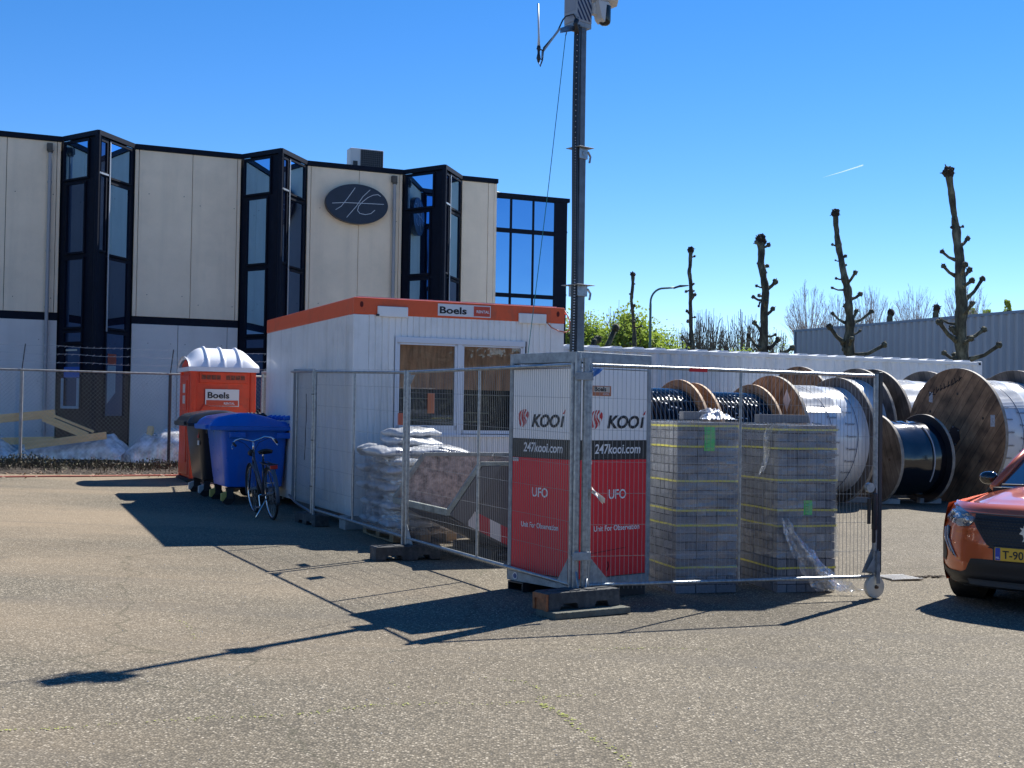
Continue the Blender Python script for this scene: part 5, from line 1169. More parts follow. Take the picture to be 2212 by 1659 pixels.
def bag(x,y,z,rz,label,grp,seed,tilt=(0,0),sc=1.0):
    if seed<5 and len(protos)<=seed:
        o=bagmesh(seed).build('sandbag',bagm,None,smooth=True); protos.append(o)
    else:
        o=protos[seed%len(protos)].copy(); C.objects.link(o)
    w=Vector((PL.x,PL.y,0))+U3*x+V3*y; o.location=(w.x,w.y,pz+z); o.rotation_euler=(tilt[0],tilt[1],ROTU+rz); o.scale=(sc,sc,sc)
    for kk in ('label','category','group'): 
        if kk in o: del o[kk]
    tag(o,label,'sandbag',grp); return o
r=random.Random(4); k=0
for lay in range(8):
    z=.146+lay*.104
    cells=[(.22,.22,1.57),(.22,.80,1.57),(.62,.22,1.57),(.62,.80,1.57),(.42,1.18,0)] if lay%2 else [(.18,.18,0),(.18,.58,0),(.18,.98,0),(.68,.34,1.57),(.68,.93,1.57)]
    if lay%2==0: cells=[(.20,.12,0),(.20,.55,0),(.20,.98,0),(.66,.34,1.57),(.66,.93,1.57)]
    for (x,y,rz) in cells:
        if lay==0: bag(x+r.uniform(-.02,.02)-.0,y+r.uniform(-.02,.02),z,rz+r.uniform(-.06,.06),'white sandbag in the film wrapped layers on the pallet','film wrapped sandbags',k)
        else: bag(x+r.uniform(-.04,.04)-.01,y+r.uniform(-.03,.03),z,rz+r.uniform(-.08,.08),'white sandbag in the film wrapped layers on the pallet','film wrapped sandbags',k)
        k+=1
z=.146+8*.104
LB=[(.10,.30,z+.00,.25,(.03,.0),'loose white sandbag at the left front edge of the pile'),
    (.02,.75,z+.0,1.2,(.0,.10),'loose white sandbag sagging over the far left edge of the pile'),
    (.55,.25,z+.01,.10,(.06,-.03),'long white sandbag with printed side at the right front of the pile'),
    (.60,.85,z+.0,1.4,(.0,.0),'loose white sandbag at the back right of the pile'),
    (.38,.50,z+.11,.35,(.05,.04),'bright white sandbag second from the top of the pile'),
    (.52,.75,z+.12,1.3,(.04,.0),'white sandbag in the middle of the pile behind the bright one'),
    (.42,.62,z+.22,.5,(.06,-.05),'topmost white sandbag of the pile below the cabin window'),
    (.85,.30,z-.02,.15,(.0,.18),'white sandbag hanging over the right edge toward the skip')]
bags=[bag(x,y,zz,rz,lb,'loose sandbags on top of the wrapped pile',i,tl_,1.18) for i,(x,y,zz,rz,tl_,lb) in enumerate(LB)]
text('ZILVERZAND' if False else 'DE HOLLAND',.045,bags[2],mat('bag_print_blue',(.03,.05,.16),.5),(-.12,-.205,.055),(1,0,0),bold=.03,sx=1.1,name='printed_text')
for q_ in (0,4,6,7): text('DE HOLLAND',.045,bags[q_],MATS['bag_print_blue'],(-.13,-.05,.138),(1,0,0),up=(0,1,0),bold=.03,sx=1.1,name='printed_text')
text('DE HOLLAND',.04,bags[0],MATS['bag_print_blue'],(-.12,-.205,.06),(1,0,0),bold=.03,name='printed_text')
b=MB(); nn=90; M=40
for i in range(M+1):
    for q in range(nn):
        th=2*math.pi*q/nn; c_,s_=math.cos(th),math.sin(th); zc=.10+.92*i/M
        bulge=.035*math.sin(zc*60)*.5; sw=1+.10*max(0,(.35-zc))/.35
        rx,ry=.47*sw,.70*sw; e=.42; px_=math.copysign(abs(c_)**e,c_)*rx; py_=math.copysign(abs(s_)**e,s_)*ry
        n_=.035*noise.noise(Vector((px_*5,py_*5,zc*5)))+.018*noise.noise(Vector((px_*14,py_*14,zc*22)))
        b.v.append((.42+px_*(1+n_)+0,.58+py_*(1+n_*.8),zc))
for i in range(M):
    for q in range(nn): l=(q+1)%nn; b.face((i*nn+q,i*nn+l,(i+1)*nn+l,(i+1)*nn+q))
o=b.build('stretch_wrap',film('bag_wrap_film',clear=.62,rough=.14,tint=(.60,.66,.74),dif=.35,bump=1.0,bscale=9,stretch=(1,1,2.2)),None,smooth=True); o.location=(PL.x,PL.y,pz); o.rotation_euler=(0,0,ROTU); tag(o,'clear stretch film wrapped round the sandbag layers on the pallet','stretch film')
# ================================================================ cable drums
drumwood=woodmat('drum_brown_boards',(.50,.29,.15),(.28,.155,.075),(1,6,.9),board=.19,rot=R_(-38))
drumgrey=woodmat('drum_grey_boards',(.20,.17,.14),(.12,.10,.085),(1,6,.9),board=.15,rot=R_(20))
drumlight=woodmat('drum_light_boards',(.48,.30,.16),(.28,.17,.09),(1,7,1),board=.13,rot=R_(75))
edgem=mat('drum_edge_worn',(.30,.26,.21),.7,var=.35,vscale=8)
edgel=mat('drum_edge_light',(.58,.38,.22),.7,var=.2,vscale=8)
wfilm=mat('white_drum_wrap',(.66,.68,.70),.22,var=.06,vscale=3,bump=.25,bscale=6,coat=.6)
wrib=mat('white_wrap_ribbed',(.72,.74,.76),.18,coat=.8)
bfilm=mat('black_drum_wrap',(.008,.009,.014),.13,coat=.5,bump=.5,bscale=4)
bflange=mat('black_flange',(.012,.013,.018),.35)
def drum(label,t,w,length,R,rb,wrapm,fl1,fl2,rimm,group,text_rows=False,ribs_=False,th=.07,cat='cable drum',base=Vector((8.6,24.27,0)),seed=0,film_labels=False,plain_skin=True):
    p=base+U3*t+V3*w; g0=gz(p.x,p.y)-.01
    d=thing('cable_drum',label,cat,(p.x,p.y,g0),ROTU,group)
    def flange(x,m,first):
        b=MB(); b.lathe([(x,R-.006),(x+.006,R),(x+th-.006,R),(x+th,R-.006)],72,'x',(0,0,R),1,caps=False)
        n=len(b.v)
        for xx in (x,x+th):
            k=len(b.v); b.v+=[(xx,(R-.006)*math.cos(2*math.pi*i/72),R+(R-.006)*math.sin(2*math.pi*i/72)) for i in range(72)]; b.face(range(k,k+72),0)
        f=b.build('flange',[m,rimm],d,smooth=True,auto=30)
        xo=x-.010 if first else x+th+.0
        hb=MB(); hb.prism([(xo,.16*math.cos(a)*R/1.3,R+.20*math.sin(a)*R/1.3) for a in (R_(20),R_(75),R_(140),R_(200),R_(265),R_(320))],(.010,0,0)); hp=hb.build('hub_plate',blackp,f)
        bb=MB()
        for a in (R_(30),R_(80),R_(145),R_(255)): bb.lathe([(-.012,.014),(.0,.014)],8,'x',(xo,.14*math.cos(a)*R/1.3,R+.17*math.sin(a)*R/1.3))
        bb.build('bolt',galv,hp)
        if first:
            lb=MB()
            for k in range(6):
                a=R_(35+60*k+seed*17); rr_=R*.62
                lb.lathe([(-.006,.022),(.0,.03)],6,'x',(x,rr_*math.cos(a),R+rr_*math.sin(a)))
            lb.build('bolt',mat('bolt_rust',(.07,.045,.03),.7),f)
        return f
    f1=flange(0,fl1,True); f2=flange(length-th,fl2,False)
    b=MB(); prof=[]; n=40 if ribs_ else 24
    x0,x1=th,length-th
    for i in range(n+1):
        x=x0+(x1-x0)*i/n; r_=rb+(.006*math.cos(i*math.pi) if ribs_ else 0)+.012*noise.noise(Vector((x*3,seed,0))); prof.append((x,r_))
    base_=len(b.v); NN=96
    for (x,r_) in prof:
        for k in range(NN):
            a=2*math.pi*k/NN; rr_=r_+.010*noise.noise(Vector((x*2.5,math.cos(a)*2.5,math.sin(a)*2.5+seed))); b.v.append((x,rr_*math.cos(a),R+rr_*math.sin(a)))
    for i in range(len(prof)-1):
        for k in range(NN): l=(k+1)%NN; b.face((base_+i*NN+k,base_+i*NN+l,base_+(i+1)*NN+l,base_+(i+1)*NN+k))
    wd=b.build('winding',wrapm,d,smooth=True)
    if ribs_:   # thin bands over the upper front of the wrap
        b=MB(); 
        for k in range(34):
            a=R_(92+58*k/34); xa,xb=th+.02,th+(x1-x0)*.62
            a2=a+R_(.8); b.quad((xa,(rb+.018)*math.cos(-a),R+(rb+.018)*math.sin(a)),(xb,(rb+.018)*math.cos(a),R+(rb+.018)*math.sin(a)),(xb,(rb+.024)*math.cos(a2),R+(rb+.024)*math.sin(a2)),(xa,(rb+.024)*math.cos(a2),R+(rb+.024)*math.sin(a2)))
        b.build('film_fold',wrib,wd)
    if text_rows:
        for (xc,off) in ((x0+.16,0),(x0+.52,6),(x0+.88,0)):
            if xc>x1-.3: continue
            b=None
            for k in range(9):
                a=R_(150+off+13*k)
                def bend(tx,ty,a=a,xc=xc): 
                    aa=a-ty/rb; return Vector((xc+tx,(rb+.022)*math.cos(aa),R+(rb+.022)*math.sin(aa)))
                text('Prysmian',.058,wd,mat('print_dark',(.03,.03,.04),.6),(0,0,0),(1,0,0),name='printed_text',bend=bend,bold=.01)
        b=MB()
        for xs_,ph in ((x0+.30*(x1-x0),0),(x0+.74*(x1-x0),1)):
            pts=[]
            for k in range(40):
                a=R_(100+150*k/40); xx=xs_+.10*math.sin(k*.09+ph)+.0035*k; pts.append((xx,(rb+.022)*math.cos(a),R+(rb+.022)*math.sin(a)))
            b.tube(pts,.006,4)
        b.build('film_seam',mat('seam_blue_grey',(.06,.08,.14),.5),wd)
    if film_labels:
        b=MB(); r=random.Random(seed)
        for k in range(34):
            a=R_(r.uniform(75,200)); xx=r.uniform(x0+.05,x1-.2); L_=.14; q=rb+.03
            b.quad((xx,q*math.cos(a),R+q*math.sin(a)),(xx+L_,q*math.cos(a+.03),R+q*math.sin(a+.03)),(xx+L_,q*math.cos(a+.055),R+q*math.sin(a+.055)),(xx,q*math.cos(a+.025),R+q*math.sin(a+.025)))
        b.build('tape_label',mat('tape_pale',(.5,.52,.55),.4),wd)
        b=MB()
        for k in range(14):
            xx=x0+(x1-x0)*(k+.5)/14; b.tube([(xx,(rb+.018)*math.cos(2*math.pi*i/48),R+(rb+.018)*math.sin(2*math.pi*i/48)) for i in range(48)],.030,6,closed=True)
        b.build('cable_turns',bfilm,wd,smooth=True)
    return d,f1,f2,wd
GW='white wrapped cable drums'; GB='black cable drums'
RB_=Vector((8.6,24.27,0))
D1,f1_,f2_,w1_=drum('largest near cable drum, brown board face beside the car mirror, white wrap behind',0,0,1.55,1.31,1.07,wfilm,drumwood,drumgrey,edgem,GW,text_rows=True,ribs_=True)
b=MB()
def face_patch(b,y0,y1,z0,z1,x=-.004,sk=0): b.poly([(x,y0,z0),(x,y1,z0+sk),(x,y1,z1+sk),(x,y0,z1)])
face_patch(b,-1.04,-.93,1.50,1.72); face_patch(b,.60,.70,1.95,2.15,sk=.02); b.build('label_plate',mat('drum_label',(.5,.5,.5),.5,var=.3,vscale=30),f1_)
b=MB(); rr=random.Random(2)
P0=(.62,2.02)
for k in range(9): b.beam((-.004,.70-.10*k,2.08+.035*k),(-.004,.62-.10*k,2.12+.035*k+rr.uniform(-.05,.05)),.004,.022); b.beam((-.004,.68-.10*k,2.10+.035*k),(-.004,.68-.10*k+rr.uniform(-.03,.03),2.19+.035*k),.004,.018)
b.build('marker_writing',mat('marker_dark',(.02,.015,.012),.8),f1_)
D_dia,fl_dia,_,_=drum('white wrapped cable drum with pale diamond on its brown face, behind the paver stacks',-4.33,0,1.52,1.155,.97,wfilm,drumwood,drumgrey,edgem,GW,text_rows=True,ribs_=True,seed=3)
fl=fl_dia
b=MB(); b.poly([(-.004,-.42,1.87),(-.004,-.53,2.06),(-.004,-.64,1.87),(-.004,-.53,1.66)][::-1]); b.build('diamond_label',mat('drum_diamond',(.78,.68,.62),.6),fl)
K1,k1,k2,k3=drum('small cable drum with glossy black winding, between the gate post and the largest drum',-2.03,0,1.27,.845,.70,bfilm,drumgrey,bflange,edgem,GB,seed=5)
b=MB(); face_patch(b,.28,.46,1.05,1.25); b.build('label_plate',mat('drum_label2',(.45,.47,.47),.5),k1)
b=MB(); pts=[(.90,.715*math.cos(a),.845+.715*math.sin(a)) for a in [R_(120+5*k) for k in range(20)]]; b.tube(pts,.012,5); b.build('cable_end',mat('pale_cable_end',(.5,.5,.52),.3),k3)
b=MB()
for k in range(9): a=R_(98+9*k*.4); b.grid(lambda u_,v_,k=k:(.20+.09*k+.07*u_, .716*math.cos(R_(92+7*math.sin(k*2.1)+(14+4*math.sin(k*3.3))*v_)), .845+.716*math.sin(R_(92+7*math.sin(k*2.1)+(14+4*math.sin(k*3.3))*v_))),2,4)
b.build('film_flap',bfilm,k3,smooth=True)
drum('cable drum with black taped winding, its light brown flange just left of the diamond drum',-5.97,0,1.27,1.06,.86,bfilm,drumlight,drumlight,edgel,GB,film_labels=True,seed=7,th=.055)
drum('cable drum with black taped winding peeking out right beside the mast unit',-7.46,0,1.25,1.075,.87,bfilm,drumlight,drumlight,edgel,GB,film_labels=True,seed=8,th=.055)
drum('small light brown drum in the second row, seen between the two black taped drums',-7.1,2.3,1.25,1.04,.80,bfilm,drumlight,drumlight,edgem,GB,seed=9,th=.055)
RB2=Vector((7.5,26.8,0))
drum('white cable drum in the second row above the diamond drum',-1.69,0,1.56,1.30,1.06,wfilm,drumwood,drumgrey,edgem,GW,base=RB2,seed=11,ribs_=True)
drum('white cable drum in the second row between the gate post and the largest drum',.23,0,1.52,1.31,1.08,wfilm,drumgrey,drumgrey,edgem,GW,base=RB2,seed=12,ribs_=True)
drum('white cable drum in the second row hidden behind the largest drum',2.35,0,1.52,1.29,1.06,wfilm,drumgrey,drumgrey,edgem,GW,base=RB2,seed=14,ribs_=True) 
D9,_,_,_=drum('grey rimmed cable drum at the right edge behind the white wrap',4.33,0,1.5,1.31,1.05,wfilm,drumgrey,drumgrey,edgem,GW,base=RB2,seed=13)
b=MB(); b.tube([(.03,1.02*math.cos(a*math.pi/32),1.31+1.02*math.sin(a*math.pi/32)) for a in range(64)],.05,6,closed=True); b.build('inner_ring',mat('pale_ring',(.35,.36,.36),.5),D9,smooth=True)
for i,(x,y,l) in enumerate(((6.49,23.50,'beside the diamond drum, left of the gate post'),(7.06,23.42,'right of the gate post below the black drum'),(8.005,23.93,'between the black drum and the largest drum'))):
    b=MB(); b.box(-.21,.21,-.08,.08,0,.10); o=b.build('chock_block',mat('chock_pale',(.40,.40,.38),.9,var=.15),None,bevel=.008,loc=(x,y,gz(x,y)),rotz=0.05); tag(o,'pale concrete chock block on the asphalt '+l,'block','chock blocks at the cable drums')

# ================================================================ shipping container and warehouse
CB=Vector((.45,26.05,0)); cz=gz(6,28.5)
cn=thing('shipping_container','long white shipping container behind the cable drums','container',(CB.x,CB.y,cz),ROTU)
cwm=mat('container_white',(.62,.64,.65),.5,var=.05,vscale=.8,dirt=(.40,.39,.33),dscale=1.1,damt=.5)
streaks(cwm,(.40,.37,.30),.4,(2,2,.3),.52,.75)
CLn=12.25; CH=3.075-cz; CWd=2.44
b=MB()
def corr(b,L,z0,z1,fn,per=.275,dep=.036):
    n=int(L/per); p=L/n; pr=[]
    for i in range(n): a=i*p; pr+=[(a,0),(a+.25*p,0),(a+.5*p-.0,dep) ,(a+.75*p,dep)]
    pr.append((L,0))
    for i in range(len(pr)-1): (a,d0),(c,d1)=pr[i],pr[i+1]; b.quad(fn(a,d0,z0),fn(c,d1,z0),fn(c,d1,z1),fn(a,d0,z1))
corr(b,CLn-.3,.16,CH-.10,lambda x,d,z:(.15+x,.01+d,z)); b.build('side_wall',cwm,cn)
b=MB(); corr(b,CLn-.3,.16,CH-.10,lambda x,d,z:(.15+x,CWd-.01-d,z)); b.build('side_wall',cwm,cn)
b=MB(); corr(b,CWd-.3,.16,CH-.10,lambda y,d,z:(CLn-.01-d,.15+y,z)); corr(b,CWd-.3,.16,CH-.10,lambda y,d,z:(.01+d,.15+y,z)); b.build('end_wall',cwm,cn)
b=MB()
for x in (0,CLn-.15):
    for y in (0,CWd-.15): b.box(x,x+.15,y,y+.15,0,CH)
b.box(.15,CLn-.15,0,.06,CH-.10,CH-.02); b.box(.15,CLn-.15,CWd-.06,CWd,CH-.10,CH-.02); b.box(.15,CLn-.15,0,.06,.02,.16); b.box(.15,CLn-.15,CWd-.06,CWd,.02,.16); b.box(0,.06,.15,CWd-.15,CH-.1,CH-.02); b.box(CLn-.06,CLn,.15,CWd-.15,CH-.1,CH-.02)
b.build('corner_frame',cwm,cn,bevel=.008)
b=MB()
n=int(CLn/.55)
for i in range(n):
    a=.15+i*(CLn-.3)/n; w=(CLn-.3)/n; b.prism([(a,.03,CH-.02),(a+.10,.03,CH+.022),(a+w*.55,.03,CH+.022),(a+w*.65,.03,CH-.02)],(0,CWd-.06,0))
b.box(.1,CLn-.1,.02,CWd-.02,CH-.03,CH-.018); b.build('roof',mat('container_roof',(.74,.75,.76),.5),cn)
b=MB(); b.box(CLn-.12,CLn-.05,-.006,0,CH-.09,CH-.03); b.box(CLn-.12,CLn-.05,-.006,0,.03,.09); b.build('casting_hole',blackp,cn)
wh=thing('warehouse','large grey warehouse with ribbed steel cladding beyond the white container','warehouse',(17.024,75,0.27),math.atan2(-.915,.403))
whm=mat('warehouse_grey_cladding',(.36,.38,.41),.45,.1,var=.05,vscale=.3)
b=MB(); corr(b,70,0,6.42,lambda x,d,z:(x,.0-d,z),per=.5,dep=.14); b.build('long_wall',whm,wh)
b=MB(); corr(b,30,0,6.42,lambda y,d,z:(0-d,y,z),per=.42,dep=.07); b.build('end_wall',whm,wh)
b=MB(); b.box(-.12,70,-.12,.05,6.42,6.56); b.box(-.12,.05,.05,30,6.42,6.56); b.box(-.1,.02,-.1,.02,0,6.42); b.build('roof_trim',mat('trim_blue_grey',(.20,.25,.32),.5),wh)
b=MB(); b.box(.1,70,.1,30,6.3,6.40); b.box(69.8,70,.1,30,0,6.3); b.box(0,70,29.8,30,0,6.3); b.build('roof',mat('warehouse_roof',(.2,.2,.2),.8),wh)
b=MB(); b.tube([(22.5,-.16,0),(22.5,-.16,6.4)],.06,8); b.tube([(46,-.16,0),(46,-.16,6.4)],.06,8); b.build('downpipe',mat('downpipe_pale',(.42,.44,.46),.5),wh)

# ================================================================ pollarded plane trees
def barkmat():
    m,N,L,b=newmat('plane_tree_bark'); b.inputs['Roughness'].default_value=.9
    tc=N.new('ShaderNodeTexCoord'); mp=N.new('ShaderNodeMapping'); mp.inputs['Scale'].default_value=(3,3,1.1); L.new(tc.outputs['Object'],mp.inputs[0])
    nz=N.new('ShaderNodeTexNoise'); nz.inputs['Scale'].default_value=1.6; nz.inputs['Detail'].default_value=7; nz.inputs['Roughness'].default_value=.7; L.new(mp.outputs[0],nz.inputs['Vector'])
    cr=N.new('ShaderNodeValToRGB'); e=cr.color_ramp.elements; e[0].position=.40; e[0].color=(.035,.033,.026,1); e[1].position=.66; e[1].color=(.17,.17,.12,1); q=e.new(.52); q.color=(.075,.078,.052,1); L.new(nz.outputs['Fac'],cr.inputs[0]); L.new(cr.outputs[0],b.inputs['Base Color'])
    bp=N.new('ShaderNodeBump'); bp.inputs['Strength'].default_value=.6; bp.inputs['Distance'].default_value=.05; L.new(nz.outputs['Fac'],bp.inputs['Height']); L.new(bp.outputs[0],b.inputs['Normal']); return m
bark=barkmat(); knobm=mat('pollard_knob_bark',(.03,.022,.017),.95,var=.5,vscale=6,bump=1,bscale=12)
def knob(b,c,r_,seed,n=7):
    b.blob(c,r_,seed,.55,n,0,2.4); rr=random.Random(seed)
    for k in range(7):
        d=Vector((rr.uniform(-1,1),rr.uniform(-1,1),rr.uniform(-.6,1))).normalized(); b.blob(tuple(Vector(c)+d*r_*.75),r_*rr.uniform(.28,.5),seed+k,.5,4); b.tube([Vector(c)+d*r_*.6,Vector(c)+d*r_*rr.uniform(1.2,1.65)],[r_*.16,r_*.09],4)
TL=['smallest pollarded plane tree, farthest left above the green shrub','slender pollarded plane tree directly beside the lamp arm','pollarded plane tree with a broad forked head, left of the warehouse','tall knobbly pollarded plane tree in front of the warehouse corner','tallest nearest pollarded plane tree behind the container end']
for ti,(Y,tr,br) in enumerate(TREES):
    bx,bz=tr[-1][0],tr[-1][1]; X0=bx+.05; tt=thing('pollard_tree',TL[ti],'tree',(X0,Y,.27),0,'pollarded plane trees in a row'); g0=.27
    rr=random.Random(20+ti)
    pts=[(X0-X0,0,-.1)]; rad=[tr[-1][2]*1.25]
    pts.append(((bx-X0),.0,max(.6,(bz-g0)*.6))); rad.append(tr[-1][2]*1.05)
    for q in tr[::-1]: pts.append((q[0]-X0,.10*math.sin(q[1]*1.3+ti),q[1]-g0)); rad.append(q[2])
    # smooth subdivision with knobbly radius
    P=[];Rr=[]
    for i in range(len(pts)-1):
        for k in range(4):
            f=k/4; a=Vector(pts[i]); c=Vector(pts[i+1]); P.append(a.lerp(c,f)+Vector((.03*noise.noise(Vector((i+f,ti,0))),0,0))); Rr.append((rad[i]*(1-f)+rad[i+1]*f)*(1+.26*noise.noise(Vector(((i+f)*1.7,ti,3)))))
    P.append(Vector(pts[-1])); Rr.append(rad[-1]*.8)
    b=MB(); b.tube(P,Rr,12)
    b.build('trunk',bark,tt,smooth=True)
    b=MB(); knob(b,(P[-1].x,P[-1].y,P[-1].z+.05),rad[-1]*1.35,100+ti,9)
    b.build('pollard_head',knobm,tt,smooth=False)
    allb=[(x0,z0,x1,z1,w,0) for x0,z0,x1,z1,w in br]
    # limbs pointing towards and away from the viewer
    zt=[q[1] for q in tr]
    for k in range(3+ti//2): 
        z0=rr.uniform(zt[-1],zt[len(zt)//2]); j=min(range(len(tr)),key=lambda j:abs(tr[j][1]-z0)); allb.append((tr[j][0],z0,tr[j][0]+rr.uniform(-.1,.1),z0+rr.uniform(.1,.35),.07,rr.choice((-1,1))))
    for k,(x0,z0,x1,z1,w,dy) in enumerate(allb):
        L_=math.hypot(x1-x0,z1-z0); yy=dy*rr.uniform(.5,.9) if dy else rr.uniform(-.45,.45)*L_
        b=MB(); a=Vector((x0-X0,0,z0-g0)); c=Vector((x1-X0,yy,z1-g0)); m_=a.lerp(c,.5)+Vector((0,0,-.10*L_))
        w2=w*.85
        b.tube([a,a.lerp(m_,.5),m_,m_.lerp(c,.6),c],[w2*1.3,w2,w2*.85,w2*.85,w2*1.0],8); knob(b,tuple(c),w*1.18,ti*40+k,6)
        b.build('limb',knobm if False else [bark],tt,smooth=True)
# low pollard left, just beside the mast
tt=thing('pollard_tree','low forked pollard limbs just right of the mast above the container','tree',(3.0,48,.27),0,'pollarded plane trees in a row')
b=MB(); b.tube([(0,0,0),(0,0,3.0),(.0,0,3.6)],[.34,.28,.22],10); b.build('trunk',bark,tt,smooth=True)
for k,(x1,z1,w) in enumerate(((.95,4.95,.10),(.85,4.1,.10),(-.7,4.6,.1),(.3,4.5,.08))):
    b=MB(); b.tube([(0,0,3.3),(x1*.5,.1,3.55+.2*k),(x1,.1*k,z1-.27)],[.16,.12,.10],8); knob(b,(x1,.1*k,z1-.27),.15,300+k,6); b.build('limb',bark,tt,smooth=True)
for i,(x,y) in enumerate(((33.2,110),(35.55,105))):
    z=10.9-.27; tt=thing('pollard_tree',('tiny dark pollard top sticking up over the warehouse roof, left one','tiny dark pollard top sticking up over the warehouse roof, right one')[i],'tree',(x,y,.27),0,'pollard tops over the warehouse roof')
    b=MB(); b.tube([(0,0,0),(0,0,z-.4),(.1,0,z)],[.4,.25,.16],8); b.tube([(0,0,z-1.2),(-.5,0,z-.9)],.1,6); b.build('trunk',bark,tt,smooth=True); b=MB(); knob(b,(.1,0,z),.32,400+i,6); b.build('pollard_head',knobm,tt)

# ---- bare round trees and shrubs
twig_g=mat('twig_grey_brown',(.36,.31,.28),.9); twig_d=mat('twig_dark',(.19,.16,.12),.9)
leafg=mat('spring_leaf_green',(.24,.34,.06),.6,var=.35,vscale=1.5); leafy=mat('spring_leaf_yellow',(.36,.40,.08),.6,var=.3,vscale=1.5)
for m_ in (leafg,leafy):
    N_=m_.node_tree.nodes; L_0=m_.node_tree.links; t_=N_.new('ShaderNodeBsdfTranslucent'); t_.inputs['Color'].default_value=(.24,.33,.05,1); x_=N_.new('ShaderNodeMixShader'); x_.inputs[0].default_value=.45; L_0.new(N_['Principled BSDF'].outputs[0],x_.inputs[1]); L_0.new(t_.outputs[0],x_.inputs[2]); L_0.new(x_.outputs[0],N_['Material Output'].inputs['Surface'])
def branchy(b,p,d,L,r_,depth,rr,spread,up,ratio=.72,kids=(2,3),minr=.01,tips=None):
    q=p+d*L; m_=p.lerp(q,.5)+Vector((rr.uniform(-1,1),rr.uniform(-1,1),0))*L*.04
    if depth>=2: b.tube([p,m_,q],[r_,r_*.85,r_*.7],5 if depth>3 else 4,0,False)
    else: b.bar(p,q,max(minr,r_*.8),0,3)
    if depth==0:
        if tips is not None: tips.append(q)
        return
    for k in range(rr.randint(*kids)):
        a=Vector((rr.uniform(-1,1),rr.uniform(-1,1),rr.uniform(-.6,.6))); nd=(d+a*spread+Vector((0,0,up))).normalized(); branchy(b,q.lerp(p,rr.uniform(0,.35)),nd,L*ratio*rr.uniform(.8,1.15),r_*.66,depth-1,rr,spread,up,ratio,kids,minr,tips)
def fancrown(b,rr,n,th,H,w,r0,m,subs=3,minr=.02,tips=None,up=.55):
    for k in range(n):
        a=rr.uniform(0,2*math.pi); e=math.asin(rr.uniform(-.25,1)); R2=rr.uniform(.75,1.0); cz_=th+(H-th)*.42
        T=Vector((math.cos(a)*math.cos(e)*w*R2,math.sin(a)*math.cos(e)*w*R2,cz_+math.sin(e)*(H-cz_)*R2*(1 if e>0 else .9)))
        s0=Vector((0,0,th-.1*rr.random()*H)); m1=s0.lerp(T,.45)+Vector((0,0,-(T.z-s0.z)*.05))+Vector((T.x,T.y,0))*.10*(1-up); m1+=Vector((rr.gauss(0,1),rr.gauss(0,1),0))*.03*w
        pts=[s0,s0.lerp(m1,.55),m1,m1.lerp(T,.55)+Vector((0,0,.03*w)),T]; b.tube(pts,[r0,r0*.7,r0*.5,r0*.32,minr*.6],3,0,False)
        if tips is not None: tips.append(T)
        for j in range(subs):
            f=rr.uniform(.3,.92); i=min(3,int(f*4)); p=pts[i].lerp(pts[i+1],f*4-i); d=(T-s0).normalized(); d=(d+Vector((rr.uniform(-1,1),rr.uniform(-1,1),rr.uniform(-.1,.8)))*.55).normalized(); q=p+d*w*rr.uniform(.18,.42); b.bar(p,q,minr*.8,0,3)
            q2=p.lerp(q,.5); d2=(d+Vector((rr.uniform(-1,1),rr.uniform(-1,1),.3))*.5).normalized(); b.bar(q2,q2+d2*w*.16,minr*.65,0,3)
            if tips is not None: tips+=[q,q2+d2*w*.16]
def baretree(label,x,y,zbase,H,crown,seed,m,group,depth=6,name='bare_tree',minr=.016,trunkh=.35,leaves=None,spread=.62,up=.16):
    rr=random.Random(seed); t=thing(name,label,'tree' if 'tree' in name else 'shrub',(x,y,zbase),0,group)
    b=MB(); th=H*trunkh; b.tube([(0,0,-.3),(.03,0,th*.5),(0,0,th+.2)],[.028*H*.6,.018*H*.6,.014*H*.6],8); b.build('trunk',m,t,smooth=True)
    b=MB(); tips=[]; n=7
    for k in range(n):
        a=2*math.pi*k/n+rr.uniform(-.3,.3); e=rr.uniform(.35,1.25); d=Vector((math.cos(a)*math.cos(e),math.sin(a)*math.cos(e),math.sin(e))); branchy(b,Vector((0,0,th+rr.uniform(-.1,.15)*H*.3)),d,crown*.38,.012*H*.55,depth-1,rr,spread,up,.74,(2,3),minr,tips)
    b.build('crown',m,t,fix=False)
    if leaves:
        b=MB()
        for q in tips:
            for k in range(leaves[1]):
                c=q+Vector((rr.gauss(0,1),rr.gauss(0,1),rr.gauss(0,1)))*.16; s_=rr.uniform(.035,.075)*leaves[2]; a=Vector((rr.uniform(-1,1),rr.uniform(-1,1),rr.uniform(-1,1))).normalized(); e=a.cross(Vector((.3,.5,rr.random()))).normalized()
                b.poly([c-a*s_,c+e*s_*.7,c+a*s_,c-e*s_*.7],1 if (leaves[0]==2 or rr.random()<.25) else 0)
        b.build('leaves',[leafg,leafy],t,fix=False)
    return t
far=[(26.0,110,13.6,'farthest left bare round tree rising over the warehouse corner'),(30.0,115,13.3,'faint bare round tree just left of the tall knobbly pollard, over the warehouse'),(32.9,115,14.0,'bare round tree just right of the tall knobbly pollard, over the warehouse'),(38.0,118,14.3,'bare round tree alone midway between the two right pollards'),(39.9,110,14.0,'bare round tree directly behind the nearest pollard')]
for i,(x,y,H,l) in enumerate(far):
    rr=random.Random(60+i); t=thing('bare_tree',l,'tree',(x,y,.27),0,'bare round trees beyond the warehouse'); th=H-5.8
    b=MB(); b.tube([(0,0,-.2),(.04,0,th*.5),(0,0,th+.5)],[.28,.20,.13],8); b.build('trunk',twig_g,t,smooth=True)
    b=MB(); fancrown(b,rr,105,th,H-.3,2.35+.15*(i%2),.035,twig_g,4,.013); b.build('crown',twig_g,t,fix=False)
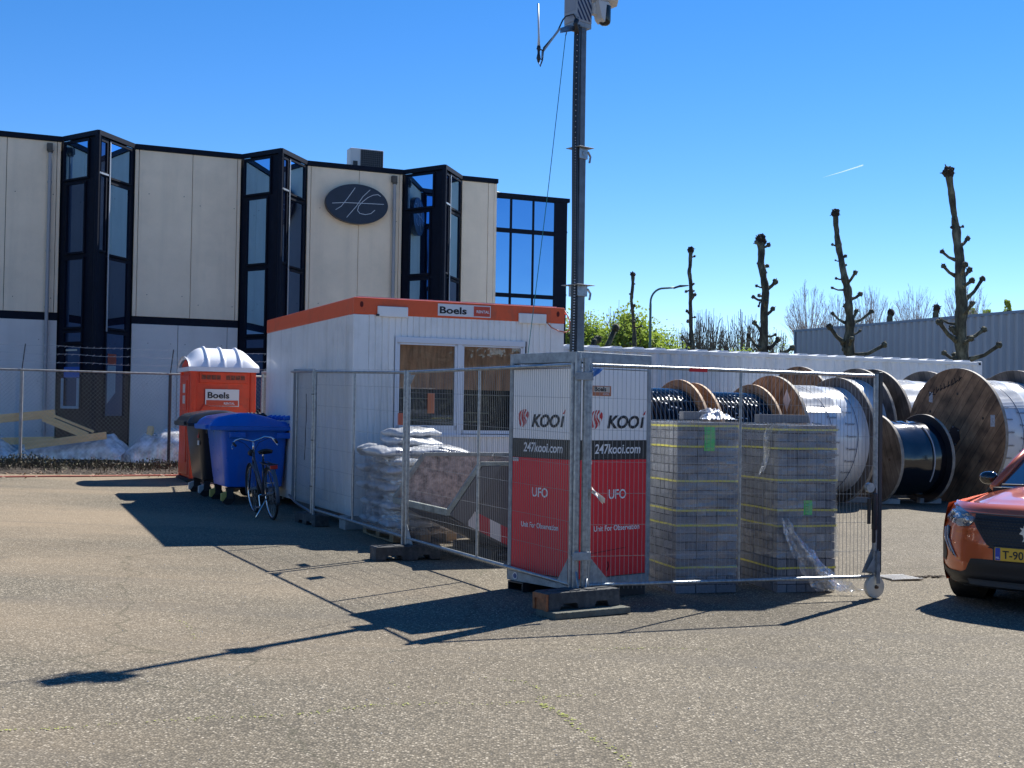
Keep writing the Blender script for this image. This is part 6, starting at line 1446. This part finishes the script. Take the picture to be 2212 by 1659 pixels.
for i,(x,y,z,w,l) in enumerate(((47.6,120,12.9,1.0,'right small leafy treetop over the warehouse roof, pointed'),(44.8,122,12.2,1.6,'left low leafy treetop over the warehouse roof'),(46.0,121,12.0,1.5,'middle low leafy treetop over the warehouse roof'))):
    rr=random.Random(90+i); t=thing('leafy_tree',l,'tree',(x,y,.27),0,'leafy treetops over the warehouse roof')
    b=MB(); b.tube([(0,0,0),(0,0,z-1)],[.35,.12],8); b.build('trunk',bark,t,smooth=True)
    b=MB()
    for k in range(1500):
        a=rr.uniform(0,6.28); hh=rr.random(); rad_=w*(1-hh*.7)*rr.random()**.4; c=Vector((math.cos(a)*rad_,math.sin(a)*rad_,z-3.2+hh*3.2)); c+=Vector((1,0,0))*.4*noise.noise(c*.9)
        if noise.noise(c*1.1)<-.12: continue
        s_=rr.uniform(.06,.13); q=Vector((rr.uniform(-1,1),rr.uniform(-1,1),rr.uniform(-1,1))).normalized(); e=q.cross(Vector((.3,.5,.2))).normalized(); b.poly([c-q*s_,c+e*s_*.7,c+q*s_,c-e*s_*.7],rr.random()<.6)
    b.build('leaves',[leafg,leafy],t,fix=False)
shr=[(1.6,82,8.0,3.6,'bare multi stemmed shrub left of the mast, mostly hidden by the cabin',None,1),(4.4,78,7.9,3.3,'sparse green budding shrub just right of the mast',(1,8,1.2),1),(7.0,74,7.6,3.0,'dense bright green shrub behind the smallest pollard',(2,13,1.3),2),(9.0,76,6.7,2.6,'green budding shrub right of the lamp post',(1,8,1.1),1),(6.9,82,9.0,2.4,'tall bare shrub rising behind the bright green one',None,1),(11.6,84,7.6,2.4,'bare upright shrub just right of the slender pollard, first of the pair',None,1),(13.2,85,8.9,3.2,'bare fan shaped shrub between the slender and the broad headed pollards',None,1),(15.6,85,8.9,3.2,'bare fan shaped shrub directly left of the broad headed pollard',None,1),(18.2,86,7.5,2.6,'bare shrub behind and right of the broad headed pollard',(1,1,.8),1),(14.6,80,5.6,2.4,'low green hedge like shrub beneath the fan shaped shrubs',(2,6,1.0),2),(18.6,80,5.4,2.4,'low green shrub between the broad headed pollard and the warehouse',(2,6,1.0),2),(0.2,80,6.6,2.5,'small budding shrub at the left behind the cabin roof corner',(1,2,.9),1)]
for i,(x,y,H,w,l,lv,_) in enumerate(shr):
    rr=random.Random(130+i); t=thing('shrub',l,'shrub',(x,y,.27),0,'tall shrubs beyond the container'); b=MB(); tips=[]; n=13
    fancrown(b,rr,320,H*.08,H,w*.68,.045,twig_d,4,.022,tips,.8)
    b.build('stems',twig_d,t,fix=False)
    if lv:
        b=MB()
        for q in tips:
            for k in range(lv[1]):
                if lv[0]==2 and rr.random()<.1: continue
                c=q+Vector((rr.gauss(0,1),rr.gauss(0,1),rr.gauss(0,1.0)-.6))*.34; s_=rr.uniform(.05,.10)*lv[2]; a=Vector((rr.uniform(-1,1),rr.uniform(-1,1),rr.uniform(-1,1))).normalized(); e=a.cross(Vector((.3,.5,rr.random()))).normalized()
                b.poly([c-a*s_,c+e*s_*.7,c+a*s_,c-e*s_*.7],1 if rr.random()<(.55 if lv[0]==2 else .2) else 0)
        b.build('leaves',[leafg,leafy],t,fix=False)
# street lamp
lp=thing('street_lamp','curved green grey street lamp beyond the container','street lamp',(6.6,60,.27))
b=MB(); arc=[(0,0,0),(0,0,3),(0,0,6.6)]
for k in range(9): a=R_(k*11.25); arc.append((.62*(1-math.cos(a)),0,6.75+.68*math.sin(a)))
arc+=[(.9,0,7.45),(1.15,0,7.47)]; b.tube(arc,[.09,.075,.06]+[.05]*9+[.045,.04],10); b.build('pole',mat('lamp_green_grey',(.10,.17,.14),.5),lp,smooth=True)
b=MB(); b.prism([(1.1,-.09,7.40),(1.35,-.09,7.48),(1.82,-.09,7.56),(1.82,-.09,7.60),(1.4,-.09,7.60),(1.12,-.09,7.50)],(0,.18,0)); b.build('lamp_head',mat('lamp_head_dark',(.05,.055,.06),.5),lp,bevel=.02)
# contrail high in the sky
vap,N_,L_0,B_=newmat('vapour_white'); B_.inputs['Base Color'].default_value=(.9,.9,.9,1); tr_b=N_.new('ShaderNodeBsdfTranslucent'); tr_b.inputs['Color'].default_value=(.95,.95,.95,1); tp_=N_.new('ShaderNodeBsdfTransparent'); mm_=N_.new('ShaderNodeMixShader'); mm_.inputs[0].default_value=.16; L_0.new(tp_.outputs[0],mm_.inputs[1]); L_0.new(tr_b.outputs[0],mm_.inputs[2]); L_0.new(mm_.outputs[0],N_['Material Output'].inputs['Surface'])
b=MB(); b.tube([(370.9*1.3,1950,376.3),(395*1.3,1950,386),(418.9*1.3,1950,396.5)],[.1,.8,1.3],8); o=b.build('contrail',vap,smooth=True); tag(o,'short thin white vapour trail in the clear sky','vapour trail',kind='stuff')

# ================================================================ timber and plastic behind the chain link fence
TLb=['upper pale timber beam rising to the right behind the chain link fence','short diagonal pale timber brace between the two long beams','lower pale timber beam resting on the plastic covered heap','short timber post sticking out of the right plastic heap','pale timber board lying flat along the left plastic heap']
for i,(p,q) in enumerate(TIM):
    b=MB(); w,h=(.10,.185) if i==0 else (.09,.16)
    if i==3: w,h=.13,.13
    if i==1: b.beam(p,q,.07,.15); b.beam((p[0]+.10,p[1]+.05,p[2]+.09),(q[0]+.12,q[1]+.05,q[2]+.09),.05,.05)
    else: b.beam(p,q,w,h)
    o=b.build('timber_beam',softwood,None,bevel=.005); me=o.data; c=Vector(p); 
    for vv in me.vertices: vv.co-=c
    d=(Vector(q)-c).normalized(); ry=math.asin(d.z); rz_=math.atan2(d.y,d.x); Mi=(Matrix.Rotation(rz_,3,'Z')@Matrix.Rotation(-ry,3,'Y'))
    for vv in me.vertices: vv.co=Mi.transposed()@vv.co
    o.rotation_mode='XYZ'; o.rotation_euler=Mi.to_euler(); o.location=c
    tag(o,TLb[i],'timber')
heapf=film('heap_film',clear=.12,rough=.12,tint=(.95,.94,.92),dif=.72,bump=1.0,bscale=9)
def heapm(pts,label,y,dep,seed,fillc):
    xs_=[p[0] for p in pts]; zs=[p[2] for p in pts]; x0,x1=min(xs_),max(xs_)
    def H(x):
        for i in range(len(pts)-1):
            if xs_[i]<=x<=xs_[i+1]: f=(x-xs_[i])/(xs_[i+1]-xs_[i]+1e-6); return zs[i]*(1-f)+zs[i+1]*f
        return zs[-1]
    g0=gz((x0+x1)/2,y)
    for nm,sc_,m_ in (('plastic_cover',1.0,heapf),('wrapped_load',.86,fillc)):
        b=MB()
        def f(a,c):
            x=x0+(x1-x0)*a; th=math.pi*c; hh=(H(x)-g0)*sc_; e=math.sin(th)**.55 if 0<c<1 else 0
            yy=y-dep*math.cos(th)*(1 if sc_==1 else .85); n_=0.05*noise.noise(Vector((x*2.5,yy*3,seed+hh)))+.035*noise.noise(Vector((x*8,yy*8,seed)))+.02*abs(noise.noise(Vector((x*16,yy*12,seed))))
            if sc_<1: n_*=.3
            return (x+.03*noise.noise(Vector((x*6,c*8,seed))),yy+n_,g0+hh*e+n_*e)
        b.grid(f,120,30); o=b.build(nm,m_,None,smooth=True); tag(o,label[0] if sc_==1.0 else label[1],'plastic sheet' if sc_==1 else 'bundled load')
g0=.45
heapm([(p[0],p[1],p[2]) for p in [[-13,27.6,1.0]]+[[-11.5,27.6,.98]]+MOUND],('crumpled clear plastic sheet over the long timber load, left of the dark bay','pale wrapped load under the left plastic sheet'),27.9,.55,1,mat('pale_load',(.62,.62,.60),.8,var=.35,vscale=3))
heapm(MOUND2,('crumpled clear plastic sheet over the heap beside the toilet','pale wrapped load under the right plastic sheet'),28.2,.6,5,mat('beige_load',(.42,.38,.32),.8,var=.35,vscale=3))
# ---- what stands behind the viewer and shows in the glass: a leafy wood edge and two bare trees
b=MB(); rr=random.Random(77)
for k in range(15000):
    f=rr.random(); x=-70+170*f; yb=-46+10*math.sin(f*5)+ (f*18); hmax=6.5+3.0*noise.noise(Vector((x*.12,1,0)))+1.2*noise.noise(Vector((x*.5,4,0))); z=hmax*rr.random()**.7; c=Vector((x,yb+rr.uniform(-2.5,2.5),z)); s_=rr.uniform(.25,.6)
    a=Vector((rr.uniform(-1,1),rr.uniform(-1,1),rr.uniform(-1,1))).normalized(); e=a.cross(Vector((.3,.5,rr.random()))).normalized(); b.poly([c-a*s_,c+e*s_*.7,c+a*s_,c-e*s_*.7])
b.grid(lambda a,c:(-72+174*a,-52+10*math.sin(a*5)+a*18,-.2+c*(6.8+2.2*noise.noise(Vector((a*20,1,0)))+.8*noise.noise(Vector((a*80,4,0))))),160,4)  # solid core added behind the leaves, keeps bright sky out of reflections
o=b.build('wood_edge',mat('dark_wood_leaves',(.018,.024,.014),.8,var=.5,vscale=.4),fix=False); tag(o,'distant dark leafy wood edge beyond the yard','wood',kind='stuff')
for i,(x,y,l) in enumerate(((-16,-14,'bare tree reflected in the glass bays, far side of the yard'),(-27,-6,'second bare tree on the far side of the yard, left'))):
    baretree(l,x,y,-.1,11,5.2,170+i,twig_d,'bare trees behind the viewer',depth=6,minr=.03,trunkh=.30,spread=.6,up=.15)
# ================================================================ car (local: x to its left as seen from the front = image right, y forward, z up)
fw=Vector((-.64,-.77,0)).normalized(); lat=Vector((.77,-.64,0)).normalized()
wc=Vector((4.50,12.178,0)); org=wc+lat*.775+fw*.86; 
car=thing('car','orange red compact car with yellow number plate at the right edge','car',(org.x,org.y,gz(org.x,org.y)),math.atan2(lat.y,lat.x))
# local +x = lat (image right), local +y must be up x lat ... = away from the viewer
# z x lat = (0.64,0.77) -> local +y points to the rear of the car; front is at y=0
paint=mat('orange_car_paint',(.56,.105,.022),.28,.25,coat=1.0)
carblk=mat('car_black_plastic',(.014,.015,.017),.5); gloss=mat('car_gloss_black',(.006,.006,.008),.08,coat=1)
cglass=glassmat('car_glass',.22,(.8,.95,1.0),(.01,.02,.03),see=.35)
HWc=.885
def corner(x): s=abs(x)/HWc; return .34*s**4.2+.055*s*s
def wz(z): return 1-.55*max(0,z-.62)**2-.9*max(0,.42-z)**2
def nose(z):
    P=[(.18,.16),(.24,.07),(.32,.02),(.45,.0),(.60,.0),(.72,.02),(.80,.045),(.86,.075),(.92,.13),(.96,.20),(1.0,.34)]
    if z<=P[0][0]: return P[0][1]
    for i in range(len(P)-1):
        if z<=P[i+1][0]: f=(z-P[i][0])/(P[i+1][0]-P[i][0]); f=f*f*(3-2*f); return P[i][1]*(1-f)+P[i+1][1]*f
    return P[-1][1]
def S(x,z,off=0):
    return Vector((x*(1+off*.6/HWc)*wz(z),nose(z)+corner(x)-off,z))
def patch(name,m,parent,x0,x1,zl,zh,off,nx=40,nz=14,th=.0,mirror=True,smooth=True):
    b=MB()
    for sg in ((1,-1) if mirror else (1,)):
        b.grid(lambda a,c:S(sg*(x0+(x1-x0)*a),zl(x0+(x1-x0)*a)+(zh(x0+(x1-x0)*a)-zl(x0+(x1-x0)*a))*c,off),nx,nz)
    o=b.build(name,m,parent,smooth=smooth,isl=name in('headlight_lens','air_curtain') )
    if th: md=o.modifiers.new('s','SOLIDIFY'); md.thickness=th; md.offset=-1
    return o
def lin(P): 
    def f(x):
        if x<=P[0][0]: return P[0][1]
        for i in range(len(P)-1):
            if x<=P[i+1][0]: t=(x-P[i][0])/(P[i+1][0]-P[i][0]); return P[i][1]*(1-t)+P[i+1][1]*t
        return P[-1][1]
    return f
# full underlying fascia in body colour
body=MB()
body.grid(lambda a,c:S(-HWc+2*HWc*a,.20+.76*c),80,40)
# hood
def hoodz(x,f): s=abs(x)/HWc; base=.965+ (1.085-.965)*min(1,f*1.1)**.75; return base-.075*s**3-.02*s*s+ .018*math.exp(-((abs(x)-.52)/.09)**2)*(1-abs(2*f-1)**2)
def hood(a,c):
    x=-HWc+2*HWc*a; f=c; y0=nose(.96)+corner(x); y1=1.56-.10*(1-(abs(x)/HWc)**2)
    y=y0+(y1-y0)*f; z=.96+(hoodz(x,f)-.96)*min(1,f*6)**.6
    xx=x*wz(.96+.0*f); return (xx,y,z)
body.grid(hood,80,30)
# sides
def wid(y): return HWc-.0*y
arc=[(.86,.345)]
def side(sg):
    def top(y): return lin([(.39,.94),(1.5,1.0),(2.2,.99),(3.4,1.02),(4.1,1.0),(4.25,.9)])(y)
    def bot(y):
        z=.22
        for yc in (.86,3.46):
            d=abs(y-yc)
            if d<.37: z=max(z,.33+math.sqrt(max(0,.37**2-d*d)))
        return z
    def f(a,c):
        y=.385+(4.25-.385)*a; z=bot(y)+(top(y)-bot(y))*c; bulge=.0-.03*abs(z-.65)**1.5-.10*max(0,(y-3.9)/.35)**2; return (sg*(HWc*wz(z)+bulge*.3),y,z)
    body.grid(f,150,14)
side(1); side(-1)
# rear, roof, pillars
body.grid(lambda a,c:(-HWc+.03+(2*HWc-.06)*a,4.25-.0*c-.10*(2*a-1)**4,.25+.75*c),20,10)
gh=lambda y:lin([(1.55,1.06),(2.25,1.50),(2.6,1.545),(3.2,1.53),(3.9,1.42),(4.2,1.05)])(y)
gw=lambda y,z:(.82-.22*clamp((z-1.0)/.55,0,1))
body.grid(lambda a,c:((2*a-1)*gw(0,gh(2.25+1.65*c))*.98,2.25+1.65*c,gh(2.25+1.65*c)-.03*(2*a-1)**2),16,16)
bo=body.build('body',paint,car,smooth=True,auto=50)
b=MB()
for sg in (1,-1):
    b.tube([(sg*.80,1.52,1.04),(sg*.70,1.90,1.30),(sg*.61,2.25,1.50)],[.045,.042,.04],8); b.tube([(sg*.80,3.95,1.05),(sg*.66,3.7,1.35),(sg*.60,3.6,1.48)],[.07,.06,.05],8); b.tube([(sg*.79,2.75,1.02),(sg*.63,2.8,1.5)],.03,6); b.tube([(sg*.61,2.25,1.49),(sg*.61,2.8,1.53),(sg*.60,3.7,1.46)],.03,6)
b.build('window_pillar',paint,car,smooth=True)
b=MB(); b.grid(lambda a,c:((2*a-1)*(.79-.19*c),1.53+.72*c-.10*(1-(2*a-1)**2),1.045+.455*c+.01*math.sin(a*3.14)),16,10); b.build('windscreen',cglass,car,smooth=True)
b=MB()
for sg in (1,-1): b.grid(lambda a,c:(sg*(.805-.19*c),1.62+2.23*a+(.58-.86*a)*c,1.0+.46*c),16,4)
b.build('side_window',cglass,car,smooth=True)
b=MB(); b.grid(lambda a,c:((2*a-1)*(.76-.14*c),4.2-.3*c,1.03+.38*c),10,6); b.build('rear_window',cglass,car,smooth=True)
b=MB(); b.box(-.78,.78,1.44,1.56,1.0,1.05); b.tube([(-.7,1.48,1.075),(-.1,1.43,1.09),(.0,1.43,1.085)],.012,5); b.tube([(.05,1.44,1.085),(.65,1.48,1.075)],.012,5); b.build('wiper',carblk,car)
b=MB(); b.box(-.70,.70,1.65,2.1,.85,.98); b.box(-.55,-.15,2.6,2.75,.6,1.30); b.box(.15,.55,2.6,2.75,.6,1.30); b.build('interior',carblk,car)
b=MB(); b.box(-.68,-.30,1.72,1.78,1.02,1.04); b.build('windscreen_sticker',mat('glass_green',(.1,.4,.3),.4),car)
# black grille
gl_=patch('grille',carblk,car,0,.50,lin([(0,.56),(.28,.56),(.36,.62),(.50,.80)]),lin([(0,.862),(.40,.868),(.50,.875)]),.006,30,14)
b=MB()
r=random.Random(1)
for row in range(11):
    z=.585+row*.025
    for k in range(-15,16):
        x=k*.032+(row%2)*.016
        if abs(x)>lin([(.56,.30),(.62,.36),(.80,.485),(.9,.49)])(z): continue
        p=S(x-.011,z,.010); q=S(x+.011,z-.002,.010); b.beam(tuple(p),tuple(q),.006,.009)
b.build('grille_bars',mat('grille_dark_chrome',(.022,.023,.027),.35,.4),gl_)
# emblem: pale rampant animal mark
b=MB(); em=[(-.035,.03),(-.055,.055),(-.025,.05),(-.02,.075),(.0,.055),(.025,.07),(.03,.05),(.055,.035),(.03,.02),(.04,-.02),(.06,-.045),(.035,-.06),(.01,-.035),(-.005,-.06),(-.035,-.07),(-.02,-.04),(-.03,-.01),(-.06,.0)]
b.prism([tuple(S(0,.725,.020)+Vector((x,0,z))) for x,z in em],(0,-.008,0)); b.build('emblem',mat('emblem_pale',(.60,.60,.57),.3,.3),car)
# upper lip between grille and hood, headlights
patch('hood_gap',carblk,car,.0,.56,lambda x:.872,lambda x:.882,.004,30,2)
hl=patch('headlight',mat('headlight_housing',(.10,.11,.13),.25,.3,coat=1),car,.50,.845,lin([(.50,.80),(.54,.755),(.64,.745),(.845,.80)]),lin([(.50,.835),(.60,.88),(.845,.945)]),.004,24,10)
b=MB()
for sg in (1,-1):
    for x,z,r_ in ((.585,.808,.030),(.70,.835,.038),(.78,.862,.030)):
        p=S(sg*x,z,.0); 
        bb=MB(); n=Vector((sg*.35,-1,.15)).normalized()
        M=n.to_track_quat('Z','Y').to_matrix().to_4x4(); M.translation=p+n*.006
        k=len(b.v); 
        for j in range(16): a=2*math.pi*j/16; b.v.append(tuple(M@Vector((r_*math.cos(a),r_*math.sin(a),0))))
        for j in range(16): a=2*math.pi*j/16; b.v.append(tuple(M@Vector((r_*.55*math.cos(a),r_*.55*math.sin(a),.010))))
        for j in range(16): l=(j+1)%16; b.face((k+j,k+l,k+16+l,k+16+j))
        b.face([k+16+j for j in range(16)])
b.build('reflector',mat('reflector_bright',(.75,.77,.8),.12,.9),hl,smooth=True)
patch('headlight_lens',glassmat('lens_glass',.18,(1,1,1),(.3,.3,.3),see=.97),hl,.505,.84,lin([(.50,.80),(.54,.757),(.64,.747),(.84,.80)]),lin([(.50,.835),(.60,.878),(.84,.943)]),.022,20,8)
# claw shaped running lights
b=MB()
for sg in (1,-1):
    for k,(x0,z0,x1,z1) in enumerate(((.80,.735,.66,.46),(.835,.72,.73,.50))):
        pts=[S(sg*(x0+(x1-x0)*f+.03*math.sin(f*3.14)),z0+(z1-z0)*f,.008) for f in [i/10 for i in range(11)]]; b.tube([tuple(p) for p in pts],[.012]*5+[.011,.010,.009,.008,.006,.004],6)
b.build('running_light',mat('running_light_grey',(.42,.42,.42),.2),car,smooth=True,isl=True)
b=MB()
for sg in (1,-1):
    pts=[S(sg*(.775+(.69-.775)*f+.03*math.sin(f*3.14)),.73+(.475-.73)*f,.006) for f in [i/10 for i in range(11)]]; b.tube([tuple(p) for p in pts],.010,6)
b.build('light_recess',gloss,car,smooth=True,isl=True)
patch('air_curtain',carblk,car,.80,.872,lin([(.80,.46),(.83,.40),(.872,.44)]),lin([(.80,.50),(.85,.60),(.872,.60)]),.006,10,8)
patch('lower_bumper',carblk,car,0,.885,lin([(0,.20),(.7,.20),(.885,.26)]),lin([(0,.475),(.40,.475),(.50,.47),(.56,.36),(.62,.335),(.80,.335),(.885,.37)]),.008,60,14)
patch('skid_strip',mat('skid_grey',(.10,.105,.11),.45),car,0,.55,lambda x:.225,lambda x:.285,.020,30,4)
# number plate
b=MB(); py=S(0,.53,.025).y; b.box(-.265,.265,py-.008,py,.478,.595); npl=b.build('number_plate',mat('plate_yellow',(.80,.46,.03),.45),car,bevel=.004)
b=MB(); b.box(-.258,-.215,py-.0105,py-.0085,.482,.591); bl=b.build('blue_strip',mat('plate_blue',(.02,.06,.40),.45),npl); text('NL',.026,bl,txtwhite,(-.253,py-.0115,.495),(1,0,0),bold=.02)
text('T-90',.100,npl,txtblack,(-.195,py-.0105,.500),(1,0,0),bold=.014,sx=.95)
b=MB(); b.box(-.285,.285,py,py+.03,.465,.61); b.build('plate_holder',carblk,car,bevel=.006)
# mirrors
for sg in (1,-1):
    mb=MB(); mb.blob((sg*.915,1.72,1.13),.085,3,.06,10,0,1.5,(1.15,.75,.80)); mr_=mb.build('wing_mirror',gloss,car,smooth=True)
    b=MB(); b.tube([(sg*.82,1.78,1.03),(sg*.90,1.73,1.09)],.028,8); b.build('mirror_arm',carblk,mr_,smooth=True)
# wheels
for (x,y) in ((-.775,.86),(.775,.86),(-.775,3.46),(.775,3.46)):
    b=MB(); W2=.108; b.lathe([(-W2,.23),(-W2,.30),(-W2+.015,.326),(-W2+.04,.334),(W2-.04,.334),(W2-.015,.326),(W2,.30),(W2,.23)],48,'x',(x,y,.334)); w=b.build('wheel',None if False else rubber,car,smooth=True,auto=45)
    b=MB()
    for xx in (-.055,0,.055): b.lathe([(xx-.004,.3345),(xx+.004,.3345)],48,'x',(x,y,.3345),caps=False)
    b.build('tread_groove',mat('groove_black',(.004,.004,.004),.9),w)
    sg=1 if x>0 else -1; b=MB(); b.lathe([(-.02*sg+0,.235),(.02*sg,.235)],32,'x',(x+sg*.07,y,.334)); b.build('rim',galv,w)
b=MB(); b.box(-.68,.68,.35,4.1,.18,.30); 
for yc in (.86,3.46):
    for sg in (1,-1): b.lathe([(-.14,.36),(.13,.37)],24,'x',(sg*.75,yc,.36),caps=False)
b.build('underbody',carblk,car)
